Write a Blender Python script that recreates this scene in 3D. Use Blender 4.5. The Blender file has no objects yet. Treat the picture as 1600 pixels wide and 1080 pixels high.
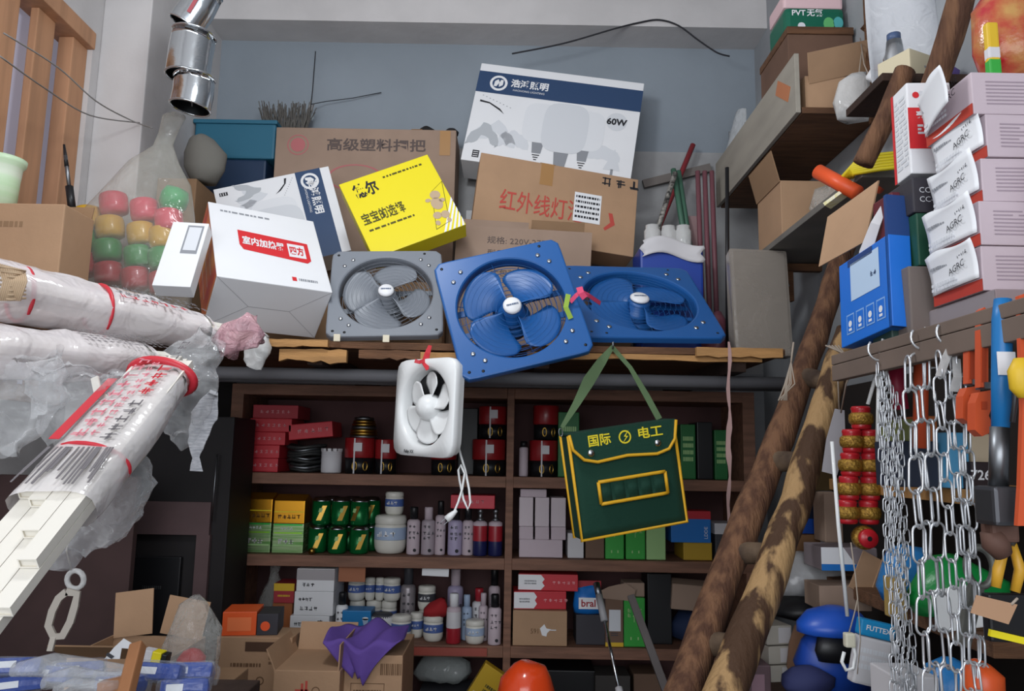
import bpy, bmesh, math, random
import numpy as np
from mathutils import Vector as V, Matrix as MX, Euler, noise
R = math.radians
PI = math.pi
SC = bpy.context.scene
COL = SC.collection

# ---------------------------------------------------------------- camera
FPX = 1200.0
CAMZ = 1.6
ROT = (MX.Rotation(R(90 + 8.0), 3, 'X') @ MX.Rotation(R(1.0), 3, 'Z'))
CAM = V((0, 0, CAMZ))
cd = bpy.data.cameras.new('camera')
cd.sensor_fit = 'HORIZONTAL'; cd.sensor_width = 36; cd.lens = FPX / 1600 * 36; cd.clip_start = 0.05
co = bpy.data.objects.new('camera', cd); COL.objects.link(co)
co.matrix_world = MX.Translation(CAM) @ ROT.to_4x4()
SC.camera = co

# ---------------------------------------------------------------- light
SC.view_settings.view_transform = 'Standard'
SC.view_settings.look = 'None'
SC.view_settings.gamma = 1
SC.view_settings.use_curve_mapping = False
SC.view_settings.exposure = 0.1
wd = bpy.data.worlds.new('world'); SC.world = wd; wd.use_nodes = True
wd.node_tree.nodes['Background'].inputs[0].default_value = (0.86, 0.92, 1.0, 1)
wd.node_tree.nodes['Background'].inputs[1].default_value = 1.0

def area(name, loc, aim, sx, sy, power, col):
    l = bpy.data.lights.new(name, 'AREA'); l.shape = 'RECTANGLE'; l.size = sx; l.size_y = sy
    l.energy = power; l.color = col
    o = bpy.data.objects.new(name, l); COL.objects.link(o)
    o.location = loc
    o.rotation_euler = (V(aim) - V(loc)).to_track_quat('-Z', 'Y').to_euler()
    return o

area('shopfront_daylight', (-0.6, -1.6, 2.3), (0.0, 3.0, 1.9), 3.0, 1.8, 58, (0.95, 0.97, 1.0))
def bulb(name, loc, power, rad, col):
    l = bpy.data.lights.new(name, 'POINT'); l.energy = power; l.shadow_soft_size = rad; l.color = col
    o = bpy.data.objects.new(name, l); COL.objects.link(o); o.location = loc
bulb('ceiling_lamp_light', (-0.45, 1.55, 3.1), 40, 0.14, (0.93, 0.97, 1.0))

# ---------------------------------------------------------------- picture point -> place at distance Y
def ray(px, py):
    return ROT @ V(((px - 800) / FPX, -(py - 540) / FPX, -1))
def P(px, py, Y):
    d = ray(px, py)
    return CAM + d * (Y / d.y)
def PZ(px, py, z):
    d = ray(px, py)
    return CAM + d * ((z - CAMZ) / d.z)
def PXW(px, py, x):
    d = ray(px, py)
    return CAM + d * (x / d.x)
ROTn = np.array(ROT); CAMn = np.array(CAM)

def fit(pts, Y, rot=(0, 0, 0), dims=(1, 1, 1), fixed='', pw=3.0):
    """pose and size of a box from picture corners; pts: {(a,b,c): (px,py)} with a right, b into, c up (0..1).
    The first corner lies at distance Y. Returns matrix (origin bottom centre of the front face), w, d, h."""
    keys = list(pts); A = np.array(keys, float); U = np.array([pts[k] for k in keys], float)
    p0 = P(*pts[keys[0]], Y)
    r0 = np.array(rot, float)
    d0 = ray(*pts[keys[0]]); d0 = np.array(d0) * (Y / d0.y)
    use = [i for i in range(3) if 'wdh'[i] not in fixed and len(set(A[:, i])) > 1]
    s0 = np.array(dims, float)
    def unpack(q):
        s = s0.copy()
        for j, i in enumerate(use): s[i] = s0[i] * math.exp(q[5 + j])
        E = np.array(Euler(q[:3]).to_matrix())
        return E, s, q[3:5]
    def res(q):
        E, s, t = unpack(q)
        L = (A - A[0]) * s
        W_ = L @ E.T + CAMn + d0 + np.array((t[0], 0, t[1]))
        C = (W_ - CAMn) @ ROTn
        u = 800 - FPX * C[:, 0] / C[:, 2]; v = 540 + FPX * C[:, 1] / C[:, 2]
        e = np.concatenate([u - U[:, 0], v - U[:, 1]])
        return np.concatenate([e, (q[:3] - r0) * pw * 6])
    q = np.concatenate([r0, [0, 0], np.zeros(len(use))])
    lam = 1.0; e = res(q); c = e @ e
    for _ in range(60):
        J = np.zeros((len(e), len(q)))
        for j in range(len(q)):
            h = 1e-5; q2 = q.copy(); q2[j] += h
            J[:, j] = (res(q2) - e) / h
        Hm = J.T @ J
        dq = np.linalg.solve(Hm + lam * np.diag(np.diag(Hm) + 1e-6), -J.T @ e)
        e2 = res(q + dq); c2 = e2 @ e2
        if c2 < c: q = q + dq; e = e2; c = c2; lam = max(lam / 4, 1e-6)
        else: lam *= 5
        if lam > 1e9: break
    E, s, t = unpack(q)
    o = V(CAMn + d0) + V((t[0], 0, t[1]))
    E = MX([list(r) for r in E])
    org = o + E @ V(((0.5 - A[0][0]) * s[0], -A[0][1] * s[1], -A[0][2] * s[2]))
    return MX.Translation(org) @ E.to_4x4(), float(s[0]), float(s[1]), float(s[2])

def quad(tl, tr, br, bl, Y, rot=(0, 0, 0), **k):
    return fit({(0, 0, 0): bl, (1, 0, 0): br, (1, 0, 1): tr, (0, 0, 1): tl}, Y, tuple(R(a) for a in rot), **k)

# ---------------------------------------------------------------- materials
def lin(h):
    if isinstance(h, str):
        c = [int(h[i:i + 2], 16) / 255 for i in (0, 2, 4)]
    else: c = h
    return tuple(x / 12.92 if x < 0.04045 else ((x + 0.055) / 1.055) ** 2.4 for x in c) + (1,)
MATS = {}
def mat(name, hexc, rough=0.6, metal=0.0, var=0.0, vs=6.0, stretch=(1, 1, 1), hex2=None, bump=0.0, bs=40.0, spec=0.4, coat=0.0, emit=0.0, hard=.14):
    if name in MATS: return MATS[name]
    m = bpy.data.materials.new(name); m.use_nodes = True
    nt = m.node_tree; b = nt.nodes['Principled BSDF']
    b.inputs['Base Color'].default_value = lin(hexc); b.inputs['Roughness'].default_value = rough
    b.inputs['Metallic'].default_value = metal; b.inputs['Specular IOR Level'].default_value = spec
    b.inputs['Coat Weight'].default_value = coat
    if emit:
        b.inputs['Emission Color'].default_value = lin(hexc); b.inputs['Emission Strength'].default_value = emit
    if var or hex2 or bump:
        tc = nt.nodes.new('ShaderNodeTexCoord'); mp = nt.nodes.new('ShaderNodeMapping')
        mp.inputs['Scale'].default_value = stretch
        nt.links.new(tc.outputs['Object'], mp.inputs[0])
    if var or hex2:
        n = nt.nodes.new('ShaderNodeTexNoise'); n.inputs['Scale'].default_value = vs; n.inputs['Detail'].default_value = 5
        nt.links.new(mp.outputs[0], n.inputs['Vector'])
        r = nt.nodes.new('ShaderNodeValToRGB')
        c = lin(hexc)
        r.color_ramp.elements[0].position = .5 - hard; r.color_ramp.elements[1].position = .5 + hard
        r.color_ramp.elements[0].color = c
        r.color_ramp.elements[1].color = lin(hex2) if hex2 else tuple(x * (1 - var) for x in c[:3]) + (1,)
        nt.links.new(n.outputs['Fac'], r.inputs[0]); nt.links.new(r.outputs[0], b.inputs['Base Color'])
    if bump:
        n2 = nt.nodes.new('ShaderNodeTexNoise'); n2.inputs['Scale'].default_value = bs; n2.inputs['Detail'].default_value = 4
        nt.links.new(mp.outputs[0], n2.inputs['Vector'])
        bp = nt.nodes.new('ShaderNodeBump'); bp.inputs['Strength'].default_value = bump; bp.inputs['Distance'].default_value = 0.01
        nt.links.new(n2.outputs['Fac'], bp.inputs['Height']); nt.links.new(bp.outputs[0], b.inputs['Normal'])
    MATS[name] = m
    return m
def film(name, hexc, clear=0.6, rough=0.15, bump=0.5, bs=18.0, gloss=0.5):
    """thin plastic film: part clear, part milky, with crinkled shine"""
    if name in MATS: return MATS[name]
    m = bpy.data.materials.new(name); m.use_nodes = True
    nt = m.node_tree; nt.nodes.clear()
    out = nt.nodes.new('ShaderNodeOutputMaterial')
    tr = nt.nodes.new('ShaderNodeBsdfTransparent')
    pr = nt.nodes.new('ShaderNodeBsdfPrincipled')
    pr.inputs['Base Color'].default_value = lin(hexc); pr.inputs['Roughness'].default_value = rough
    pr.inputs['Specular IOR Level'].default_value = gloss
    tc = nt.nodes.new('ShaderNodeTexCoord')
    n = nt.nodes.new('ShaderNodeTexNoise'); n.inputs['Scale'].default_value = bs; n.inputs['Detail'].default_value = 3
    n.inputs['Distortion'].default_value = 0.6
    nt.links.new(tc.outputs['Object'], n.inputs['Vector'])
    bp = nt.nodes.new('ShaderNodeBump'); bp.inputs['Strength'].default_value = bump; bp.inputs['Distance'].default_value = 0.02
    nt.links.new(n.outputs['Fac'], bp.inputs['Height']); nt.links.new(bp.outputs[0], pr.inputs['Normal'])
    mx = nt.nodes.new('ShaderNodeMixShader')
    fr = nt.nodes.new('ShaderNodeLayerWeight'); fr.inputs['Blend'].default_value = 0.35
    nt.links.new(bp.outputs[0], fr.inputs['Normal'])
    ma = nt.nodes.new('ShaderNodeMapRange')
    ma.inputs[3].default_value = 1 - clear; ma.inputs[4].default_value = min(1, 1 - clear + 0.4)
    nt.links.new(fr.outputs['Facing'], ma.inputs[0])
    nt.links.new(ma.outputs[0], mx.inputs[0])
    nt.links.new(tr.outputs[0], mx.inputs[1]); nt.links.new(pr.outputs[0], mx.inputs[2])
    nt.links.new(mx.outputs[0], out.inputs[0])
    MATS[name] = m
    return m

# ---------------------------------------------------------------- mesh building
T = MX.Translation
def RX(a): return MX.Rotation(R(a), 4, 'X')
def RY(a): return MX.Rotation(R(a), 4, 'Y')
def RZ(a): return MX.Rotation(R(a), 4, 'Z')
I4 = MX.Identity(4)
FONT_CACHE = {}
def text_mesh(s, bold=0.0, res=2):
    k = (s, bold)
    if k in FONT_CACHE: return FONT_CACHE[k]
    c = bpy.data.curves.new('t', 'FONT'); c.body = s; c.size = 1; c.align_x = 'CENTER'; c.align_y = 'CENTER'
    c.resolution_u = res; c.offset = bold
    o = bpy.data.objects.new('t', c)
    me = o.to_mesh()
    vs = [v.co.copy() for v in me.vertices]; fs = [tuple(p.vertices) for p in me.polygons]
    o.to_mesh_clear(); bpy.data.objects.remove(o); bpy.data.curves.remove(c)
    FONT_CACHE[k] = (vs, fs)
    return FONT_CACHE[k]

def cr(pts, n=6):
    """smooth curve through points"""
    pts = [V(p) for p in pts]; out = []
    for i in range(len(pts) - 1):
        a, b, c, d = pts[max(i - 1, 0)], pts[i], pts[i + 1], pts[min(i + 2, len(pts) - 1)]
        for k in range(n):
            t = k / n; out.append(.5 * (2 * b + (c - a) * t + (2 * a - 5 * b + 4 * c - d) * t * t + (3 * b - a - 3 * c + d) * t ** 3))
    return out + [pts[-1]]
class MB:
    def __init__(s): s.bm = bmesh.new(); s.mats = []
    def mi(s, m):
        if m not in s.mats: s.mats.append(m)
        return s.mats.index(m)
    def add(s, vs, fs, m, M=I4, smooth=False):
        mi = s.mi(m) if not isinstance(m, list) else None
        bv = [s.bm.verts.new(M @ V(v)) for v in vs]
        for k, f in enumerate(fs):
            if len(set(f)) < 3: continue
            try: fc = s.bm.faces.new([bv[i] for i in f])
            except ValueError: continue
            fc.material_index = mi if mi is not None else s.mi(m[k]); fc.smooth = smooth
        return s
    def box(s, w, d, h, m, M=I4, bev=0.0, at=(0, 0, 0)):
        """x centred, y from 0 to d, z from 0 to h"""
        x, y, z = at
        vs = [(x + a * w, y + b * d, z + c * h) for a in (-.5, .5) for b in (0, 1) for c in (0, 1)]
        fs = [(0, 1, 3, 2), (4, 6, 7, 5), (0, 4, 5, 1), (2, 3, 7, 6), (0, 2, 6, 4), (1, 5, 7, 3)]
        if not bev: return s.add(vs, fs, m, M)
        t = bmesh.new(); bv = [t.verts.new(v) for v in vs]
        for f in fs: t.faces.new([bv[i] for i in f])
        bmesh.ops.bevel(t, geom=t.edges[:], offset=min(bev, w * .45, d * .45, h * .45), segments=2, affect='EDGES', profile=.6)
        t.verts.index_update()
        s.add([v.co.copy() for v in t.verts], [[v.index for v in f.verts] for f in t.faces], m, M)
        t.free(); return s
    def cbox(s, c, sz, m, M=I4, bev=0.0):
        return s.box(sz[0], sz[1], sz[2], m, M @ T((c[0], c[1] - sz[1] / 2, c[2] - sz[2] / 2)), bev)
    def bar(s, a, b, w, t, m, up=(0, 0, 1), bev=0.0):
        """box from point a to b"""
        a = V(a); b = V(b); d = b - a; L = d.length; x = d.normalized(); z = V(up); y = z.cross(x)
        if y.length < 1e-4: y = V((0, 1, 0)).cross(x)
        y.normalize(); z = x.cross(y)
        Mx = MX((x, y, z)).transposed().to_4x4(); Mx.translation = a
        return s.box(L, w, t, m, Mx @ T((L / 2, -w / 2, -t / 2)), bev)
    def sweep(s, pts, shape, m, closed=False, scale=None, up=None, caps=True, smooth=True, open_shape=False):
        pts = [V(p) for p in pts]; n = len(pts); k = len(shape)
        vs = []; prev = None
        for i, p in enumerate(pts):
            if closed: t = pts[(i + 1) % n] - pts[i - 1]
            else: t = pts[min(i + 1, n - 1)] - pts[max(i - 1, 0)]
            if t.length < 1e-9: t = V((0, 0, 1))
            t.normalize()
            if up is not None: u = V(up[i]) if isinstance(up, list) else V(up)
            elif prev is None: u = V((0, 0, 1)) if abs(t.z) < .9 else V((1, 0, 0))
            else: u = prev
            u = u - t * u.dot(t)
            if u.length < 1e-6: u = t.orthogonal()
            u.normalize(); prev = u; b = t.cross(u)
            sc = 1 if scale is None else scale[i]
            sa, sb = sc if isinstance(sc, (tuple, list)) else (sc, sc)
            for (a, c) in shape: vs.append(p + u * (c * sb) + b * (a * sa))
        fs = []
        rng = n if closed else n - 1
        kk = k - 1 if open_shape else k
        for i in range(rng):
            for j in range(kk):
                a = i * k + j; b2 = i * k + (j + 1) % k; i2 = (i + 1) % n
                fs.append((a, b2, i2 * k + (j + 1) % k, i2 * k + j))
        if caps and not closed and not open_shape:
            fs.append(tuple(range(k))[::-1]); fs.append(tuple((n - 1) * k + j for j in range(k)))
        return s.add(vs, fs, m, I4, smooth)
    def tube(s, pts, r, m, n=8, closed=False, scale=None, caps=True):
        sh = [(r * math.cos(2 * PI * j / n), r * math.sin(2 * PI * j / n)) for j in range(n)]
        return s.sweep(pts, sh, m, closed, scale, caps=caps)
    def ribbon(s, pts, w, th, m, up=None, scale=None):
        return s.sweep(pts, [(-w / 2, -th / 2), (w / 2, -th / 2), (w / 2, th / 2), (-w / 2, th / 2)], m, up=up, scale=scale, smooth=False)
    def lathe(s, prof, m, n=24, M=I4, smooth=True):
        """prof: (r, z) points; m: one material or one per segment"""
        vs = []; fs = []; ms = []
        for (r, z) in prof:
            for j in range(n):
                a = 2 * PI * j / n; vs.append((r * math.cos(a), r * math.sin(a), z))
        for i in range(len(prof) - 1):
            if abs(prof[i][0]) + abs(prof[i + 1][0]) < 1e-7: continue
            for j in range(n):
                j2 = (j + 1) % n
                fs.append((i * n + j, i * n + j2, (i + 1) * n + j2, (i + 1) * n + j)); ms.append(m[i] if isinstance(m, list) else m)
        if prof[0][0] > 1e-6: fs.append(tuple(range(n))[::-1]); ms.append(m[0] if isinstance(m, list) else m)
        if prof[-1][0] > 1e-6: fs.append(tuple((len(prof) - 1) * n + j for j in range(n))); ms.append(m[-1] if isinstance(m, list) else m)
        s.add(vs, fs, ms, M, smooth)
        return s
    def prism(s, poly, t, m, M=I4, smooth=False):
        """outline in local xy, thickness t along local +z"""
        n = len(poly)
        vs = [(x, y, 0) for x, y in poly] + [(x, y, t) for x, y in poly]
        fs = [tuple(range(n))[::-1], tuple(range(n, 2 * n))] + [(i, (i + 1) % n, n + (i + 1) % n, n + i) for i in range(n)]
        s.add(vs, fs, m, M); return s
    def flat(s, poly, m, M=I4):
        return s.add([(x, y, 0) for x, y in poly], [tuple(range(len(poly)))], m, M)
    def rect(s, x0, y0, x1, y1, m, M=I4): return s.flat([(x0, y0), (x1, y0), (x1, y1), (x0, y1)], m, M)
    def disc(s, x, y, r, m, M=I4, n=20, r2=0.0, sq=1.0):
        if not r2: return s.flat([(x + r * math.cos(2 * PI * i / n), y + sq * r * math.sin(2 * PI * i / n)) for i in range(n)], m, M)
        vs = [(x + q * math.cos(2 * PI * i / n), y + sq * q * math.sin(2 * PI * i / n), 0) for q in (r, r2) for i in range(n)]
        return s.add(vs, [(i, (i + 1) % n, n + (i + 1) % n, n + i) for i in range(n)], m, M)
    def text(s, t, x, y, size, m, M=I4, rot=0, bold=0.0, sx=1.0, off=0.0007):
        vs, fs = text_mesh(t, bold)
        return s.add(vs, fs, m, M @ T((x, y, off)) @ RZ(rot) @ MX.Diagonal((size * sx, size, 1, 1)))
    def textw(s, t, x, y, w, h, m, M=I4, rot=0, bold=0.0, off=0.0007):
        vs, fs = text_mesh(t, bold)
        x0, x1 = min(v.x for v in vs), max(v.x for v in vs); y0, y1 = min(v.y for v in vs), max(v.y for v in vs)
        return s.add(vs, fs, m, M @ T((x, y, off)) @ RZ(rot) @ MX.Diagonal((w / (x1 - x0), h / (y1 - y0), 1, 1)) @ T((-(x0 + x1) / 2, -(y0 + y1) / 2, 0)))
    def surf(s, f, nu, nv, m, M=I4, smooth=True, th=0.0, wrap=False):
        """grid surface f(u,v) with u,v in 0..1, optional thickness (along its own normal)"""
        pts = [[V(f(i / nu, j / nv)) for j in range(nv + 1)] for i in range(nu + 1)]
        vs = [p for r in pts for p in r]
        idx = lambda i, j: i * (nv + 1) + j
        fs = [(idx(i, j), idx(i + 1, j), idx(i + 1, j + 1), idx(i, j + 1)) for i in range(nu) for j in range(nv)]
        if th:
            nrm = [V((0, 0, 0)) for _ in vs]
            for q in fs:
                nn = (vs[q[2]] - vs[q[0]]).cross(vs[q[3]] - vs[q[1]])
                for a in q: nrm[a] += nn
            o = len(vs)
            vs = vs + [v - n.normalized() * th for v, n in zip(vs, nrm)]
            fs2 = [tuple(o + a for a in q[::-1]) for q in fs]
            rim = [idx(i, 0) for i in range(nu + 1)] + [idx(nu, j) for j in range(1, nv + 1)] + [idx(i, nv) for i in range(nu - 1, -1, -1)] + [idx(0, j) for j in range(nv - 1, 0, -1)]
            fs = fs + fs2 + [(rim[k], o + rim[k], o + rim[(k + 1) % len(rim)], rim[(k + 1) % len(rim)]) for k in range(len(rim))]
        return s.add(vs, fs, m, M, smooth)
    def blob(s, rings, m, n=20, crinkle=0.0, seed=0, freq=14.0, M=I4):
        """closed skin through rings (centre, rx, ry[, axis tilt])"""
        vs = []; fs = []
        for i, rg in enumerate(rings):
            c, rx, ry = V(rg[0]), rg[1], rg[2]
            for j in range(n):
                a = 2 * PI * j / n
                p = c + V((rx * math.cos(a), ry * math.sin(a), 0))
                if crinkle:
                    q = noise.noise_vector(p * freq + V((seed * 3.7, seed, 0)))
                    p = p + q * crinkle
                vs.append(p)
        k = len(rings)
        for i in range(k - 1):
            for j in range(n):
                fs.append((i * n + j, i * n + (j + 1) % n, (i + 1) * n + (j + 1) % n, (i + 1) * n + j))
        fs.append(tuple(range(n))[::-1]); fs.append(tuple((k - 1) * n + j for j in range(n)))
        return s.add(vs, fs, m, M, True)
    def jitter(s, amt, freq, seed=0):
        for v in s.bm.verts: v.co += noise.noise_vector(v.co * freq + V((seed * 5.1, seed * 1.7, 0))) * amt
        return s
    def mesh(s, name):
        bmesh.ops.recalc_face_normals(s.bm, faces=[f for f in s.bm.faces if len(f.edges) and not f.edges[0].is_boundary] or [])
        me = bpy.data.meshes.new(name); s.bm.to_mesh(me); s.bm.free()
        for m in s.mats: me.materials.append(m)
        return me
    def done(s, name, parent=None, M=None, label=None):
        o = bpy.data.objects.new(name, s.mesh(name)); COL.objects.link(o)
        if parent is not None: o.parent = parent
        if M is not None: o.matrix_basis = M
        if label: o['label'] = label
        return o
def tag(o, label, cat, group=None):
    o['label'] = label; o['category'] = cat
    if group: o['group'] = group
    return o
def thing(name, label, cat, M=I4, group=None):
    o = bpy.data.objects.new(name, None); COL.objects.link(o); o.empty_display_size = .05
    o.matrix_world = M
    return tag(o, label, cat, group)
def struct(o): o['kind'] = 'structure'; return o
def copy_tree(o, parent=None):
    c = o.copy(); COL.objects.link(c)
    if parent is not None: c.parent = parent
    for ch in KIDS.get(o.name, []) or list(o.children): copy_tree(ch, c)
    return c
KIDS = {}
def dup(root, M, label=None, group=None):
    c = copy_tree(root); c.matrix_world = M
    if label: c['label'] = label
    if group: c['group'] = group
    return c
ORD = ['first', 'second', 'third', 'fourth', 'fifth', 'sixth', 'seventh', 'eighth', 'ninth', 'tenth', 'eleventh', 'twelfth', 'thirteenth', 'fourteenth']
FR = RX(90)                                   # text plane turned to face the viewer (front of a box)
def face(f, w, d, h):
    """plane on a box face, origin at its lower middle"""
    return {'f': RX(90), 'b': T((0, d, 0)) @ RZ(180) @ RX(90), 'r': T((w / 2, d / 2, 0)) @ RZ(90) @ RX(90),
            'l': T((-w / 2, d / 2, 0)) @ RZ(-90) @ RX(90), 't': T((0, d / 2, h)), 'u': T((0, d / 2, 0)) @ RX(180)}[f] @ T((0, 0, .0008))
rnd = random.Random(7)
# ================================================================ materials in use
plaster = mat('plaster', 'c9c6c6', .9, var=.12, vs=3, bump=.25, bs=14)
plaster_grey = mat('grey_plaster', '9b9ea2', .9, var=.15, vs=4, bump=.3, bs=16)
wall_flare_tint = mat('flare_tinted_grey_paint', '8c959e', .8, var=.12, vs=2, bump=.15, bs=20)  # grey upper wall; blue tint mostly from lens flare, put into the colour
wall_dusty = mat('dusty_band_paint', 'a3a3a4', .9, var=.2, vs=5, bump=.3, bs=20)
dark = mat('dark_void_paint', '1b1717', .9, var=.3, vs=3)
concrete = mat('concrete', '6f6b68', .9, var=.2, vs=5)
shelfwood = mat('brown_shelf_wood', '8a6350', .65, var=.35, vs=5, stretch=(1, 8, 8), bump=.2, bs=30)
shelfback = mat('dark_shelf_back', '5d4040', .8, var=.3, vs=4)
tanwood = mat('tan_window_wood', 'b98a68', .6, var=.2, vs=4, stretch=(6, 6, .6))
rawwood = mat('raw_batten_wood', 'b98a55', .7, var=.3, vs=5, stretch=(1, 10, 10), bump=.3)
oldwood = mat('old_plank_wood', '6d4b33', .8, var=.4, vs=6, stretch=(1, 8, 8), bump=.4)
darkwood = mat('dark_plank_wood', '3c2a22', .85, var=.4, vs=6, bump=.3)
card = mat('cardboard', 'ad8b6d', .8, var=.08, vs=8, bump=.08, bs=60)
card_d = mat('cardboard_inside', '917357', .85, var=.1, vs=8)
card_g = mat('dusty_cardboard', '9b8474', .85, var=.12, vs=6)
tape = mat('brown_tape', 'a57c4e', .3)
white = mat('white_card', 'e6e7ea', .45, var=.03, vs=4)
whitep = mat('white_plastic', 'e8eaea', .3, coat=.2)
offwhite = mat('off_white_card', 'cfcdd0', .6, var=.05)
lilac = mat('lilac_card', 'c3b3bb', .6, var=.06)
navy = mat('navy_print', '2b4468', .5)
ink = mat('black_ink', '24242a', .7)
greyink = mat('grey_ink', '8b8e94', .7)
palegrey = mat('pale_grey_print', 'd3d6db', .6)
red = mat('red_card', 'c02a35', .5)
redprint = mat('red_print', 'd02a30', .5)
dullred = mat('dull_red_card', 'a8323c', .6, var=.1)
redink = mat('red_ink', 'b8493f', .7)
orange = mat('orange_plastic', 'e2572a', .4)
yellow = mat('yellow_card', 'e6d51e', .45)
dyellow = mat('deep_yellow_plastic', 'd6b02a', .5)
black = mat('black_plastic', '17171a', .4)
blackm = mat('black_matt', '1d1b1c', .85)
steel = mat('bright_steel', 'c4c8cc', .22, metal=1)
dsteel = mat('dull_steel', '83868a', .4, metal=1)
greyp = mat('grey_plastic', '83868c', .5)
blue = mat('fan_blue_paint', '1d5798', .38, spec=.45)
bluep = mat('blue_plastic', '1f4fb0', .35)
bluecard = mat('blue_card', '2474c4', .4)
dkblue = mat('dark_blue_card', '1f3f78', .5)
teal = mat('teal_plastic', '2b6780', .5)
green = mat('green_card', '33a03c', .5)
dkgreen = mat('dark_green_card', '1d6a34', .5)
palegreen = mat('pale_green_card', '9cc483', .5)
gold = mat('gold_foil', 'd99a2b', .22, metal=.85)
brass = mat('brass', 'c19a4a', .3, metal=1)
film_clear = film('clear_film', 'dfe3e6', .72)
film_milky = film('milky_film', 'd9d9d8', .42, bump=.6)
film_bag = film('bag_film', 'd6d7d2', .78, bump=1.0, bs=24, gloss=.9, rough=.1)

def scribble(mb, x0, y0, x1, y1, rows, m, M, h=.6, seed=1, gap=.3, wmax=.12):
    """rows of small word-like strokes between two corners"""
    r = random.Random(seed); H_ = (y1 - y0) / rows
    for i in range(rows):
        y = y1 - (i + .5) * H_; x = x0; L = x1 - x0
        while x < x1 - .02 * L:
            w = min(r.uniform(.3, 1) * wmax * L, x1 - x)
            mb.rect(x, y - H_ * h / 2, x + w, y + H_ * h / 2, m, M); x += w + gap * wmax * L * r.uniform(.5, 1)
def glyphs(mb, x0, y, n, size, m, M, seed=1, pitch=1.1, rot=0):
    """a row of unreadable handwritten or printed characters built from strokes"""
    r = random.Random(seed); c, s_ = math.cos(R(rot)), math.sin(R(rot))
    for i in range(n):
        cx = x0 + i * size * pitch
        for k in range(4):
            hor = k % 2 == 0
            ox = r.uniform(-.25, .25) * size; oy = r.uniform(-.4, .4) * size
            a, b = (.42 * size, .07 * size) if hor else (.07 * size, .42 * size)
            if hor: ox *= .3
            else: oy *= .3
            pts = [(cx + ox - a, oy - b), (cx + ox + a, oy - b), (cx + ox + a, oy + b), (cx + ox - a, oy + b)]
            mb.flat([(x0 + (px - x0) * c - py * s_, y + (px - x0) * s_ + py * c) for px, py in pts], m, M @ T((0, 0, .0003)))

# ================================================================ room
XL, XR, YB, ZC = -1.72, 1.22, 3.7, 4.05
def wallbox(name, x0, x1, y0, y1, z0, z1, m):
    mb = MB(); mb.box(x1 - x0, y1 - y0, z1 - z0, m); o = mb.done(name); o.location = ((x0 + x1) / 2, y0, z0); return struct(o)
wallbox('floor', -2.6, 2.2, -2.4, 4.0, -.1, 0, concrete)
wallbox('ceiling', -2.6, 2.2, -2.4, 4.0, ZC, ZC + .1, plaster)
wallbox('wall_right', XR, XR + .12, -.4, YB + .12, 0, ZC, plaster_grey)
mb = MB()
zs = [(0, 2.0, plaster_grey), (2.0, 3.12, wall_dusty), (3.12, ZC, wall_flare_tint)]
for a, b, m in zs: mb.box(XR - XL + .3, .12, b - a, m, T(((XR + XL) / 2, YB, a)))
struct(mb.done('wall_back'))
# beam along the back wall and the pillar at its left end
wallbox('trim_1', -1.54, XR, 3.5, YB, 3.68, ZC, plaster)
mb = MB(); mb.box(.2, .9, ZC, plaster, T((-1.62, 2.97, 0)), bev=.006); struct(mb.done('trim_2'))
# left wall with a window opening
WY0, WY1, WZ0, WZ1 = 1.62, 2.92, 1.75, 3.26
mb = MB()
for (y0, y1, z0, z1) in ((-.4, WY0, 0, ZC), (WY1, YB + .12, 0, ZC), (WY0, WY1, 0, WZ0), (WY0, WY1, WZ1, ZC)):
    mb.box(.2, y1 - y0, z1 - z0, plaster, T((XL - .1, y0, z0)))
struct(mb.done('wall_left'))
win = bpy.data.objects.new('window_1', None); COL.objects.link(win); win.location = (XL, WY0, WZ0); struct(win)
pane_m = mat('window_pane_daylight', 'a9a8ba', .3, emit=.32)
mb = MB(); mb.box(.008, WY1 - WY0, WZ1 - WZ0, pane_m, T((-.14, 0, 0))); mb.done('window_pane', win)
mb = MB()
mb.box(.12, WY1 - WY0, .07, tanwood, T((-.05, 0, WZ1 - WZ0 - .07)), .004)
mb.box(.12, WY1 - WY0, .06, tanwood, T((-.05, 0, 0)), .004)
mb.box(.06, .1, WZ1 - WZ0 - .13, tanwood, T((-.05, WY1 - WY0 - .1, .06)), .004)
mb.box(.12, .05, WZ1 - WZ0 - .13, tanwood, T((-.05, 0, .06)), .004)
mb.done('window_frame', win)
for k, y in enumerate((.2, .4, .6, .795, 1.0)):
    mb = MB(); mb.box(.03, .105, WZ1 - WZ0 - .13, tanwood, T((-.05, y, .06)), .004); mb.done('window_bar', win)
# the lower back of the room, dark behind everything
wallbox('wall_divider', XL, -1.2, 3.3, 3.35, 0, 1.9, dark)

# ================================================================ loft platform
ZP = 1.955
t = thing('loft_platform', 'wooden loft platform carrying the fans and cartons above the brown shelves', 'platform', T((-.3, 2.5, ZP)))
for i in range(6):
    mb = MB(); mb.box(2.62, .19, .02, oldwood, T((-.11, .005 + i * .195, -.02)), .002); mb.done('plank', t)
for x in (-1.1, -.35, .4, 1.05):
    mb = MB(); mb.box(.05, 1.15, .055, darkwood, T((x, .02, -.076)), .003); mb.done('joist', t)
def batten(x0, x1, z0, z1, y=-.02, m=rawwood, th=.022, rag=0):
    mb = MB(); n = 8; r = random.Random(int(x0 * 999))
    pl = [(x0, z0)] + [(x0 + (x1 - x0) * i / n, z0 + rag * r.uniform(-1, 1)) for i in range(1, n)] + [(x1, z0), (x1, z1)] + [(x0 + (x1 - x0) * i / n, z1 + rag * .4 * r.uniform(-1, 1)) for i in range(n - 1, 0, -1)] + [(x0, z1)]
    mb.prism(pl, th, m, T((0, y + th, 0)) @ RX(90)); return mb.done('batten', t)
batten(-.55, 1.19, -.022, -.004, 0, oldwood, rag=.003)
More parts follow.
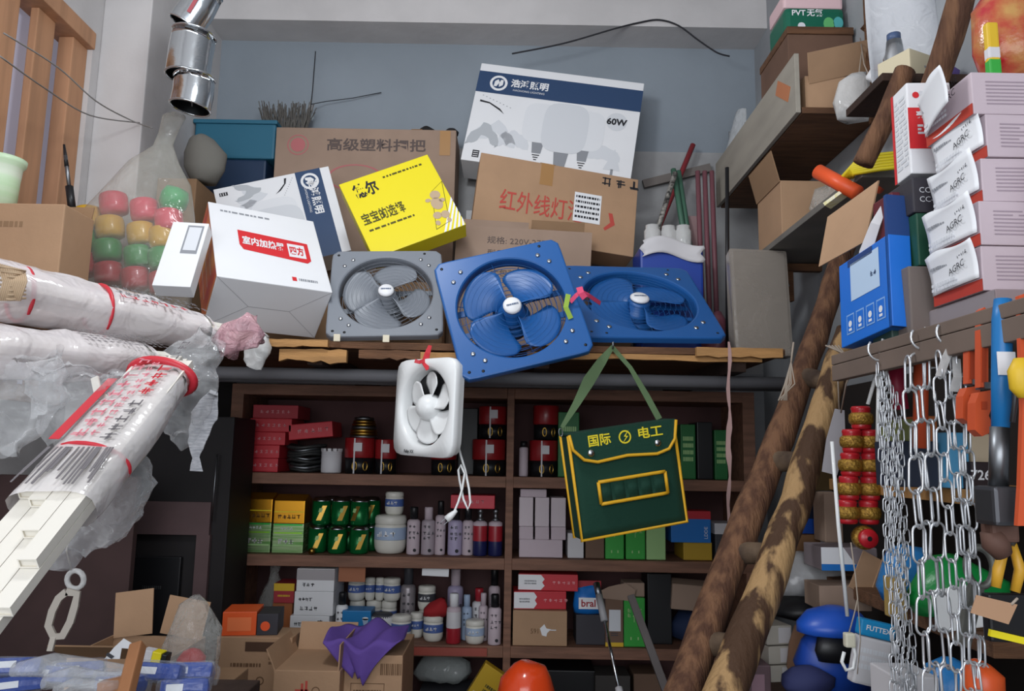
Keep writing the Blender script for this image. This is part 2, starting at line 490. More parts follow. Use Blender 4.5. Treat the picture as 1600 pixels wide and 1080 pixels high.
batten(.35, 1.12, -.045, -.024, -.005, rawwood, rag=.008)
batten(.9, 1.18, -.032, -.002, -.03, rawwood, rag=.004)
batten(-.46, -.24, -.07, -.03, -.01, rawwood, rag=.01)
batten(-.2, .0, -.055, -.028, -.012, oldwood, rag=.006)
batten(-.52, -.3, -.022, .001, -.024, rawwood, rag=.003)
batten(-.02, .3, -.06, -.03, -.006, rawwood, rag=.006)
for (x, y) in ((-.13, 0), (.12, 0), (-.29, 0)):
    mb = MB(); mb.box(.022, .006, .024, mat('cream_clip', 'd8cfb8', .5), T((x + .02, -.03, -.004)), .002); mb.done('clip', t)
mb = MB(); mb.tube([(-1.3, .10, -.1), (.2, .1, -.102), (1.3, .1, -.104)], .022, mat('dark_pipe', '66666a', .6), 12); mb.done('pipe', t)
mb = MB(); mb.tube([(-1.3, .22, -.1), (.2, .22, -.104), (1.3, .23, -.1)], .02, mat('dark_pipe', '66666a', .6), 12); mb.done('pipe', t)

# ================================================================ shelf unit
YS, YK = 3.2, 3.54
SZ = [1.505, 1.178, .838]          # upper faces of the three goods shelves
SX0, SXM, SX1 = -1.165, .0, .99
t = thing('shelf_unit', 'brown wooden shelf unit of two bays under the loft platform', 'shelf unit', T((0, YS, 0)))
for x, w in ((SX0, .05), (SXM, .03), (SX1, .05)):
    mb = MB(); mb.box(w, .33, 1.87, shelfwood, T((x + (w / 2 if x < 0 else 0), .004, 0)), .002); mb.done('upright', t)
mb = MB(); mb.box(SX1 - SX0, .012, 1.87, shelfback, T(((SX0 + SX1) / 2, .335, 0))); mb.done('back_panel', t)
for x0, x1 in ((SX0 + .05, SXM - .015), (SXM + .015, SX1 - .025)):
    for z in SZ + [1.87, .45]:
        mb = MB(); mb.box(x1 - x0, .33, .045, shelfwood, T(((x0 + x1) / 2, 0, z - .045)), .003); mb.done('shelf_board', t)
# ================================================================ goods on the brown shelves
YG = 3.24
SZ = [z_ + .0012 for z_ in SZ]
def span(x0, x1, y, Y=YG):
    a, b = P(x0, y, Y), P(x1, y, Y); return (a.x + b.x) / 2, b.x - a.x
def top(x, y, Y=YG): return P(x, y, Y).z
def hgt(y0, y1, Y=YG): return P(600, y0, Y).z - P(600, y1, Y).z
def simple_box(name, label, cat, x0, x1, y0, y1, z, d, m, Y=YG, rz=0, ry=0, group=None, deco=None, h=None, bev=.003):
    """carton standing at height z, front face spanning picture x0..x1 and y0..y1"""
    cx, w = span(x0, x1, (y0 + y1) / 2, Y); h = h or hgt(y0, y1, Y)
    mb = MB(); mb.box(w, d, h, m, bev=bev)
    if deco: deco(mb, w, d, h)
    o = mb.done(name); o.matrix_world = T((cx, Y, z)) @ RZ(rz) @ RY(ry)
    tag(o, label, cat, group); return o, h, w, cx
S1, S2, S3 = SZ
# --- top shelf, left bay: red cartons
redtext = mat('pink_print', 'e0a0a4', .6)
z = S1
where = ['lowest', 'second from the bottom', 'middle', 'second from the top', 'topmost']
for i, (x0, x1, hh) in enumerate(((380, 435, .056), (381, 436, .054), (383, 444, .054), (387, 453, .056), (391, 462, .056))):
    def deco(mb, w, d, h): glyphs(mb, -.3 * w, h * .5, 6, h * .25, redtext, face('f', w, d, h), seed=3, pitch=1.6)
    simple_box('carton', 'flat red carton, %s in the stack of five on the top shelf' % where[i], 'carton', x0, x1, 700, 720, z, .2, red if i < 4 else dullred, rz=0, h=hh, group='red cartons in a stack', deco=deco)
    z += hh + .0006
# wire coil bundle
coilm = mat('dark_cable', '2a2b2b', .45)
t = thing('cable_bundle', 'bundle of dark and silver cable on the top shelf beside the red carton stack', 'cable', T((P(468, 720, YG).x, YG + .09, S1)))
r = random.Random(3)
for k in range(9):
    mb = MB(); a = r.uniform(0, PI); R1 = r.uniform(.045, .068); zc = .012 + .012 * k
    pts = [((R1 + .008 * math.sin(3 * u + a)) * math.cos(u) * 1.15, R1 * math.sin(u), zc + .006 * math.sin(2 * u + a)) for u in [2 * PI * j / 24 for j in range(24)]]
    mb.tube(pts, .008, [coilm, dsteel, coilm][k % 3], 6, closed=True); mb.done('cable_loop', t)
def deco(mb, w, d, h): glyphs(mb, -.25 * w, h * .5, 5, h * .28, redtext, face('f', w, d, h), seed=5, pitch=1.6)
simple_box('carton', 'flat red carton lying tilted on the cable bundle on the top shelf', 'carton', 452, 521, 657, 681, S1 + .142, .18, red, ry=-6, deco=deco)
# paper wrapped roll with tag
def can(name, label, cat, px, py0, py1, wpx, z, m, Y=YG + .05, group=None, prof=None, parts=None):
    c = P(px, (py0 + py1) / 2, Y); h = hgt(py0, py1, Y); r0 = wpx * Y / FPX / 2 * 1.0
    return T((c.x, Y, z)), r0, h
M, r0, h = can('', '', '', 518, 700, 739, 31, S1, white)
t = thing('wire_roll', 'short roll wrapped in pale jagged paper on the top shelf', 'roll', M)
mb = MB(); mb.lathe([(r0 * .96, 0), (r0, .004), (r0, h * .86), (r0 * .55, h * .88), (r0 * .5, h * .8)], offwhite, 28); mb.done('paper_wrap', t)
mb = MB()
for k in range(12):
    a = 2 * PI * k / 12; mb.bar((r0 * math.cos(a), r0 * math.sin(a), h * .84), (r0 * 1.02 * math.cos(a), r0 * 1.02 * math.sin(a), h * .97), .014, .002, offwhite, up=(math.cos(a), math.sin(a), 0))
mb.done('paper_edge', t)
def hang_strip(name, label, px, y0, y1, Y, w=.012, m=None):
    a = P(px, y0, Y); b = P(px, y1, Y); mb = MB()
    mb.ribbon([a, (a + b) / 2 + V((.003, -.003, 0)), b], w, .0015, m or offwhite, up=(0, -1, 0)); o = mb.done(name); return tag(o, label, 'tag')
def motor(px, y0, y1, wpx, z, label, tagged=True, top_only=False, group=None):
    """red lacquered round tin with a banded foot"""
    M, r0, h = can('', '', '', px, y0, y1, wpx, z, red)
    t = thing('paint_tin', label, 'tin', M, group)
    mb = MB(); mb.lathe([(r0 * .97, h * .42), (r0, h * .44), (r0, h * .95), (r0 * .97, h * .97), (r0 * .93, h * .955), (0, h * .955)], mat('red_lacquer', '8c1c20', .35, coat=.15), 28); mb.done('body', t)
    mb = MB(); mb.lathe([(r0 * .93, 0), (r0 * .93, h * .42)], black, 28); mb.done('foot', t)
    for k in range(2):
        a = -PI / 2 + (k - .2) * .75
        mb = MB(); mb.tube([(r0 * .95 * math.cos(a + .16 * math.cos(q)), r0 * .95 * math.sin(a + .16 * math.cos(q)), h * .2 + .018 * math.sin(q)) for q in [2 * PI * j / 12 for j in range(12)]], .003, brass, 5, closed=True); mb.done('brass_ring', t)
    if tagged:
        mb = MB(); mb.box(.006, .0015, h * .95, offwhite, T((-.01, -r0 - .004, 0))); mb.box(.035, .0015, .035, offwhite, T((.004, -r0 - .006, h * .6))); mb.done('paper_tag', t)
    return t, h
motor(562, 684, 741, 46, S1, 'red round tin with a hanging paper tag on the top shelf below the brass pot')
motor(603, 686, 741, 34, S1, 'red round tin half hidden by the white wall fan')
motor(693, 688, 744, 40, S1, 'red round tin just right of the white wall fan', False)
# brass coil pot sitting on the first tin
M, r0, h = can('', '', '', 569, 650, 684, 40, S1 + hgt(684, 741) * .97, brass)
t = thing('coil_of_brass_wire', 'coil of brass wire standing on a red tin on the top shelf', 'wire coil', M)
mb = MB()
for k in range(7):
    rr = r0 * (.95 - .3 * (k / 6) ** 2); mb.tube([(rr * math.cos(q), rr * math.sin(q), .006 + k * h / 7.2) for q in [2 * PI * j / 24 for j in range(24)]], .007, brass if k % 3 else dsteel, 6, closed=True)
mb.done('winding', t)
mb = MB(); mb.lathe([(r0 * .4, 0), (r0 * .4, h), (0, h)], black, 16); mb.done('core', t)
# middle of the shelf, right of the hanging fan
dk = mat('dusk_grey_plastic', '3d3e44', .5)
simple_box('carton', 'tall black carton behind the white wall fan on the top shelf', 'carton', 716, 746, 642, 746, S1, .12, black, Y=YG + .12)
tt, hh = motor(764, 690, 748, 52, S1, 'lower red round tin with brass rings at the right end of the left bay')
motor(770, 640, 691, 44, S1 + hh, 'upper red round tin with a hanging tag at the right end of the left bay')
# right bay
M, r0, h = can('', '', '', 818, 694, 749, 14, S1, dsteel, Y=YG + .02)
t = thing('spray_can', 'thin grey spray can next to the shelf divider on the top shelf', 'spray can', M)
mb = MB(); mb.lathe([(r0 * .96, 0), (r0, .003), (r0, h * .8), (r0 * .7, h * .83)], lilac, 20); mb.done('body', t)
mb = MB(); mb.lathe([(r0 * .75, h * .83), (r0 * .75, h), (0, h)], black, 16); mb.done('cap', t)
tt, hh = motor(849, 692, 750, 44, S1, 'lower red round tin left behind the green tool bag')
motor(853, 640, 694, 40, S1 + hh, 'upper red round tin left behind the green tool bag', False)
def eco(mb, w, d, h): scribble(mb, -.35 * w, .3 * h, .35 * w, .8 * h, 4, palegreen, face('f', w, d, h), seed=4)
for i, (x0, x1, y0, m, lab) in enumerate(((872, 905, 660, dkgreen, 'dark green carton hidden behind the flap of the tool bag'), (1064, 1087, 676, dkgreen, 'green carton just right of the tool bag on the top shelf'), (1090, 1114, 672, black, 'black carton between two green ones on the top shelf'), (1117, 1137, 684, dkgreen, 'narrow dark green carton at the right end of the top shelf'))):
    simple_box('carton', lab, 'carton', x0, x1, y0, 762, S1, .16, m, Y=YG + .02, deco=eco if m is dkgreen else None)
# --- middle shelf, left bay: gold and green gift cartons
hol = mat('holographic_green', '5fa04a', .25, metal=.6, hex2='b8c9a0', vs=20, stretch=(.2, 1, 9))
def giftbox(x0, x1, y0, y1, lab):
    cx, w = span(x0, x1, 815); h = hgt(y0, y1); d = .12
    t = thing('gift_carton', lab, 'carton', T((cx, YG, S2)), 'gold and green foil cartons')
    mb = MB(); mb.box(w, d, h * .5, hol, bev=.002); F_ = face('f', w, d, h)
    for zz, m in ((.47, mat('green_foil', '35c04e', .2, metal=.5)), (.33, mat('lime_foil', '9fe04a', .2, metal=.5)), (.12, palegreen)):
        mb.rect(-w * .46, h * zz, w * .46, h * (zz + .025), m, F_)
    glyphs(mb, -.2 * w, h * .42, 4, h * .05, white, F_, 9); glyphs(mb, -.25 * w, h * .2, 3, h * .09, offwhite, F_, 2)
    mb.done('carton_base', t)
    mb = MB(); mb.box(w * 1.01, d, h * .4, gold, T((0, 0, h * .5)), .003)
    mb.prism([(0, 0), (d * .5, h * .1), (d, 0)], w * 1.01, gold, T((-w * .505, 0, h * .9)) @ RZ(90) @ RX(90))
    mb.rect(-w * .48, h * .7, w * .48, h * .715, yellow, F_)
    glyphs(mb, -.3 * w, h * .62, 5, h * .075, mat('brown_ink', '5a3a14', .6), F_, 5)
    mb.done('carton_lid', t)
giftbox(379, 424, 769, 862, 'gold and green foil carton standing at the far left of the middle shelf')
giftbox(427, 475, 773, 864, 'gold and green foil carton standing beside the green drink cans')
# green cans, two layers
cang = mat('green_can_paint', '0f6a35', .25, metal=.4)
CAN = None
def greencan(px, z, Y, lab, sc=1.0):
    global CAN
    h = .112; r0 = .0385
    if CAN is None:
        t = thing('drink_can', lab, 'can', I4)
        mb = MB(); mb.lathe([(r0 * .86, 0), (r0, .008), (r0, h * .86)], cang, 28)
        mb.flat([(-.02, .02), (.0, .02), (.022, .08), (.004, .08)], brass, T((0, -r0 - .0006, 0)) @ FR)
        mb.flat([(-.012, .055), (.0, .052), (.006, .07), (-.008, .07)], palegreen, T((0, -r0 - .0007, 0)) @ FR); mb.done('body', t)
        mb = MB(); mb.lathe([(r0, h * .86), (r0 * .98, h * .89), (r0 * .8, h), (r0 * .74, h), (r0 * .72, h * .98), (0, h * .98)], steel, 28); mb.done('rim', t)
        CAN = t; o = t
    else: o = dup(CAN, I4)
    o['label'] = lab; o['group'] = 'green drink cans'
    o.matrix_world = T((P(px, 830, Y).x, Y, z)) @ RZ(px * 37 % 50 - 25) @ MX.Scale(sc, 4)
top_px = [501, 531, 561, 586]
bot_px = [497, 528, 562]
for i, px in enumerate(bot_px): greencan(px, S2, YG + .05 - .02 * (i > 0), '%s green can from the left in the lower row on the middle shelf' % ORD[i])
for i, px in enumerate(top_px[:3]): greencan(px, S2 + .1125, YG + .05, '%s green can from the left in the upper row on the middle shelf' % ORD[i])
for i, px in enumerate((510, 545, 580)): greencan(px, S2, YG + .14, 'green can behind the lower row, %s from the left' % ORD[i])
for i, px in enumerate((517, 549, 579)): greencan(px, S2 + .1125, YG + .14, 'green can behind the upper row, %s from the left' % ORD[i])
mb = MB(); mb.lathe([(.012, 0), (.013, .003), (.013, .016), (0, .018)], brass, 16); o = mb.done('bottle_cap'); o.matrix_world = T((P(488, 861, 3.225).x, 3.225, S2 + .013)) @ RX(90)
tag(o, 'small brass cap leaning at the shelf edge below the green cans', 'cap')
# glue jars
jarw = mat('jar_white', 'd6d4cb', .35); jarb = mat('jar_blue_label', '4a63a0', .5); jarl = mat('jar_pale_blue', '9fb2cc', .5)
def jar(name, lab, cx, Y, z, w, h, dusk=False, label_m=None, group=None, rz=0):
    t = thing(name, lab, 'jar', T((cx, Y, z)) @ RZ(rz), group); r0 = w / 2
    mb = MB(); mb.lathe([(r0 * .7, 0), (r0 * .85, h * .04), (r0 * .97, h * .16), (r0, h * .3), (r0, h * .66), (r0 * .96, h * .74), (r0 * .92, h * .76), (0, h * .76)], jarw, 28); mb.done('body', t)
    mb = MB(); mb.lathe([(r0 * 1.004, h * .36), (r0 * 1.006, h * .38), (r0 * 1.006, h * .66), (r0 * 1.0, h * .68)], label_m or jarb, 28)
    glyphs(mb, -r0 * .5, h * .52, 3, r0 * .35, white, T((0, -r0 * 1.012, 0)) @ FR, 4); mb.done('label_band', t)
    mb = MB(); mb.lathe([(r0 * .95, h * .76), (r0 * .98, h * .78), (r0 * .98, h * .92), (r0 * .9, h * .98), (r0 * .6, h), (0, h)], jarw, 28); mb.done('lid', t)
    return t
c, w = span(585, 635, 840, YG + .07); hj = hgt(812, 872, YG + .07)
jar('glue_jar', 'large white glue jar with pale blue label on the middle shelf', c, YG + .07, S2, w, hj, label_m=jarl)
c, w = span(602, 631, 785, YG + .07)
jar('glue_jar', 'small white glue jar standing on the lid of the large one', c, YG + .07, S2 + hj, w, hgt(768, 804, YG + .07))
# spray cans
def spray(name, lab, px, y0, y1, wpx, z, m, capm, Y=YG + .04, deco=None, group=None, two=None, nozzle=False):
    c = P(px, (y0 + y1) / 2, Y); h = hgt(y0, y1, Y); r0 = wpx * Y / FPX / 2
    t = thing(name, lab, 'spray can' if 'spray' in name else 'bottle', T((c.x, Y, z)), group); mb = MB()
    hb = h * .74
    if two: mb.lathe([(r0 * .96, 0), (r0, .004), (r0, hb * .42), (r0, hb * .86), (r0 * .95, hb * .95), (r0 * .55, hb)], [two, two, m, lilac, lilac], 22)
    else: mb.lathe([(r0 * .96, 0), (r0, .004), (r0, hb * .9), (r0 * .92, hb * .96), (r0 * .55, hb)], m, 22)
    F_ = T((0, -r0 - .0008, 0)) @ FR
    if not two:
        for j, yy in enumerate((.8, .62, .48)): glyphs(mb, -r0 * .4, hb * yy, 2 + j % 2, r0 * .45, dk, F_, seed=px + j, pitch=1.3)
        mb.disc(r0 * .35, hb * .13, r0 * .25, ink, F_, 12)
    mb.done('body', t)
    mb = MB()
    if nozzle: mb.lathe([(r0 * .55, hb), (r0 * .5, hb * 1.06), (r0 * .3, hb * 1.1), (r0 * .3, h * .9), (r0 * .4, h * .92), (r0 * .4, h), (0, h)], capm, 18)
    else: mb.lathe([(r0 * .6, hb), (r0 * .62, h * .97), (r0 * .55, h), (0, h)], capm, 18)
    mb.done('cap' if not nozzle else 'nozzle', t)
    return t
gcan = 'lilac spray cans on the middle shelf'
for i, (px, y0, w, cm, ex) in enumerate(((646, 800, 20, black, 'next to the large glue jar'), (669, 800, 21, lilac, 'with a pale cap'), (688, 790, 16, black, 'slimmest of the row'), (711, 800, 22, black, 'below the hanging plug'), (731, 800, 17, black, 'with dark lettering'))):
    spray('spray_can', 'lilac spray can %s, %s in its row' % (ex, ORD[i]), px, y0, 874, w, S2, [lilac, mat('grey_lilac_can', 'a79ba3', .4), lilac, mat('violet_can', 'a9a0bd', .4), lilac][i], cm, group=gcan)
for i, (px, lab) in enumerate(((750, 'red and navy spray can left of its twin on the middle shelf'), (774, 'red and navy spray can beside the shelf divider'))):
    spray('spray_can', lab, px, 803, 876, 22, S2, mat('can_red', '9e2530', .3), dsteel, two=mat('can_navy', '1f2350', .3), nozzle=True, group='red and navy spray cans')
def deco(mb, w, d, h): glyphs(mb, -.25 * w, h * .5, 5, h * .25, redtext, face('f', w, d, h), seed=5, pitch=1.6)
simple_box('carton', 'flat red carton lying across the spray can caps on the middle shelf', 'carton', 704, 773, 779, 800, S2 + hgt(801, 874, YG + .04) + .001, .13, mat('bright_red_card', 'c93846', .5), Y=YG + .01, deco=deco)
# middle shelf, right bay: lilac cartons
zz = S2
cx, w = span(811, 879, 865); hA = hgt(850, 878)
simple_box('carton', 'wide lilac carton at the bottom of the pile by the shelf divider', 'carton', 811, 879, 850, 878, zz, .16, lilac, h=hA); zz += hA
for i, (x0, x1) in enumerate(((811, 833), (836, 858), (861, 884))):
    simple_box('carton', 'small lilac carton, %s in the low row of the pile by the divider' % ORD[i], 'carton', x0, x1, 831, 849, zz, .16, lilac, h=.052, group='small lilac cartons')
    simple_box('carton', 'upright lilac carton, %s in the tall row of the pile by the divider' % ORD[i], 'carton', x0, x1, 786, 830, zz + .0525, .16, mat('light_lilac_card', 'cfc2c8', .6), h=.118, group='upright lilac cartons')
simple_box('carton', 'lilac carton on top of the pile by the shelf divider', 'carton', 813, 854, 765, 785, zz + .171, .16, lilac, h=.033)
simple_box('carton', 'white carton under the lower left corner of the tool bag', 'carton', 887, 912, 840, 879, S2, .14, offwhite)
simple_box('carton', 'brown carton under the tool bag on the middle shelf', 'carton', 915, 944, 838, 880, S2, .14, mat('dull_brown_card', '6f5646', .7))
def batt(mb, w, d, h):
    F_ = face('f', w, d, h)
    for rr in (.74, .64): glyphs(mb, -.25 * w, h * rr, 3, w * .19, palegreen, F_, 3, pitch=1.35)
    mb.rect(-w * .03, h * .5, 0, h * .85, palegreen, F_); mb.rect(-.2 * w, h * .14, -.14 * w, h * .2, palegreen, F_); mb.rect(.14 * w, h * .14, .2 * w, h * .2, palegreen, F_)
for i, (x0, x1) in enumerate(((946, 975), (978, 1008))):
    simple_box('carton', 'bright green upright carton, %s of the pair under the tool bag' % ('left' if i == 0 else 'right'), 'carton', x0, x1, 815, 884, S2, .12, green, Y=YG - .01, group='green upright cartons', deco=batt)
simple_box('carton', 'pale green upright carton right of the bright green pair', 'carton', 1010, 1040, 806, 884, S2, .12, palegreen, Y=YG - .01)
o, h1, w, cx = simple_box('carton', 'deep yellow carton lying under the red and blue one on the middle shelf', 'carton', 1068, 1113, 861, 889, S2, .18, mat('mustard_card', 'b8952a', .6))
t = thing('carton', 'carton with red lid and blue front on the middle shelf right of the bag', 'carton', T((span(1048, 1110, 845)[0], YG - .01, S2 + h1)))
w = span(1048, 1110, 845)[1]; hb = hgt(824, 861)
mb = MB(); mb.box(w, .16, hb, bluecard, bev=.002); F_ = face('f', w, .16, hb)
mb.text('LDDE', w * .38, hb * .42, .02, white, F_, rot=90); mb.done('carton_base', t)
mb = MB(); mb.prism([(0, 0), (0, .032), (.11, .032), (.16, 0)], w, red, T((-w / 2, 0, hb)) @ RZ(90) @ RX(90)); mb.done('carton_lid', t)
simple_box('carton', 'dark carton at the far right of the middle shelf', 'carton', 1118, 1150, 848, 889, S2, .15, dk, Y=YG)
simple_box('carton', 'grey white carton on the dark one at the far right of the middle shelf', 'carton', 1117, 1150, 831, 847, S2 + hgt(848, 889) + .0005, .15, offwhite, h=.045)
# --- lower shelf, left bay
def sack(name, lab, cat, px, py, Y, z, rx, ry, h, m, seed=1, crinkle=.02, group=None, neck=.25):
    c = P(px, py, Y); mb = MB()
    prof = [(0, .6), (.06, .85), (.2, 1), (.45, .97), (.65, .8), (.8, .5), (.9, neck), (1, neck * 1.25)]
    mb.blob([((0, 0, u * h), rx * s, ry * s) for u, s in prof], m, 26, crinkle, seed, 16)
    o = mb.done(name); o.matrix_world = T((c.x, Y, z)); return tag(o, lab, cat, group)
whitecard_hand = white
z = S3
for i, (x0, x1, hh, rows) in enumerate(((456, 517, .098, 2), (461, 522, .094, 2), (463, 522, .09, 2))):
    def deco(mb, w, d, h):
        F_ = face('f', w, d, h)
        glyphs(mb, -.35 * w, h * .68, [7, 4, 6][i], h * [.16, .15, .13][i], ink if i < 2 else greyink, F_, 11 + i, pitch=1.0)
        glyphs(mb, -.3 * w, h * .3, [5, 4, 3][i], h * .17, ink, F_, 21 + i, pitch=1.15)
        if i == 0: glyphs(mb, .26 * w, h * .72, 1, h * .24, ink, F_, 5)
        if i == 2: mb.rect(-w * .5, h * .5, w * .5, h * .98, mat('dusty_lid', 'a7a2a4', .7), T((0, -.0004, 0)) @ F_)
    simple_box('carton', 'white carton with handwritten marks, %s of the stack on the lower shelf' % ['bottom', 'middle', 'top'][i], 'carton', x0, x1, 900, 930, z, .2, white, Y=YG - .02, h=hh, group='hand marked white cartons', deco=deco); z += hh + .0004
# orange box on the cartons further front is built with them; yellow and red box, copper jar
simple_box('carton', 'copper coloured carton on the lower shelf below the yellow and red box', 'carton', 424, 455, 952, 1006, S3, .13, mat('copper_card', 'a5633a', .4), Y=YG + .04)
def deco(mb, w, d, h): mb.rect(-w / 2, h * .62, w / 2, h, dyellow, face('f', w, d, h)); scribble(mb, -.3 * w, h * .3, .3 * w, h * .45, 1, dyellow, face('f', w, d, h))
simple_box('carton', 'small carton with yellow top and red front left of the white stack', 'carton', 427, 459, 921, 952, S3 + hgt(952, 1006, YG + .04), .12, dullred, Y=YG + .03, deco=deco)
sack('plastic_bag', 'crumpled clear plastic bag at the left end of the lower shelf', 'bag', 428, 930, YG + .14, S3 + .014, .062, .062, .25, film_bag, 4)
simple_box('card_tag', 'brown card hanging from the underside of the middle shelf', 'card', 529, 571, 884, 906, S2 - .047 - .062, .003, mat('rust_card', 'a0674a', .7), Y=YG - .005, h=.062)
simple_box('card_tag', 'white card hanging from the underside of the middle shelf above the jars', 'card', 659, 701, 893, 903, S2 - .047 - .034, .003, white, Y=YG - .005, h=.032, ry=2)
# tube, blue box, lower row of jars, upper row of jars on them
spray('glue_bottle', 'tall white bottle between the white cartons and the blue box', 534, 926, 1000, 18, S3, white, black, Y=YG + .02)
def deco(mb, w, d, h):
    F_ = face('f', w, d, h); mb.flat([(w * .2, h * .75), (w * .42, h * .75), (w * .33, h * .3)], jarl, F_); mb.disc(w * .31, h * .75, w * .11, white, F_, 14, sq=.5); scribble(mb, -.3 * w, h * .45, 0, h * .5, 1, jarl, F_)
simple_box('carton', 'blue carton with a cone picture standing on the lower shelf', 'carton', 534, 579, 951, 1000, S3, .1, mat('lamp_box_blue', '1c77b5', .4), Y=YG - .02, deco=deco)
YJ = YG + .03
t = thing('film_can', 'round tin with a paper label edged like film on the lower shelf', 'tin', T((P(596, 978, YJ).x, YJ, S3)))
r0 = 33 * YJ / FPX / 2; h = hgt(960, 1001, YJ)
mb = MB(); mb.lathe([(r0 * .98, 0), (r0, .003), (r0, h * .95), (r0 * .93, h), (0, h)], dk, 28); mb.done('body', t)
mb = MB(); mb.lathe([(r0 * 1.006, h * .1), (r0 * 1.01, h * .11), (r0 * 1.01, h * .87), (r0 * 1.005, h * .88)], white, 28)
for k in range(-7, 8):
    for zz in (.06, .86): mb.box(.004, .003, h * .07, white, RZ(k * 11) @ T((0, -r0 * 1.012, h * zz)))
scribble(mb, -r0 * .5, h * .25, r0 * .5, h * .75, 6, greyink, T((0, -r0 * 1.013, 0)) @ FR); mb.done('paper_label', t)
hj = hgt(963, 1003, YJ)
for i, (px, ex) in enumerate(((627, 'behind the purple cloth'), (651, 'dusky one in the middle'), (677, 'right end'))):
    jar('glue_jar', 'white blue-banded jar, lower row of the lower shelf, %s' % ex, P(px, 980, YJ + (.05 if i == 1 else 0)).x, YJ + (.05 if i == 1 else 0), S3, 30 * YJ / FPX if i != 1 else .055, hj, group='jars in the lower row')
# board-less upper row stands on a second line of jars behind
for i, px in enumerate((557, 583, 607)):
    jar('glue_jar', 'white jar hidden behind the %s on the lower shelf' % ['blue carton', 'blue carton and film tin', 'film tin'][i], P(px, 980, YJ + .13).x, YJ + .13, S3, .066, hgt(949, 1000, YJ + .13), group='jars behind')
zt = S3 + hgt(949, 1000, YJ + .13)
for i, (px, w) in enumerate(((557, 26), (578, 15), (593, 13), (612, 26))):
    jar('glue_jar', 'white blue-banded jar, upper row of the lower shelf, %s from the left' % ORD[i], P(px, 930, YJ + .11).x, YJ + .11, zt + .0005, w * (YJ + .1) / FPX, hgt(913, 949, YJ + .11), group='jars in the upper row')
spray('spray_can', 'tall silver spray can between the white jars and the red cloth', 637, 896, 1000, 23, S3, mat('silver_can', '9b9498', .35, metal=.4), dk, Y=YJ + .12)
jar('glue_jar', 'dusky jar behind the red cloth on the lower shelf', P(667, 930, YJ + .1).x, YJ + .1, S3 + hj + .001, .075, .1, label_m=dk)
jar('glue_jar', 'dusky jar under the one behind the red cloth', P(667, 980, YJ + .1).x, YJ + .1, S3, .075, hj, label_m=dk)
mb = MB(); mb.blob([((0, 0, 0), .045, .03), ((.005, 0, .02), .05, .03), ((.015, 0, .045), .035, .024), ((.03, 0, .06), .012, .01)], mat('red_cloth', '9c2026', .85), 20, .014, 2, 30); o = mb.done('cloth'); o.matrix_world = T((P(680, 950, YJ).x, YJ - .005, S3 + hj + .0015)); tag(o, 'red cloth crumpled on the jars of the lower shelf', 'cloth')
spray('spray_can', 'lilac can at the back of the lower shelf above the red and white bottle', 711, 900, 1002, 24, S3, mat('violet_can', 'a9a0bd', .4), lilac, Y=YG + .16)
spray('glue_bottle', 'white bottle with a red lower half on the lower shelf', 709, 926, 1003, 22, S3, offwhite, white, Y=YG + .0, two=mat('can_red', '9e2530', .3))
spray('spray_can', 'slim pale blue can right of the red and white bottle', 729, 932, 1002, 16, S3, jarl, jarl, Y=YG + .06)
jar('paint_tin', 'white tin standing before the red capped bottle on the lower shelf', P(742, 985, YG).x, YG, S3, 29 * YG / FPX, hgt(966, 1003, YG), label_m=jarl)
spray('glue_bottle', 'white bottle with a red cap behind the white tin on the lower shelf', 748, 926, 1003, 21, S3, offwhite, mat('can_red', '9e2530', .3), Y=YG + .1)
spray('spray_can', 'lilac spray can beside the black capped one on the lower shelf', 755, 930, 1004, 14, S3, lilac, lilac, Y=YG + .05)
spray('spray_can', 'lilac spray can with a black cap near the divider on the lower shelf', 773, 928, 1006, 20, S3, lilac, black, Y=YG - .01)
spray('spray_can', 'tall lilac can at the back of the lower shelf by the divider', 772, 900, 1003, 18, S3, lilac, black, Y=YG + .16)
mb = MB(); mb.box(.36, .012, .03, mat('red_tape_strip', '9c4a3e', .35), at=(0, 0, 0)); o = mb.done('tape_strip'); o.matrix_world = T((P(690, 1018, 3.19).x, 3.186, S3 - .038)); tag(o, 'red tape strip stuck along the front of the lower shelf', 'tape')
# --- lower shelf, right bay
def sticker(mb, w, d, h):
    F_ = face('f', w, d, h); mb.flat([(-w * .0, h * .5), (w * .08, h * .62), (w * .12, h * .5), (w * .2, h * .48), (w * .13, h * .36), (w * .12, h * .27), (w * .04, h * .3)], white, F_ @ T((0, 0, .0005)))
    mb.rect(w * .15, h * .44, w * .3, h * .47, palegrey, F_); mb.textw('591', -w * .1, h * .42, w * .14, h * .14, mat('carton_print', '6b4f38', .8), F_)
simple_box('carton', 'brown carton with a torn white sticker on the lower shelf', 'carton', 801, 886, 965, 1020, S3, .2, card, Y=YG - .03, deco=sticker)
def deco(mb, w, d, h):
    F_ = face('f', w, d, h); mb.flat([(-w / 2, h * .05), (-w * .12, h * .05), (-w * .06, h * .3), (-w * .1, h * .5), (-w * .06, h * .7), (-w * .12, h * .95), (-w / 2, h * .95)], white, F_)
    scribble(mb, -w * .4, h * .35, -w * .2, h * .65, 2, greyink, F_); glyphs(mb, w * .1, h * .5, 5, h * .2, redtext, F_, 6, pitch=1.5)
zc = S3 + hgt(965, 1020, YG - .03)
simple_box('carton', 'lower long red and white carton lying on the open brown one', 'carton', 803, 885, 922, 946, zc + .002, .13, red, Y=YG - .01, deco=deco, h=.07, rz=3)
simple_box('carton', 'upper long red and white carton under the middle shelf edge', 'carton', 810, 903, 896, 922, zc + .073, .13, red, Y=YG, deco=deco, h=.066, rz=-2)
simple_box('carton', 'plain black carton right of the open brown one on the lower shelf', 'carton', 900, 946, 970, 1017, S3, .14, mat('charcoal_card', '35333a', .6), Y=YG)
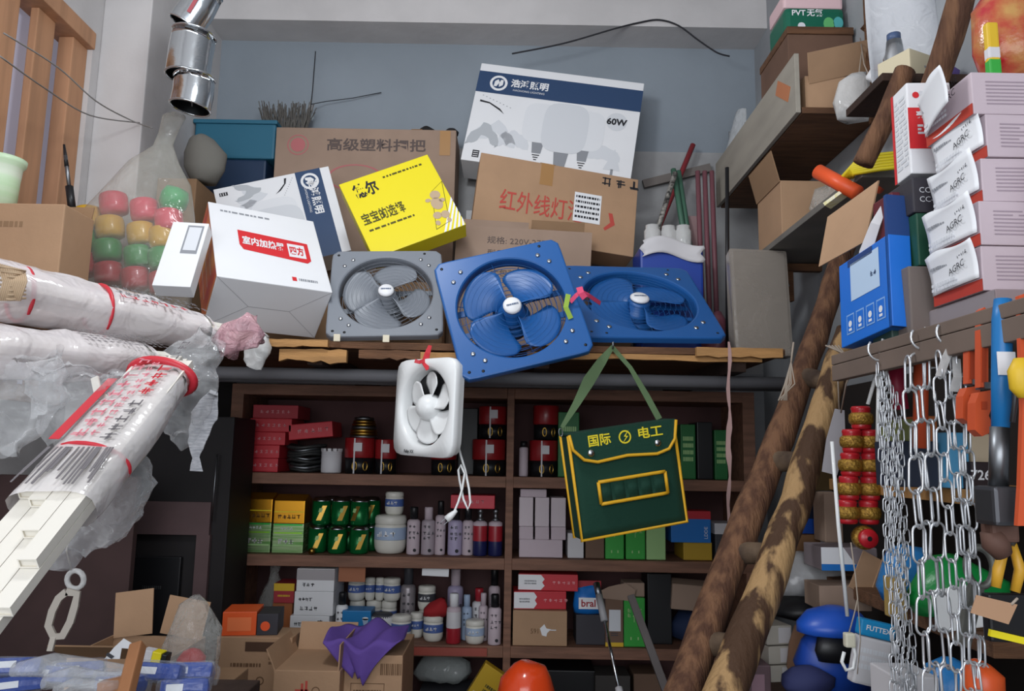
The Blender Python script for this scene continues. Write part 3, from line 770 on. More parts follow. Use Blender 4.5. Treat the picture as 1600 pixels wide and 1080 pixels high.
t = thing('food_packet', 'blue packet with red top standing on the black carton', 'packet', T((P(920, 950, YG).x, YG + .05, S3 + hgt(970, 1017, YG)))) 
mb = MB(); mb.blob([((0, 0, 0), .058, .03), ((0, 0, .03), .06, .034), ((0, 0, .075), .056, .028), ((0, 0, .1), .055, .008), ((0, 0, .115), .056, .003)], mat('packet_blue', '1d6fc0', .25), 20, .004, 3, 20)
mb.rect(-.04, .02, .045, .065, white, T((0, -.036, 0)) @ FR); mb.text('bral', 0, .042, .04, mat('can_red', '9e2530', .3), T((0, -.037, 0)) @ FR, bold=.02); mb.done('packet_body', t)
mb = MB(); mb.box(.112, .012, .03, dullred, T((0, -.006, .098)), .003); mb.done('packet_top', t)
def deco(mb, w, d, h):
    F_ = face('f', w, d, h); mb.rect(-w * .3, h * .3, w * .35, h * .72, palegrey, F_); mb.rect(-w / 2, 0, w / 2, h * .08, dyellow, F_); scribble(mb, -w * .2, h * .2, w * .2, h * .28, 2, dk, F_)
simple_box('carton', 'white and brown carton with a yellow foot beside the black one', 'carton', 946, 974, 938, 1018, S3, .12, mat('dull_brown_card', '6f5646', .7), Y=YG - .02, deco=deco)
mb = MB(); mb.prism([(-.07, 0), (.06, -.01), (.07, .035), (.03, .06), (.0, .055), (-.04, .045), (-.07, .03)], .003, card_g, RX(90)); o = mb.done('card_scrap'); o.matrix_world = T((P(965, 935, YG).x, YG - .021, S3 + hgt(938, 1018, YG) - .012)); tag(o, 'torn grey cardboard scrap over the white and brown carton', 'cardboard')
simple_box('carton', 'bright green upright carton standing on the lower shelf', 'carton', 975, 1008, 946, 1023, S3, .12, green, Y=YG - .02, deco=batt)
mb = MB(); mb.box(.085, .1, .055, card_g, bev=.004); o = mb.done('carton'); o.matrix_world = T((P(991, 935, YG).x, YG, S3 + hgt(946, 1023, YG - .02) + .0008)); tag(o, 'grey dented carton lying on the green one on the lower shelf', 'carton')
simple_box('carton', 'tall black carton at the right of the lower shelf', 'carton', 1012, 1050, 912, 1023, S3, .15, black, Y=YG + .03)
mb = MB(); mb.blob([((0, 0, 0), .1, .07), ((0, 0, .05), .11, .07), ((.02, 0, .1), .08, .05), ((.03, 0, .12), .04, .03)], mat('dark_blue_cloth', '1b2a4a', .8), 20, .02, 5, 18); o = mb.done('cloth'); o.matrix_world = T((P(1085, 1000, YG + .1).x, YG + .1, S3 + .015)); tag(o, 'dark blue cloth heap below the brown carton on the lower shelf', 'cloth')
t = thing('carton', 'open brown carton on the dark cloth at the right of the lower shelf', 'carton', T((P(1080, 950, YG).x, YG + .01, S3 + .138)) @ RY(4))
mb = MB(); mb.box(.16, .15, .1, card_g, bev=.003); mb.done('body', t)
mb = MB(); mb.box(.16, .004, .07, card_g, T((0, -.002, .101)) @ RX(-78)); mb.done('flap', t)
# ================================================================ goods on the loft platform
ZL = ZP + .001
def lamp_print(mb, F_, w, h, watt=True):
    """front of a bulb carton: navy band, logo, hills, three bulbs. Plane origin at lower middle"""
    y0, y1 = h * .70, h * .92
    mb.rect(-w / 2, y0, w / 2, y1, navy, F_)
    cy = (y0 + y1) / 2; U = T((0, 0, .0004)); r_ = (y1 - y0) * .36; lx = -w * .37
    mb.disc(lx, cy, r_, white, F_ @ U, 24); mb.disc(lx, cy, r_ * .72, navy, F_ @ T((0, 0, .0007)), 20)
    mb.flat([(lx - r_ * .5, cy - r_ * .45), (lx - r_ * .2, cy - r_ * .45), (lx + r_ * .1, cy + r_ * .1), (lx - r_ * .1, cy + r_ * .5), (lx - r_ * .45, cy + r_ * .2)], white, F_ @ T((0, 0, .001)))
    mb.flat([(lx + r_ * .5, cy + r_ * .45), (lx + r_ * .2, cy + r_ * .45), (lx + r_ * .05, cy - r_ * .1), (lx + r_ * .1, cy - r_ * .5), (lx + r_ * .5, cy - r_ * .2)], white, F_ @ T((0, 0, .0011)))
    mb.text('浩鸿照明', -w * .18, cy + h * .012, h * .085, white, F_ @ U, bold=.03)
    mb.text('HAOHONG LIGHTING', -w * .18, cy - h * .055, h * .028, white, F_ @ U)
    # brush stroke and hills
    mb.flat([(-w * .46, h * .62), (-w * .40, h * .605), (-w * .33, h * .55), (-w * .30, h * .50), (-w * .335, h * .535), (-w * .40, h * .59), (-w * .46, h * .60)], ink, F_)
    for k in range(9): mb.rect(-w * .45 + k * w * .022, h * .665 - k * h * .012, -w * .443 + k * w * .022, h * .672 - k * h * .012, greyink, F_)
    r = random.Random(4); base = h * .22
    for (x0, x1, hm, mm) in ((-.5, -.2, .2, palegrey), (-.49, -.3, .15, mat('mist_grey_print', 'b3b7bc', .7)), (-.32, -.12, .12, palegrey), (.2, .42, .07, palegrey)):
        n = 12; pl = [(w * x0, base if mm is not palegrey else base * .7)] + [(w * (x0 + (x1 - x0) * i / n), base * 1.15 + h * hm * math.sin(PI * i / n) * r.uniform(.55, 1)) for i in range(1, n)] + [(w * x1, base)]
        for i in range(len(pl) - 1): mb.flat([(pl[i][0], max(base * .8, pl[i][1] - h * .13)), (pl[i + 1][0], max(base * .8, pl[i + 1][1] - h * .13)), pl[i + 1], pl[i]], mm, F_ @ T((0, 0, .0002 if mm is not palegrey else .0001)))
    bulb_m = mat('printed_bulb_grey', 'd2d5da', .5); bulb_l = mat('printed_bulb_pale', 'dee0e4', .5)
    def pb(cx, cy, q, mm, off):
        G = F_ @ T((0, 0, off))
        pl = []
        for k in range(24):
            a = 2 * PI * k / 24; x, y = math.cos(a), math.sin(a)
            pl.append((cx + q * .5 * math.copysign(abs(x) ** .55, x), cy + q * .62 * math.copysign(abs(y) ** .55, y)))
        mb.flat(pl, mm, G)
        mb.flat([(cx - q * .16, cy - q * .62), (cx + q * .16, cy - q * .62), (cx + q * .12, cy - q * .95), (cx - q * .12, cy - q * .95)], greyink, G)
        for k in range(3): mb.rect(cx - q * (.1 - .03 * k), cy - q * (1.02 + .07 * k), cx + q * (.1 - .03 * k), cy - q * (.99 + .07 * k), ink, G)
    pb(-.07 * w, h * .46, h * .32, bulb_l, .0004); pb(.2 * w, h * .44, h * .32, bulb_l, .0005); pb(.075 * w, h * .44, h * .4, bulb_m, .0008)
    mb.disc(w * .37, h * .57, h * .09, palegrey, F_, 22)
    if watt: mb.text('60W', w * .37, h * .565, h * .085, ink, F_ @ U, bold=.04)
    mb.flat([(w * .33, h * .09), (w * .43, h * .09), (w * .385, h * .3)], bulb_m, F_ @ U); mb.rect(w * .375, h * .03, w * .39, h * .1, greyink, F_ @ U)
    mb.rect(-w * .44, h * .04, -w * .40, h * .11, ink, F_)
    for k in range(3): mb.rect(-w * .435, h * (.05 + .02 * k), -w * .405, h * (.056 + .02 * k), white, F_ @ U)
# --- plain broom carton far behind
def P_plat(px, Y): return PXW
t = thing('carton', 'large brown broom carton standing at the back of the loft', 'carton', T((P(568, 300, 3.42).x, 3.42, ZL)))
w = P(710, 260, 3.42).x - P(427, 260, 3.42).x; h = P(568, 201, 3.42).z - ZL
mb = MB(); mb.box(w, .24, h, card_g, bev=.004); F_ = face('f', w, .24, h)
mb.textw('高级塑料扫把', w * .06, h - .08, w * .55, .062, mat('faded_black_print', '5b4f4c', .8), F_, bold=.02)
pr = mat('faded_red_print', 'b0686a', .8)
mb.disc(-w * .375, h - .085, .05, pr, F_, 24, .045); mb.disc(-w * .375, h - .085, .034, pr, F_, 24)
mb.disc(-w * .05, h - .24, .13, pr, F_, 28, .118, sq=.5)
mb.done('body', t)
mb = MB(); mb.box(.05, .24, .0015, tape, T((w * .28, 0, h + .0005))); mb.box(.05, .0015, .12, tape, T((w * .44, -.002, h - .125))); mb.done('tape', t)
# --- heater carton
M, w, d, h = fit({(0, 1, 0): (315, 505), (1, 1, 0): (492, 528), (0, 0, 0): (344, 434), (1, 0, 0): (519, 460), (1, 0, 1): (490, 344), (0, 0, 1): (326, 313), (0, 1, 1): (301, 394)}, 2.5, (R(-42), 0, R(14)), (.4, .25, .25), pw=9)
t = thing('carton', 'white heater carton with a red banner tilted at the left of the loft edge', 'carton', M)
heat = mat('heater_side_print', 'b52a24', .4, hex2='e08a3a', vs=5, stretch=(1, 1, 3))
mb = MB(); mb.box(w, d, h, white, bev=.003); F_ = face('f', w, d, h)
mb.flat([(-w * .27, h * .66), (w * .37, h * .62), (w * .37, h * .38), (w * .33, h * .34), (-w * .24, h * .40), (-w * .27, h * .46)], redprint, F_)
mb.textw('室内加热器', -w * .05, h * .52, w * .38, h * .115, white, F_ @ T((0, 0, .0004)), rot=-2.5, bold=.03)
mb.rect(w * .17, h * .40, w * .33, h * .58, white, F_ @ T((0, 0, .0004))); mb.textw('四方', w * .25, h * .49, w * .13, h * .12, redprint, F_ @ T((0, 0, .0008)), bold=.03)
mb.rect(w * .15, h * .08, w * .19, h * .13, redprint, F_); scribble(mb, w * .21, h * .08, w * .38, h * .13, 1, greyink, F_)
scribble(mb, -w * .4, h * .88, w * .05, h * .92, 1, greyink, F_, seed=4)
L_ = face('l', w, d, h); mb.rect(-d * .49, h * .01, d * .49, h * .99, heat, L_)
for k in range(3): mb.flat([(-d * .3 + k * d * .25, h * .2), (-d * .28 + k * d * .25, h * .2), (-d * .18 + k * d * .25, h * .6), (-d * .2 + k * d * .25, h * .6)], palegrey, L_ @ T((0, 0, .0004)))
U_ = face('u', w, d, h)   # folded end
sm = mat('fold_line_grey', 'b4b4b8', .6)
for (a, b) in (((-.5, .5), (-.18, .0)), ((-.5, -.5), (-.18, .0)), ((.5, .5), (.18, 0)), ((.5, -.5), (.18, 0)), ((-.18, 0), (.18, 0))):
    mb.bar((a[0] * w, a[1] * d, .0003), (b[0] * w, b[1] * d, .0003), .0025, .001, sm, up=(0, 0, 1)) if False else mb.flat([(a[0] * w, a[1] * d - .001), (b[0] * w, b[1] * d - .001), (b[0] * w, b[1] * d + .0015), (a[0] * w, a[1] * d + .0015)], sm, U_)
mb.done('body', t)
# --- bulb carton lying on its side behind it
M, w, d, h = quad((331, 297), (514, 259), (548, 392), (366, 432), 3.12, (-18, 0, 0))
t = thing('carton', 'white bulb carton with its navy band turned upright, left of the yellow carton', 'carton', M)
mb = MB(); mb.box(w, .16, h, white, bev=.003)
lamp_print(mb, T((w / 2 , 0, h / 2)) @ FR @ RZ(-90) @ T((0, -w, .0008)), h, w, False)
mb.done('body', t)
# --- yellow carton
M, w, d, h = quad((528, 290), (668, 240), (728, 352), (585, 402), 2.78, (-20, 0, 0))
t = thing('carton', 'bright yellow carton with black lettering leaning behind the grey fan', 'carton', M)
mb = MB(); mb.box(w, .08, h, yellow, bev=.003); F_ = face('f', w, .1, h)
mb.textw('德尔', -w * .268, h * .83, w * .26, h * .19, ink, F_, bold=.03); mb.textw('宝宝的选择', -w * .21, h * .47, w * .46, h * .15, mat('olive_ink', '4d4a18', .6), F_, bold=.02)
scribble(mb, -w * .05, h * .88, w * .40, h * .92, 1, mat('olive_ink', '4d4a18', .6), F_, seed=8); scribble(mb, -w * .42, h * .3, w * .08, h * .34, 1, mat('olive_ink', '4d4a18', .6), F_, seed=5)
for k in range(5): mb.flat([(w * (.26 + .05 * k), 0), (w * (.285 + .05 * k), 0), (w * .5, h * (.34 - .068 * k)), (w * .5, h * (.38 - .068 * k))] , white, F_)
fig = mat('printed_figure_tan', 'b9a184', .6); olive = mat('olive_ink', '4d4a18', .6); G = F_ @ T((0, 0, .0005))
dm = [(.20, .06), (.34, .52), (.49, .60), (.36, .10)]
for k in range(4):
    a, b = dm[k], dm[(k + 1) % 4]; mb.flat([(a[0] * w, a[1] * h), (b[0] * w, b[1] * h), (b[0] * w + .003, b[1] * h + .003), (a[0] * w + .003, a[1] * h + .003)], olive, F_)
for (x, y, q, sq) in ((.36, .47, .055, 1), (.335, .36, .062, 1.3), (.28, .22, .045, 1), (.36, .20, .045, 1.1), (.265, .43, .03, .8), (.40, .38, .03, .9), (.25, .13, .025, 1.3), (.37, .12, .022, 1.3)): mb.disc(w * x, h * y, w * q, fig, G, 18, sq=sq)
mb.done('body', t)
# --- infrared lamp carton and the bulb carton on it
M, w, d, h = quad((752, 238), (997, 281), (990, 402), (735, 360), 3.16, (-6, 0, 0))
zb = M.translation.z
t = thing('carton', 'brown cardboard carton with red lettering under the large bulb carton', 'carton', M)
W1, H1 = w, h
mb = MB(); mb.box(w, .14, h, card, bev=.003); F_ = face('f', w, .14, h)
mb.textw('红外线灯泡', -w * .09, h * .45, w * .52, h * .27, redink, F_, bold=.008)
mb.flat([(w * .31, h * .27), (w * .37, h * .36), (w * .35, h * .50), (w * .325, h * .50), (w * .34, h * .38), (w * .30, h * .30)], redink, F_)
glyphs(mb, w * .3, h * .9, 3, h * .12, ink, F_, 8, pitch=1.4)
mb.done('body', t)
mb = MB(); mb.rect(w * .105, h * .33, w * .275, h * .70, white, F_ @ T((0, 0, .0012))); scribble(mb, w * .115, h * .36, w * .265, h * .68, 5, ink, F_ @ T((0, 0, .0016)), h=.45, gap=.35); mb.done('address_label', t)
mb = MB(); mb.rect(-w * .12, h * .72, -w * .04, h, tape, F_); mb.box(.07, .14, .001, tape, T((-w * .08, 0, h + .0004))); mb.done('tape', t)
M, w, d, h = quad((753, 95), (1008, 134), (984, 281), (719, 253), 3.44, (-12, 0, 0))
t = thing('carton', 'large white bulb carton with navy band leaning on top of the infrared lamp carton', 'carton', M)
mb = MB(); mb.box(w, .17, h, white, bev=.003); lamp_print(mb, face('f', w, .17, h), w, h); mb.done('body', t)
# --- long open brown carton in front of it
t = thing('carton', 'tall open cardboard carton behind the big blue fan', 'carton', T((P(810, 400, 3.04).x, 3.04, ZL + .012)) @ RY(2.5))
w = P(917, 385, 3.0).x - P(702, 385, 3.0).x; h = P(810, 362, 3.0).z - ZL - .003
mb = MB()
for (x, y, ww, dd) in ((0, 0, w, .004), (0, .076, w, .004), (-w / 2 + .002, .004, .004, .072), (w / 2 - .002, .004, .004, .072)): mb.box(ww, dd, h, card_g, T((x, y, .016)))
mb.box(w - .002, .08, .004, card_g, T((0, 0, .016)))
F_ = face('f', w, .15, h) @ T((0, .016, 0))
mb.textw('规格: 220V-275W', -w * .02, h - .055, w * .5, .03, mat('faded_black_print', '5b4f4c', .8), F_); mb.textw('型号: 150W', -w * .1, h - .11, w * .33, .03, mat('faded_black_print', '5b4f4c', .8), F_)
mb.textw('大包装 : 1000X170', w * .02, h - .19, w * .5, .03, mat('faded_black_print', '5b4f4c', .8), F_); mb.done('body', t)
mb = MB(); mb.box(w * .5, .004, .05, card_g, T((-w * .22, .0, h + .014)) @ RX(-40)); mb.done('flap', t)
mb = MB(); mb.box(w * .4, .004, .06, card_d, T((w * .25, .07, h + .014)) @ RX(20)); mb.done('flap', t)

# --- cartons that carry the upper ones, seen in the gaps and through the fans
def filler(label, x0, x1, y0, y1, z1, m, z0=None):
    z0 = ZL if z0 is None else z0
    mb = MB(); mb.box(x1 - x0, y1 - y0, z1 - z0, m, bev=.004); o = mb.done('carton'); o.matrix_world = T(((x0 + x1) / 2, y0, z0)); return tag(o, label, 'carton')
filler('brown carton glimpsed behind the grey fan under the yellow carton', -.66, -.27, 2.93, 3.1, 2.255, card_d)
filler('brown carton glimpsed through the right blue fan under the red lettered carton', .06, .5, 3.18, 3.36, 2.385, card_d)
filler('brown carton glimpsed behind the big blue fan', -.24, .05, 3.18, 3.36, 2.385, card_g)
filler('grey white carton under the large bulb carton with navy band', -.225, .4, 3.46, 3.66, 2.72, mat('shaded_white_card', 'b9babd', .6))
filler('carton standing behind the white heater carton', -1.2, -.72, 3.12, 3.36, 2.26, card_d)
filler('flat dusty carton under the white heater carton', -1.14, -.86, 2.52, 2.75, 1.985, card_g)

# --- extractor fans
def vent_fan(name, label, M, S, m, capm, n_bl=4, rot=0.0, tilt=.03, glass=False):
    t = thing(name, label, 'fan', M)
    N = 72; hr = S * .412; rc = S * .07; cz = S / 2
    def outl(q):
        pl = []
        for k in range(N):
            a = 2 * PI * (k + .5) / N; c, s_ = math.cos(a), math.sin(a); hh = S / 2 - q
            f = hh / max(abs(c), abs(s_)); x, z = c * f, s_ * f
            r_ = rc - q * .3; ix, iz = hh - r_, hh - r_
            if abs(x) > ix and abs(z) > iz:
                # project onto the rounded corner
                lo, hi = 0.0, f
                for _ in range(24):
                    md = (lo + hi) / 2; xx, zz = abs(c * md) - ix, abs(s_ * md) - iz
                    ins = not (xx > 0 and zz > 0 and xx * xx + zz * zz > r_ * r_)
                    if ins: lo = md
                    else: hi = md
                x, z = c * lo, s_ * lo
            pl.append((x, z))
        return pl
    def circ(r_): return [(r_ * math.cos(2 * PI * (k + .5) / N), r_ * math.sin(2 * PI * (k + .5) / N)) for k in range(N)]
    loops = [(outl(.004), .026), (outl(.0), .024), (outl(.0), .006), (outl(.002), .0015), (outl(.006), 0), (circ(hr * 1.035), 0), (circ(hr * 1.01), .003), (circ(hr), .01), (circ(hr), .05)]
    vs = [(x, y, z + cz) for L, y in loops for x, z in L]; fs = []
    for i in range(len(loops) - 1):
        for k in range(N): fs.append((i * N + k, i * N + (k + 1) % N, (i + 1) * N + (k + 1) % N, (i + 1) * N + k))
    mb = MB(); mb.add(vs, fs, m, smooth=False)
    for (a, b) in ((-.44, -.44), (-.34, -.455), (.44, -.44), (.34, .455), (-.44, .44)): mb.lathe([(.005, 0), (.005, .0006), (0, .0006)], black, 10, T((a * S, 0, cz + b * S)) @ RX(90))
    mb.done('frame', t)
    for k in range(n_bl):
        a0 = R(rot) + 2 * PI * k / n_bl; r0, r1 = .08 * S, .395 * S
        def f(u, v):
            q = 2 * v - 1
            rr = r0 + (r1 - r0) * u * (1 - .10 * q * q - .05 * q)
            sp = R(40) + R(46) * math.sin(min(u * 1.15, 1) * PI / 2) - R(26) * max(0, u - .7) ** 2 / .09
            a = a0 + q * sp / 2 + .22 * u
            return (rr * math.cos(a), .03 + tilt * .8 * q * (1 - .35 * u), cz + rr * math.sin(a))
        mb = MB(); mb.surf(f, 12, 12, m, th=.0025); mb.done('blade', t)
    mb = MB(); mb.lathe([(S * .11, -.04), (S * .11, -.02), (S * .1, -.005), (S * .085, .0), (S * .08, .024), (S * .06, .034), (0, .036)], m, 28, T((0, .036, cz)) @ RX(90)); mb.done('hub', t)
    mb = MB(); mb.lathe([(S * .07, .0), (S * .07, .006), (S * .055, .012), (0, .014)], capm, 24, T((0, -.001, cz)) @ RX(90))
    scribble(mb, -S * .045, cz - S * .012, S * .045, cz + S * .012, 1, navy, T((0, -.0155, 0)) @ FR); mb.done('hub_badge', t)
    mb = MB()
    for k in range(9):
        rr = hr * (.2 + .095 * k); mb.tube([(rr * math.cos(2 * PI * j / 40), .05 , cz + rr * math.sin(2 * PI * j / 40)) for j in range(40)], .0013, m, 4, closed=True)
    for k in range(8):
        a = PI / 8 + k * PI / 4; mb.tube([(S * .1 * math.cos(a), .053, cz + S * .1 * math.sin(a)), (hr * math.cos(a), .053, cz + hr * math.sin(a))], .0015, m, 4)
    mb.done('wire_guard', t)
    mb = MB()
    for k in range(9):
        rr = hr * (.2 + .09 * k); mb.tube([(rr * math.cos(2 * PI * j / 40), .012, cz + rr * math.sin(2 * PI * j / 40)) for j in range(40)], .0006, m, 4, closed=True)
    for a in (R(60 + rot), R(240 + rot), R(150 + rot), R(330 + rot)): mb.tube([(S * .08 * math.cos(a), .011, cz + S * .08 * math.sin(a)), (hr * 1.02 * math.cos(a), .011, cz + hr * 1.02 * math.sin(a))], .0007, m, 4)
    mb.done('front_guard', t)
    mb = MB(); mb.lathe([(S * .15, 0), (S * .15, .05), (S * .1, .06), (0, .06)], m, 24, T((0, .075, cz)) @ RX(-90))
    mb.box(hr * 2, .006, .02, m, T((0, .058, cz - .05))); mb.box(hr * 2, .006, .02, m, T((0, .058, cz + .03))); mb.done('motor', t)
    for a in (0, 90, 180, 270):
        for dx in (-.022, .022):
            b = R(a + 45); c = (math.cos(b) * S * .485 + math.cos(b + PI / 2) * dx * S / .43 , math.sin(b) * S * .485 + math.sin(b + PI / 2) * dx * S / .43)
            mb = MB(); mb.lathe([(S * .018, 0), (S * .018, .002), (S * .01, .004), (0, .0045)], steel, 12, T((c[0], -.0004, cz + c[1])) @ RX(90)); mb.box(S * .022, .0008, S * .004, dsteel, T((c[0], -.0056, cz + c[1]))); mb.done('screw', t)
    return t
M, w, d, h = quad((678, 408), (868, 375), (932, 542), (722, 602), 2.30)
vent_fan('extractor_fan', 'large blue extractor fan hanging over the loft edge', M, (w + h) / 2, blue, white, 4, 38)
M, w, d, h = quad((525, 388), (685, 386), (690, 526), (511, 527), 2.52, (-25, 0, 0))
print('grey fan', w, h)
vent_fan('extractor_fan', 'grey extractor fan standing at the loft edge beside the heater carton', M @ T((0, 0, .004)) , (w + h) / 2, mat('fan_grey_paint', '7c8189', .4), white, 4, 65)
M, w, d, h = quad((886, 399), (1050, 408), (1124, 527), (930, 529), 2.54, (-45, 0, 0))
print('fan2', w, h, M.to_euler())
vent_fan('extractor_fan', 'blue extractor fan leaning back at the right of the loft edge', M @ T((0, 0, .004)), (w + h) / 2, blue, white, 4, 30)

# --- white wall fan with its cord
M, w, d, h = quad((622, 578), (713, 561), (711, 709), (606, 720), 2.52, (0, 3, -47), pw=60)
print('wallfan', w, h, [round(math.degrees(a)) for a in M.to_euler()])
h = (w + h) / 2
t = thing('wall_fan', 'white plastic wall fan hanging below the loft edge', 'fan', M)
N = 64; cz = h / 2; hr = h * .42
sq = []
for k in range(N):
    a = 2 * PI * (k + .5) / N; c, s_ = math.cos(a), math.sin(a); p_ = 9
    f = (h / 2) / ((abs(c) ** p_ + abs(s_) ** p_) ** (1 / p_)); sq.append((c * f * 1.0, s_ * f))
def lp(pl, k, y): return [(x * k, y, z * k + cz) for x, z in pl]
ci = [(math.cos(2 * PI * (k + .5) / N), math.sin(2 * PI * (k + .5) / N)) for k in range(N)]
loops = [lp(sq, .95, .042), lp(sq, .98, .025), lp(sq, 1, .018), lp(sq, 1, .006), lp(sq, .985, 0), lp(ci, hr * 1.03, .0), lp(ci, hr * .97, .004), lp(ci, hr * .93, .015), lp(ci, hr * .9, .042)]
vs = [p for L in loops for p in L]; fs = [(i * N + k, i * N + (k + 1) % N, (i + 1) * N + (k + 1) % N, (i + 1) * N + k) for i in range(len(loops) - 1) for k in range(N)]
mb = MB(); mb.add(vs, fs, whitep, smooth=True); mb.text('Fafay XX', -h * .2, h * .045, h * .045, ink, FR @ T((0, 0, .001)), bold=.02); mb.done('housing', t)
for k in range(6):
    a0 = R(20) + 2 * PI * k / 6
    def f(u, v):
        q = 2 * v - 1; rr = h * (.10 + .27 * u * (1 - .12 * q * q)); sp = R(48) + R(16) * u - R(20) * max(0, u - .75) / .25
        a = a0 + q * sp / 2 + .15 * u
        return (rr * math.cos(a), .024 + .011 * q, cz + rr * math.sin(a))
    mb = MB(); mb.surf(f, 10, 8, whitep, th=.003); mb.done('blade', t)
mb = MB(); mb.lathe([(h * .14, -.02), (h * .14, .0), (h * .13, .018), (h * .09, .035), (h * .04, .042), (0, .043)], whitep, 28, T((0, .026, cz)) @ RX(90)); mb.done('hub', t)
mb = MB(); mb.lathe([(h * .36, 0), (h * .36, .02), (h * .2, .05), (0, .05)], black, 28, T((0, .041, cz)) @ RX(-90)); mb.done('motor', t)
mb = MB()
Mi = M.inverted()
ck = [P(x, y, Y) for x, y, Y in ((716, 695, 2.40), (720, 712, 2.39), (727, 735, 2.37), (733, 765, 2.36), (735, 785, 2.36), (731, 797, 2.36), (724, 780, 2.36), (718, 750, 2.37), (716, 735, 2.37), (720, 727, 2.365), (726, 740, 2.36), (722, 765, 2.355), (716, 785, 2.35), (711, 797, 2.35), (706, 806, 2.35))]
mb.tube([Mi @ p for p in ck], .0038, whitep, 7); cord = mb.done('cord', t)
a, b = Mi @ P(709, 802, 2.35), Mi @ P(698, 812, 2.35); dr = (b - a).normalized()
mb = MB(); mb.tube([a - dr * .012, a, a + dr * .012, b], .008, whitep, 10, scale=[.6, 1, 1.35, 1.5]); 
sd = dr.orthogonal().normalized()
for s_ in (-1, 1): mb.bar(b + sd * .006 * s_, b + sd * .006 * s_ + dr * .018, .006, .0016, dsteel)
mb.done('plug', cord)
# red ribbon tying it to the platform
mb = MB(); mb.ribbon([P(668, 578, 2.37), P(664, 566, 2.4), P(668, 552, 2.44), P(672, 540, 2.462)], .016, .002, red, up=(0, -1, 0), scale=[.6, 1.4, 1.1, .7]); mb.ribbon([P(668, 562, 2.40), P(655, 566, 2.39), P(648, 564, 2.39)], .012, .002, red, up=(0, -1, 0))
tag(mb.done('ribbon'), 'short red ribbon tying the white wall fan to the loft edge', 'ribbon')
# pink ribbon between the two blue fans, yellow green tie
pk = mat('pink_ribbon', 'd8476e', .6)
mb = MB(); mb.ribbon([P(891, 472, 2.37), P(900, 462, 2.36), P(908, 455, 2.36), P(920, 462, 2.38), P(938, 474, 2.44)], .013, .002, pk, up=(0, -1, 0)); mb.ribbon([P(905, 449, 2.36), P(908, 458, 2.355), P(914, 466, 2.36)], .02, .003, pk, up=(0, -1, 0))
tag(mb.done('ribbon'), 'pink ribbon knotted between the two blue fans', 'ribbon')
mb = MB(); mb.ribbon([P(888, 460, 2.37), P(884, 480, 2.36), P(892, 498, 2.365)], .016, .002, mat('lime_ribbon', '8fae3c', .6), up=(0, -1, 0)); tag(mb.done('ribbon'), 'lime green ribbon on the right edge of the large blue fan', 'ribbon')
# long frayed pink cord from the platform
fr = mat('frayed_pink_cloth', 'a98a86', .9, var=.2)
mb = MB(); pts = [P(1139, y, 2.47) + V((.003 * math.sin(y * .07), 0, 0)) for y in range(534, 834, 15)]
mb.ribbon(pts, .012, .004, fr, up=(0, -1, 0), scale=[.5 + .5 * abs(math.sin(i * .9)) + (.5 if 8 < i < 13 else 0) for i in range(len(pts))]); tag(mb.done('cloth_strip'), 'long frayed pink cloth strip hanging from the right of the loft edge', 'cloth')

# --- green tool bag
M, w, d, h = quad((889, 683), (1050, 657), (1074, 815), (907, 845), 2.36, (0, 0, 12))
print('bag', w, h, [round(math.degrees(a)) for a in M.to_euler()])
canvas = mat('green_canvas', '0f3a2c', .85, bump=.15, bs=120); piping = mat('yellow_piping', 'd9a51f', .6); strapm = mat('olive_webbing', '5c7350', .8)
t = thing('tool_bag', 'dark green canvas tool bag with yellow piping hanging from the loft', 'bag', M)
D = .07
mb = MB()
def fbag(u, v):
    x = (u - .5) * w; z = v * h; return (x, -.012 * math.sin(PI * u) * math.sin(PI * min(1, v * 1.1)), z)
mb.box(w, D, h, canvas, bev=.006); mb.surf(fbag, 12, 12, canvas, th=-.001); mb.done('body', t)
mb = MB(); e = .002
for y in (-.003, D + .002): mb.tube([(-w / 2, y, h), (-w / 2, y, 0), (w / 2, y, 0), (w / 2, y, h)], .0055, piping, 8)
mb.done('piping', t)
fl = [(-w / 2 - .002, h + .004), (-w / 2 + .004, h * .87), (-w * .40, h * .76), (-w * .28, h * .72), (0, h * .74), (w * .28, h * .71), (w * .40, h * .74), (w * .47, h * .83), (w / 2 + .002, h + .004)]
mb = MB(); mb.prism(fl, .004, canvas, T((0, -.016, 0)) @ FR); mb.box(w + .004, D + .02, .005, canvas, T((0, -.018, h + .002)))
mb.text('国际', -w * .24, h * .92, h * .12, mat('yellow_print', 'e5d22b', .6), T((0, -.0205, 0)) @ FR, bold=.02); mb.text('电工', w * .24, h * .925, h * .12, mat('yellow_print', 'e5d22b', .6), T((0, -.0205, 0)) @ FR, bold=.02, sx=1.15)
G = T((0, -.0212, 0)) @ FR; mb.disc(0, h * .92, h * .065, mat('yellow_print', 'e5d22b', .6), G, 24, h * .05)
mb.flat([(-.012, h * .855), (.004, h * .92), (-.004, h * .925), (.014, h * .985), (.003, h * .93), (.011, h * .925)], mat('yellow_print', 'e5d22b', .6), T((0, -.0006, 0)) @ G)
flap = mb.done('flap', t)
mb = MB(); mb.tube([(x, -.0205, z) for x, z in fl], .005, piping, 8); mb.done('flap_piping', flap)
for x in (-.33, .3):
    mb = MB(); mb.lathe([(.011, 0), (.011, .003), (.007, .006), (0, .0065)], steel, 16, T((x * w, -.0205, h * .815)) @ RX(90)); mb.done('snap', flap)
mb = MB(); x0, x1, z0, z1 = -w * .3, w * .33, h * .32, h * .53
mb.box(x1 - x0, .006, z1 - z0, canvas, T(((x0 + x1) / 2, -.019, z0)))
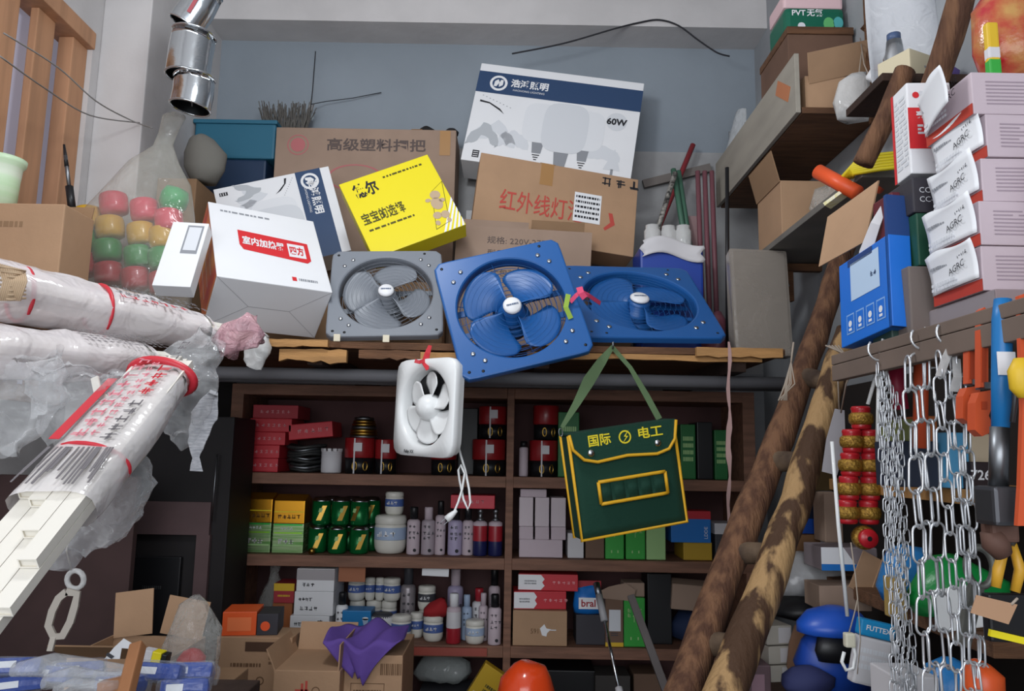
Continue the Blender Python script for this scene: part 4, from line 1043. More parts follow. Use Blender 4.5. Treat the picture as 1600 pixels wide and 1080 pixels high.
for k in range(5): mb.lathe([(w * .055, 0), (w * .055, z1 - z0 - .004)], canvas, 12, T((x0 + (k + .5) * (x1 - x0) / 5, -.016, z0 + .002)) @ MX.Diagonal((1, .35, 1, 1)))
pk_ = mb.done('tool_pocket', t)
mb = MB()
for z in (z0, z1): mb.tube([(x0 + (x1 - x0) * i / 10, -.022 - (.002 if i % 2 else 0), z) for i in range(11)], .0055, piping, 8)
for x in (x0, x1): mb.tube([(x, -.022, z0), (x, -.022, z1)], .0055, piping, 8)
mb.done('pocket_piping', pk_)
Mi = M.inverted(); hook = P(957, 543, 2.465)
mb = MB(); mb.ribbon([Mi @ P(878, 668, 2.395), Mi @ P(900, 632, 2.40), Mi @ P(920, 595, 2.41), Mi @ P(940, 565, 2.43), Mi @ hook, Mi @ P(985, 575, 2.47), Mi @ P(1010, 618, 2.47), Mi @ P(1030, 655, 2.46)], .034, .002, strapm, up=Mi.to_3x3() @ V((.4, -1, .3)), scale=[.35, .7, 1.15, .9, .7, .5, .7, .7]); mb.done('strap', t)
mb = MB(); rr = [Mi @ P(876, 676, 2.36) + V((.006 * math.cos(a), 0, .012 * math.sin(a))) for a in [2 * PI * j / 14 for j in range(14)]]; mb.tube(rr, .0018, dsteel, 6, closed=True); mb.done('buckle', t)
mb = MB(); mb.tube([hook + V((0, .02, -.006)), hook + V((0, -.012, -.004)), hook + V((0, -.016, .016))], .003, dsteel, 6); tag(mb.done('nail'), 'bent nail holding the tool bag strap at the loft edge', 'nail')
# ================================================================ left end of the loft
def pbox(name, label, cat, x0, x1, y0, y1, Y, d, m, rz=0, rx=0, ry=0, z=None, group=None, bev=.003, deco=None):
    """box whose front spans picture x0..x1, y0..y1 at distance Y (standing at z if given)"""
    c = P((x0 + x1) / 2, y1, Y); w = P(x1, (y0 + y1) / 2, Y).x - P(x0, (y0 + y1) / 2, Y).x
    zz = c.z if z is None else z; h = P((x0 + x1) / 2, y0, Y).z - zz
    mb = MB(); mb.box(w, d, h, m, bev=bev)
    if deco: deco(mb, w, d, h)
    o = mb.done(name); o.matrix_world = T((c.x, Y, zz)) @ RZ(rz) @ RX(rx) @ RY(ry); return tag(o, label, cat, group)
mb = MB(); mb.box(.36, .4, .022, oldwood, bev=.002); o = mb.done('wall_shelf'); o.matrix_world = T((-1.538, 2.08, 1.93)); tag(o, 'small ledge under the window carrying the corner carton', 'shelf')
t = thing('carton', 'brown carton in the corner by the window under the pale green bucket', 'carton', T((P(97, 370, 2.2).x - .18, 2.2, 1.953)))
hb = P(60, 318, 2.2).z - 1.953
mb = MB(); mb.box(.36, .16, hb, card, bev=.004); scribble(mb, -.09, hb * .78, .06, hb * .86, 1, card_d, face('f', .36, .16, hb)); mb.done('body', t)
mb = MB(); mb.box(.2, .004, .05, card_d, T((.07, .16, hb - .004)) @ RX(-12)); mb.done('flap', t)
t = thing('bucket', 'white bucket with pale green contents on the corner carton', 'bucket', T((P(-4, 300, 2.28).x, 2.282, 1.953 + hb + .001)))
mb = MB(); mb.lathe([(.052, 0), (.056, .1), (.06, .14), (.068, .15), (.07, .165), (.065, .165)], mat('bucket_white_green', 'd7e2cf', .4, hex2='a8d59a', vs=3, stretch=(.1, .1, 4)), 28); mb.done('body', t)
mb = MB(); mb.lathe([(.062, .15), (.0, .152)], palegreen, 24); mb.done('contents', t)
t = thing('screwdriver', 'long black and steel rod with a red and white grip leaning by the corner carton', 'tool', I4)
a, b = P(122, 402, 2.38), P(100, 226, 2.40); q = lambda k: a + (b - a) * k
for nm, k0, k1, r0, m in (('grip', 0, .34, .011, offwhite), ('grip_band', .34, .42, .012, red), ('sleeve', .42, .62, .012, black), ('shaft', .62, .9, .006, dsteel), ('tip', .8, 1, .007, black)):
    mb = MB(); mb.tube([q(k0), q(k1)], r0, m, 12, scale=[1, .5] if nm == 'tip' else None); mb.done(nm, t)
# --- bag of coloured tubs
tubm = {c: mat(c + '_tub', h_, .35, coat=.2) for c, h_ in (('red', 'b5273a'), ('green', '2f8f49'), ('yellow', 'd0a22c'), ('pink', 'd83a58'), ('emerald', '2fa863'))}
YT = 2.75
rows = [('red', [(132, 414), (170, 428), (212, 436), (255, 442)], 'bottom row'), ('green', [(131, 377), (168, 392), (216, 402), (254, 405)], 'second row'), ('yellow', [(137, 341), (172, 356), (221, 366), (255, 372)], 'third row'), ('pink', [(178, 319), (226, 329), (264, 345)], 'top row')]
r0, ht = .0495, .082
for c, pl, lab in rows:
    for i, (px, py) in enumerate(pl):
        p = P(px, py, YT)
        mb = MB(); mb.lathe([(r0 * .7, -ht / 2), (r0 * .95, -ht * .42), (r0, -ht * .2), (r0, ht * .25), (r0 * .93, ht * .42), (r0 * .7, ht / 2), (0, ht / 2)], tubm[c], 24)
        o = mb.done('plastic_tub'); o.matrix_world = T(p) @ RY(-10); tag(o, '%s plastic tub in the clear bag, %s from the left, %s' % (c, ORD[i], lab), 'tub', 'coloured tubs in a bag')
mb = MB(); mb.lathe([(r0 * .7, -.045), (r0, -.02), (r0, .015), (r0 * .8, .04), (0, .05)], tubm['emerald'], 24); o = mb.done('plastic_tub'); o.matrix_world = T(P(272, 312, YT)) @ RX(25) @ RY(25); tag(o, 'green tub lying loose on top inside the clear bag', 'tub', 'coloured tubs in a bag')
cb = P(190, 450, YT); nk = P(268, 188, YT)
mb = MB(); rg = []
for u, rx, ry in ((0, .18, .085), (.04, .235, .11), (.15, .25, .12), (.4, .235, .115), (.55, .2, .1), (.68, .15, .085), (.78, .09, .06), (.87, .035, .03), (.93, .03, .025), (1.0, .045, .03)):
    uu = max(0, (u - .3) / .7); rg.append(((cb.x + (nk.x - cb.x) * (.25 * u + .75 * uu ** 1.3), YT, ZL + .012 + (nk.z - ZL) * u), rx, ry))
mb.blob(rg, film('tub_bag_film', 'cdccc2', .8, bump=.9, bs=13, gloss=.9, rough=.1), 48, .02, 3, 9); tag(mb.done('plastic_bag'), 'knotted clear plastic bag full of coloured tubs on the loft', 'bag')
# --- small white carton between bag and heater carton
M, w, d, h = quad((276, 362), (322, 334), (302, 462), (232, 432), 2.26, (-15, 0, 25))
t = thing('carton', 'white carton with a grey frame print between the bag of tubs and the heater carton', 'carton', M)
mb = MB(); mb.box(w, .05, h, white, bev=.002); F_ = face('f', w, .05, h); mb.rect(-w * .05, h * .5, w * .4, h * .95, greyink, F_); mb.rect(-w * .0, h * .55, w * .35, h * .92, palegrey, F_ @ T((0, 0, .0004))); mb.done('body', t)
# --- teal tote behind
YB2 = 3.45
filler('carton under the teal tote at the back of the loft', -1.46, -1.16, 3.42, 3.66, P(360, 300, YB2).z - .02, card_d)
t = thing('storage_tote', 'teal plastic tote with a dark blue lower half at the back left of the loft', 'tote', T((P(362, 300, YB2).x, YB2, P(360, 300, YB2).z - .0185)))
w = P(425, 250, YB2).x - P(298, 250, YB2).x; h = P(360, 186, YB2).z - P(360, 300, YB2).z
mb = MB(); mb.box(w * .8, .16, h * .5, mat('dark_blue_plastic', '1d3350', .5), bev=.01); mb.done('base', t)
mb = MB(); mb.box(w, .18, h * .5, teal, T((0, -.01, h * .5)), .012); mb.box(w * 1.04, .2, .02, teal, T((0, -.02, h * .97)), .006); mb.done('body', t)
mb = MB(); mb.blob([((0, 0, 0), .05, .05), ((0, 0, .06), .085, .07), ((0, 0, .13), .09, .07), ((-.02, 0, .19), .06, .05), ((-.02, 0, .22), .02, .02)], mat('grey_sack_cloth', '77756f', .85), 22, .012, 4, 14)
filler('carton hidden beneath the grey sack at the back left of the loft', -1.5, -1.22, 3.05, 3.1, P(317, 285, 3.07).z, card_d)
o = mb.done('sack'); o.matrix_world = T((P(318, 285, 3.2).x, 3.2, P(317, 285, 3.2).z)); tag(o, 'small grey sack beside the teal tote', 'sack')
filler('carton under the grey sack at the back left of the loft', -1.51, -1.345, 3.12, 3.36, P(317, 285, 3.2).z - .012, card_d)
bpy.data.objects.remove([o for o in bpy.data.objects if o.get('label', '').startswith('carton hidden beneath')][0])
# dusty bristles and dark lumps on the broom carton
r = random.Random(12); br = mat('dusty_bristle', '6d6a66', .9)
zt = ZL + P(568, 201, 3.42).z - ZL + .004
t = thing('broom_head', 'dusty grey broom bristles sticking up on the large broom carton', 'broom', T((P(440, 200, 3.5).x, 3.54, zt)))
mb = MB(); mb.box(.2, .05, .03, mat('broom_block', '4f4a47', .8), bev=.006); mb.done('block', t)
mb = MB()
for k in range(150):
    x = r.uniform(-.1, .1); y = r.uniform(.005, .045); lx = x * 1.25 + r.uniform(-.03, .03); mb.tube([(x, y, .025), ((x + lx) / 2, y, .09), (lx, y + r.uniform(-.03, .03), r.uniform(.13, .19))], .0022, br, 4)
o = mb.done('bristles', t); o['kind'] = 'stuff'
for i, (px, s_) in enumerate(((667, .035), (706, .03))):
    mb = MB(); mb.blob([((0, 0, 0), s_, s_), ((0, 0, s_ * .5), s_ * 1.1, s_), ((0, 0, s_), s_ * .6, s_ * .6)], blackm, 16, .008, i, 30); o = mb.done('rag'); o.matrix_world = T((P(px, 200, 3.5).x, 3.5, zt + .006)); tag(o, 'dark rag on the broom carton, %s of two' % ('left' if i == 0 else 'right'), 'rag')
# bulb hanging on its wire before the back wall
t = thing('light_bulb', 'unlit bulb hanging on a thin wire before the back wall', 'bulb', T(P(485, 178, 3.6)))
mb = MB(); mb.lathe([(0, -.035), (.012, -.034), (.017, -.022), (.015, -.006), (.008, .006), (.008, .012)], mat('pale_bulb_glass', 'b9c6cf', .2), 16); mb.done('glass', t)
mb = MB(); mb.lathe([(.011, .008), (.012, .035), (.005, .045), (0, .045)], offwhite, 14); mb.done('socket', t)
mb = MB(); mb.tube([(0, 0, .04), (.004, 0, .12), (.008, .0, .33)], .0025, ink, 6); mb.tube([(0, 0, .05), (.06, .05, .09), (.19, .07, .12), (.33, .085, .16)], .0022, ink, 6); mb.done('wire', t)
# black cable on the beam
mb = MB(); mb.tube(cr([P(x, y, 3.49) for x, y in ((800, 84), (880, 68), (960, 45), (1000, 35), (1030, 31), (1060, 40), (1090, 62), (1120, 82), (1140, 88))]), .004, ink, 7); tag(mb.done('cable'), 'thin dark cable curving across the beam and back wall', 'cable')
# --- pipe elbows hanging by the pillar
foil = mat('bright_duct_metal', 'cdd2d6', .16, metal=1, bump=.12, bs=25)
YD = 2.62
def elbow(label, pts, r0, sticker=False):
    t = thing('pipe_elbow', label, 'pipe', T(P(*pts[0], YD)), 'pipe elbows hung by the pillar'); o0 = P(*pts[0], YD)
    L = [P(x, y, YD) - o0 for x, y in pts]; L2 = []
    for i in range(len(L) - 1):
        for k in range(5): L2.append(L[i].lerp(L[i + 1], k / 5))
    L2.append(L[-1])
    mb = MB(); mb.tube(L2, r0, foil, 24, caps=False); mb.done('pipe_wall', t)
    mb = MB(); mb.tube(L2, r0 * .95, mat('duct_inside', '5a5d60', .35, metal=1), 20, caps=False); mb.done('inner_wall', t)
    for e in (0, -1):
        d = (L2[1] - L2[0]).normalized() if e == 0 else (L2[-1] - L2[-2]).normalized(); u = d.orthogonal().normalized(); v = d.cross(u)
        mb = MB(); mb.tube([L2[e] + (u * math.cos(a) + v * math.sin(a)) * r0 * .985 for a in [2 * PI * j / 24 for j in range(24)]], .004, foil, 6, closed=True); mb.done('rolled_rim', t)
    if sticker:
        c = L2[len(L2) // 2 + 1]; d = (L2[-1] - L2[0]).normalized(); mb = MB(); mb.bar(c + V((.022, -r0 * .98, .0)) - d * .04, c + V((.022, -r0 * .98, .0)) + d * .04, .014, .002, mat('red_sticker', 'a5545a', .5), up=(0, -1, 0)); mb.done('sticker', t)
    return t
elbow('topmost bright metal pipe elbow, tilted, hanging by the pillar', [(322, -14), (308, 14), (290, 40)], .062, True)
elbow('middle bright metal pipe elbow hanging by the pillar', [(304, 54), (298, 84), (293, 120)], .076)
elbow('lowest bright metal pipe elbow with rounded bottom hanging by the pillar', [(304, 122), (302, 146), (297, 168)], .07)
mb = MB(); mb.tube([P(322, -90, YD), P(322, -14, YD), P(300, 60, YD), P(300, 166, YD)], .002, dsteel, 6); tag(mb.done('wire'), 'wire threaded through the metal pipe elbows', 'wire')
# ropes across pillar and window
rope = mat('grey_rope', '7d7a78', .9)
for lab, pts in (('twisted grey rope crossing from the window to the neck of the tub bag', [(6, 52, 2.0), (90, 105, 2.3), (150, 158, 2.5), (205, 188, 2.7), (238, 200, 2.66)]), ('thin grey cord crossing the window bars and pillar below the rope', [(0, 88, 2.0), (70, 138, 2.4), (140, 180, 2.72), (218, 192, 2.95)])):
    mb = MB(); mb.tube(cr([P(*p) for p in pts]), .006 if 'rope' in lab[:14] else .0025, rope, 7); tag(mb.done('rope'), lab, 'rope')

# ================================================================ white trunking bundles in the left foreground
trunk = mat('white_trunking', 'e4e0d6', .4); inside = mat('trunking_inside', 'cfc9bb', .6)
def channel(a, b, up, w=.025, hh=.015, root=None):
    """open rectangular trunking from a to b"""
    a, b = V(a), V(b); x = (b - a).normalized(); z = (V(up) - x * V(up).dot(x)).normalized(); y = z.cross(x)
    Mx = MX((x, y, z)).transposed().to_4x4(); Mx.translation = a
    L = (b - a).length; th = .0022; mb = MB()
    vs = []; pr = [(-w / 2, -hh / 2), (w / 2, -hh / 2), (w / 2, hh / 2), (-w / 2, hh / 2)]; pi = [(p[0] * (1 - 2 * th / w), p[1] * (1 - 2 * th / hh)) for p in pr]
    for q in (0, L): vs += [(q, p[0], p[1]) for p in pr] + [(q, p[0], p[1]) for p in pi]
    fs = []; ms = []
    for k in range(4):
        k2 = (k + 1) % 4
        fs += [(k, k2, 8 + k2, 8 + k), (4 + k, 12 + k, 12 + k2, 4 + k2), (k, 4 + k, 4 + k2, k2), (8 + k, 8 + k2, 12 + k2, 12 + k)]; ms += [trunk, inside, trunk, trunk]
    mb.add(vs, fs, ms); mb.add([(L - .003, p[0], p[1]) for p in pi], [(0, 1, 2, 3)], trunk); return mb.done('trunking_bar', root, Mx)
def bundle(A, B, ends, lab, up=(0, -1, .4), w=.027, hh=.016):
    """bars parallel to A->B; ends: (offset u, offset v, start extension, end extension)"""
    root = thing('trunking_bundle', lab, 'trunking', I4)
    ax = (B - A).normalized(); z = (V(up) - ax * V(up).dot(ax)).normalized(); y = z.cross(ax)
    for i, (u, v, e0, e1) in enumerate(ends):
        off = y * (u * (w + .0015)) + z * (v * (hh + .0015))
        channel(A + off - ax * e0, B + off + ax * e1, z, w, hh, root)
    return ax, y, z, root
A1, B1 = P(258, 584, 1.56), P(20, 872, 1.12)
ax1, y1, z1, t = bundle(A1, B1, [(-1.5, 1, .02, -.12), (-.5, 1, .0, -.10), (.5, 1, .03, -.03), (1.5, 1, .01, .03), (-1.5, 0, -.03, .02), (-.5, 0, .03, .10), (.5, 0, .05, .07), (1.5, 0, -.02, .10), (0, -1, .02, .16), (1, -1, .0, .18)],
    'front bundle of white trunking bars in a printed sleeve with a red stripe')
def sleeve(name, label, pts, r0, m, scale, jit=.006, seed=1, freq=12, sq=(1, .62), up=None, cap=False, parts=None, n=20):
    mb = MB(); sh = [(r0 * sq[0] * math.copysign(abs(math.cos(a)) ** .7, math.cos(a)), r0 * sq[1] * math.copysign(abs(math.sin(a)) ** .7, math.sin(a))) for a in [2 * PI * j / n for j in range(n)]]
    P2 = []; S2_ = []; K = 8
    for i in range(len(pts) - 1):
        for k in range(K): P2.append(V(pts[i]).lerp(V(pts[i + 1]), k / K)); S2_.append(scale[i] + (scale[i + 1] - scale[i]) * k / K)
    P2.append(V(pts[-1])); S2_.append(scale[-1])
    mb.sweep(P2, sh, m, scale=S2_, up=up, caps=cap); mb.jitter(jit, freq, seed); mb.jitter(jit * .45, freq * 3.2, seed + 2)
    return mb
milk = film('sleeve_film', 'e6e2e2', .5, bump=.6, bs=12); redfilm = mat('red_sleeve_print', 'c5303c', .4)
q1 = lambda k: A1 + (B1 - A1) * k
mb = sleeve('', '', [q1(.05), q1(.3), q1(.58), q1(.80)], .06, milk, [.9, 1.02, 1.03, 1.0], .004, 2, up=z1, sq=(1.12, .62)); mb.done('sleeve_film', t)
mb = MB(); zt_ = z1 * .0425; mb.bar(q1(.18) - y1 * .052 + zt_, q1(.56) - y1 * .056 + zt_, .018, .001, redfilm, up=z1); mb.done('red_stripe', t)
mb = MB(); r = random.Random(5)
def lay(c, ax, z):
    x = -ax; y = z.cross(x); Mx = MX((x, y, z)).transposed().to_4x4(); Mx.translation = c; return Mx
G1 = lay(q1(.58), ax1, z1) @ T((0, 0, .0432)); pkp = mat('pink_sleeve_print', 'cf7f8a', .5); gyp = mat('grey_sleeve_print', '6f6b6e', .6)
glyphs(mb, .03, .022, 9, .026, pkp, G1, 3, pitch=1.25); glyphs(mb, .03, -.004, 12, .017, pkp, G1, 6, pitch=1.3)
glyphs(mb, .02, -.03, 5, .024, gyp, G1, 9, pitch=1.1); glyphs(mb, .17, -.03, 4, .026, redfilm, G1, 12, pitch=1.1); glyphs(mb, .30, -.03, 4, .018, gyp, G1, 15, pitch=1.2)
mb.done('printing', t)
mb = MB()
for k in range(26):
    u = r.uniform(-.06, .06); mb.bar(q1(.6) + zt_ * .98 + y1 * u * .9, q1(.6 + r.uniform(.1, .19)) + zt_ * 1.0 + y1 * u, .003, .0008, mat('grey_sleeve_print', '8d898b', .6), up=z1)
mb.done('fine_print', t)
for k, s_ in enumerate((.575, .03)):
    mb = MB(); mb.tube([q1(s_) + y1 * .068 * math.cos(a) + z1 * .04 * math.sin(a) + ax1 * .01 * math.cos(a) for a in [2 * PI * j / 28 for j in range(28)]], .004 if k == 0 else .009, redfilm, 6, closed=True); mb.done('red_band', t)
# upper bundle, lying almost level
A2, B2 = P(330, 520, 1.92), P(-30, 448, 1.5)
ax2, y2, z2, t = bundle(A2, B2, [(-1, 1, .0, .0), (0, 1, .03, .0), (1, 1, .01, 0), (-1, 0, .02, 0), (0, 0, .05, 0), (1, 0, .03, 0)], 'upper, nearly level bundle of white trunking bars in a wrinkled milky sleeve', up=(0, -.7, .7))
q2 = lambda k: A2 + (B2 - A2) * k
mb = sleeve('', '', [q2(.03), q2(.3), q2(.65), q2(1.0)], .055, film('upper_sleeve_film', 'e6dfe0', .42, bump=.8, bs=11), [.85, 1.1, 1.25, 1.3], .008, 5, up=z2, sq=(1, .8)); mb.done('sleeve_film', t)
mb = MB(); zt_ = z2 * .05
G2 = lay(q2(.52), -ax2, -z2) if False else MX.Identity(4)
x_ = -ax2; y_ = z2.cross(x_); G2 = MX((x_, y_, z2)).transposed().to_4x4(); G2.translation = q2(.5) + z2 * .056
for k, (yy, sz, n_, mm) in enumerate(((.02, .018, 10, gyp), (-.005, .016, 12, gyp), (-.03, .02, 7, redfilm))): glyphs(mb, .0, yy, n_, sz, mm, G2, 20 + k, pitch=1.2)
mb.done('printing', t)
for k, s_ in enumerate((.55, .86)):
    mb = MB(); mb.tube([q2(s_) + y2 * .066 * math.cos(a) + z2 * .055 * math.sin(a) for a in [2 * PI * j / 28 for j in range(28)]], .005, redfilm, 6, closed=True); mb.done('red_band', t)
mb = MB(); mb.blob([((0, 0, -.03), .03, .03), ((0, 0, 0), .05, .035), ((.01, 0, .03), .04, .03), ((.02, 0, .05), .015, .015)], film('pink_torn_film', 'd8a9b2', .45, bump=1.0, bs=30), 28, .035, 2, 30); o = mb.done('torn_film'); o.matrix_world = T(P(372, 530, 1.87)); tag(o, 'crumpled pink torn film at the right end of the upper bundle', 'film')
# middle bundle below it
A3, B3 = P(240, 568, 1.70), P(-30, 546, 1.38)
ax3, y3, z3, t = bundle(A3, B3, [(-1, 1, .0, .0), (0, 1, .03, .0), (1, 1, .01, 0), (-.5, 0, .0, 0), (.5, 0, .02, 0)], 'middle bundle of white trunking bars between the upper and the front one', up=(0, -.7, .7))
q3 = lambda k: A3 + (B3 - A3) * k
mb = sleeve('', '', [q3(.05), q3(.35), q3(.7), q3(1.0)], .05, film('upper_sleeve_film', 'e6dfe0', .3), [.9, 1.1, 1.15, 1.2], .008, 8, up=z3, sq=(1, .8)); mb.done('sleeve_film', t)
mb = MB()
x_ = -ax3; y_ = z3.cross(x_); G3 = MX((x_, y_, z3)).transposed().to_4x4(); G3.translation = q3(.5) + z3 * .049
for k in range(5): glyphs(mb, .0, .03 - .015 * k, 13, .011, gyp, G3, 30 + k, pitch=1.3)
mb.done('printing', t)
# hanging torn film
clearf = film('clear_hanging_film', 'e4e6e8', .84, bump=1.0, bs=14, gloss=1.0, rough=.08)
def hangfilm(label, pts, Y, r0, scale, seed, m=None, jit=.03, sq=(1, .45)):
    mb = sleeve('', '', [P(x, y, Y) for x, y in pts], r0, m or clearf, scale, jit, seed, 13, sq=sq, up=(0, -1, 0), n=44); o = mb.done('hanging_film'); return tag(o, label, 'plastic film')
hangfilm('crumpled clear film hanging under the left end of the middle bundle', [(30, 560), (32, 610), (28, 660), (20, 715)], 1.4, .075, [1, 1.1, .85, .35], 3)
hangfilm('crumpled clear film hanging under the middle of the trunking bundles', [(122, 580), (118, 625), (110, 665), (98, 695)], 1.45, .085, [1, 1.05, .8, .3], 6)
hangfilm('torn clear sleeve hanging from the right end of the trunking bundles', [(330, 530), (300, 570), (284, 625), (288, 690), (280, 705)], 1.75, .06, [.7, 1, 1, .5, .2], 9)
hangfilm('clear film sagging under the lower part of the front bundle', [(190, 690), (170, 760), (140, 810), (108, 850), (100, 875)], 1.45, .07, [.6, 1.0, 1.05, .5, .2], 11)
printed = mat('printed_white_film', 'd7d8dc', .4, hex2='aeb1b8', vs=60, stretch=(1, 1, 6))
hangfilm('torn white printed film tail hanging right of the bundles', [(338, 610), (322, 650), (308, 690), (305, 715), (304, 735)], 1.76, .028, [.3, 1.1, .8, .35, .5], 4, printed, .008, (1, .12))
hangfilm('wisp of milky film at the loft edge left of the heater carton', [(410, 520), (402, 545), (398, 572)], 2.455, .04, [.6, 1, .6], 14, film_milky, .014)
mb = MB(); mb.ribbon([P(148, 590, 1.44), P(152, 610, 1.43), P(168, 628, 1.42)], .014, .004, trunk, up=(0, -1, 0)); tag(mb.done('trunking_offcut'), 'short white trunking offcut poking out of the hanging film', 'trunking')
netm = mat('tan_net', 'b49c80', .8)
mb = MB()
for k in range(12): mb.tube([P(-4 + 3.8 * k, 412 + k, 1.44), P(6 + 3.2 * k, 440, 1.40), P(-2 + 3 * k, 470, 1.41)], .0022, netm, 5)
for k in range(8): mb.tube([P(-6, 416 + 7 * k, 1.43), P(18, 419 + 7 * k, 1.40), P(40, 424 + 6 * k, 1.43)], .0022, netm, 5)
tag(mb.done('net'), 'tan net stretched over the left end of the upper bundle', 'net')

# ================================================================ dark corner under the loft, left of the shelves
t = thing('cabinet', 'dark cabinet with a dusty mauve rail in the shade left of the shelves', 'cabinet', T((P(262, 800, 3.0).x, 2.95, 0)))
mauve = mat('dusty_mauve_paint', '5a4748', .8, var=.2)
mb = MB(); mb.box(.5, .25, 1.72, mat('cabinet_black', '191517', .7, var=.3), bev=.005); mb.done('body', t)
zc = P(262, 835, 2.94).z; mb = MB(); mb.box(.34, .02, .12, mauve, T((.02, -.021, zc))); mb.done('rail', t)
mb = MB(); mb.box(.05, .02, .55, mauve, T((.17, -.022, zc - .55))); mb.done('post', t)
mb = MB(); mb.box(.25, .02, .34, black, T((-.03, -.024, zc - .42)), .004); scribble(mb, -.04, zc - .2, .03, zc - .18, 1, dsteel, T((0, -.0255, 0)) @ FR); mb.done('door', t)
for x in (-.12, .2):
    mb = MB(); mb.tube([(x, -.03, zc + .05), (x + .004, -.03, zc + .3)], .003, dsteel, 6); mb.done('rod', t)
mb = MB(); mb.box(.62, .03, 1.5, mat('dark_red_board', '43302f', .8, var=.25), bev=.003); o = mb.done('board'); o.matrix_world = T((P(60, 800, 2.6).x, 2.62, 0)); tag(o, 'dull dark red board leaning behind the trunking bundles', 'board')
# ================================================================ log ladder leaning on the loft
bark = mat('peeling_bark', '4f3324', .85, hex2='74523a', vs=5, stretch=(7, 7, 1.0), bump=.6, bs=22, hard=.1)
bark2 = mat('pale_stripped_log', '47301f', .8, hex2='a5845a', vs=3.2, stretch=(4, 4, .9), bump=.6, bs=18, hard=.035)
rungm = mat('grey_rung_wood', '6a5744', .85, hex2='3e3026', vs=10, bump=.4)
def log(name, pts, rads, m, parent=None, seed=1, jit=.006):
    L = []; S_ = []
    for i in range(len(pts) - 1):
        for k in range(7): L.append(pts[i].lerp(pts[i + 1], k / 7)); S_.append(rads[i] + (rads[i + 1] - rads[i]) * k / 7)
    L.append(pts[-1]); S_.append(rads[-1])
    mb = MB(); mb.tube(L, 1.0, m, 14, scale=S_); mb.jitter(jit, 9, seed); return mb.done(name, parent)
t = thing('ladder', 'rough log ladder leaning against the loft in front of the right shelves', 'ladder', I4)
railA = [P(1342, 318, 2.44), P(1284, 500, 2.33), P(1205, 720, 2.17), P(1136, 890, 2.03), P(1058, 1110, 1.85), P(1026, 1200, 1.77)]
railB = [P(1322, 515, 2.2), P(1304, 580, 2.16), P(1244, 780, 2.02), P(1186, 945, 1.90), P(1122, 1110, 1.75), P(1090, 1200, 1.67)]
log('rail', railA, [.032, .036, .039, .041, .044, .045], bark, t, 1)
log('rail', railB, [.028, .036, .041, .043, .046, .047], bark2, t, 2)
for k, (a, b) in enumerate((((1254, 590, 2.26), (1300, 598, 2.14)), ((1208, 722, 2.165), (1262, 722, 2.06)), ((1150, 864, 2.045), (1214, 866, 1.96)), ((1100, 1005, 1.94), (1164, 1010, 1.85)))):
    log('rung', [P(*a), P(*b)], [.03, .025], rungm, t, 5 + k, .004)
strg = mat('pale_twine', 'a79a8c', .9)
mb = MB(); r = random.Random(8)
for k in range(9): mb.tube([P(1236, 566, 2.14), P(1234 + r.uniform(-8, 8), 600, 2.13), P(1222 + r.uniform(-10, 8), 626, 2.13)], .002, strg, 5)
mb.tube([P(1240, 535, 2.15), P(1236, 566, 2.14)], .003, strg, 5); tag(mb.done('twine_tassel'), 'white twine tassel hanging beside the left rail of the ladder', 'twine')
mb = MB()
for k in range(5): mb.tube([P(1290 + k * 5, 540, 2.12), P(1318 + k * 3, 552 + 4 * k, 2.08), P(1365, 572 + 3 * k, 1.8)], .0025, strg, 5)
tag(mb.done('twine'), 'twine tied from the top of the right ladder rail to the tool shelf', 'twine')

# ================================================================ right end of the loft
t = thing('crate', 'blue plastic bin holding film wrapped jars at the right of the loft', 'bin', T((P(1050, 440, 3.08).x, 3.08, ZL)))
hb = P(1050, 385, 3.08).z - ZL
mb = MB(); mb.box(.26, .2, hb, mat('bin_blue', '1d3f9a', .4), bev=.01); mb.done('body', t)
mb = MB(); mb.surf(lambda u, v: ((u - .5) * .25 + .01 * math.sin(9 * v), -.012 - .006 * math.sin(7 * u), hb - .05 + .07 * v + .02 * math.sin(5 * u)), 12, 6, offwhite, th=.002); mb.done('paper', t)
for i, (dx, dy) in enumerate(((-.07, .05), (0, .06), (.06, .05))):
    mb = MB(); mb.lathe([(.03, 0), (.034, .01), (.034, .075), (.028, .085), (.028, .1), (0, .1)], film_milky, 18)
    o = mb.done('wrapped_jar'); o.matrix_world = T((P(1050, 440, 3.08).x + dx, 3.08 + dy, hb + ZL + .002)); tag(o, 'film wrapped jar in the blue bin, %s' % ['left', 'middle', 'right'][i], 'jar', 'film wrapped jars')
def rod(name, label, pts, r0, m, cat='rod', group=None):
    mb = MB(); mb.tube([P(*p) for p in pts], r0, m, 9); return tag(mb.done(name), label, cat, group)
gtube = mat('dull_green_tube', '456b58', .5); mtube = mat('maroon_tube', '744850', .5)
rod('tube', 'left green tube leaning behind the blue bin', [(1052, 265, 3.45), (1074, 400, 3.34)], .013, gtube, 'tube')
rod('tube', 'right green tube leaning behind the blue bin', [(1060, 268, 3.47), (1080, 400, 3.36)], .013, gtube, 'tube')
rod('braided_rod', 'dark braided rod leaning behind the infrared lamp carton', [(1055, 270, 3.4), (1015, 400, 3.36)], .012, mat('braid_dark', '2c2b2a', .5, hex2='a5a19a', vs=60), 'rod')
rod('rod', 'red rod pointing up against the back wall', [(1083, 226, 3.62), (1040, 330, 3.58), (960, 527, 3.5)], .013, mat('dull_red_rod', '8a2f35', .5))
for i, px in enumerate((1093, 1104, 1115)):
    rod('tube', 'maroon tube standing at the right of the loft, %s from the left' % ORD[i], [(px - 3, 268, 3.3), (px + 6, 530, 3.22)], .011, mtube, 'tube', 'maroon tubes')
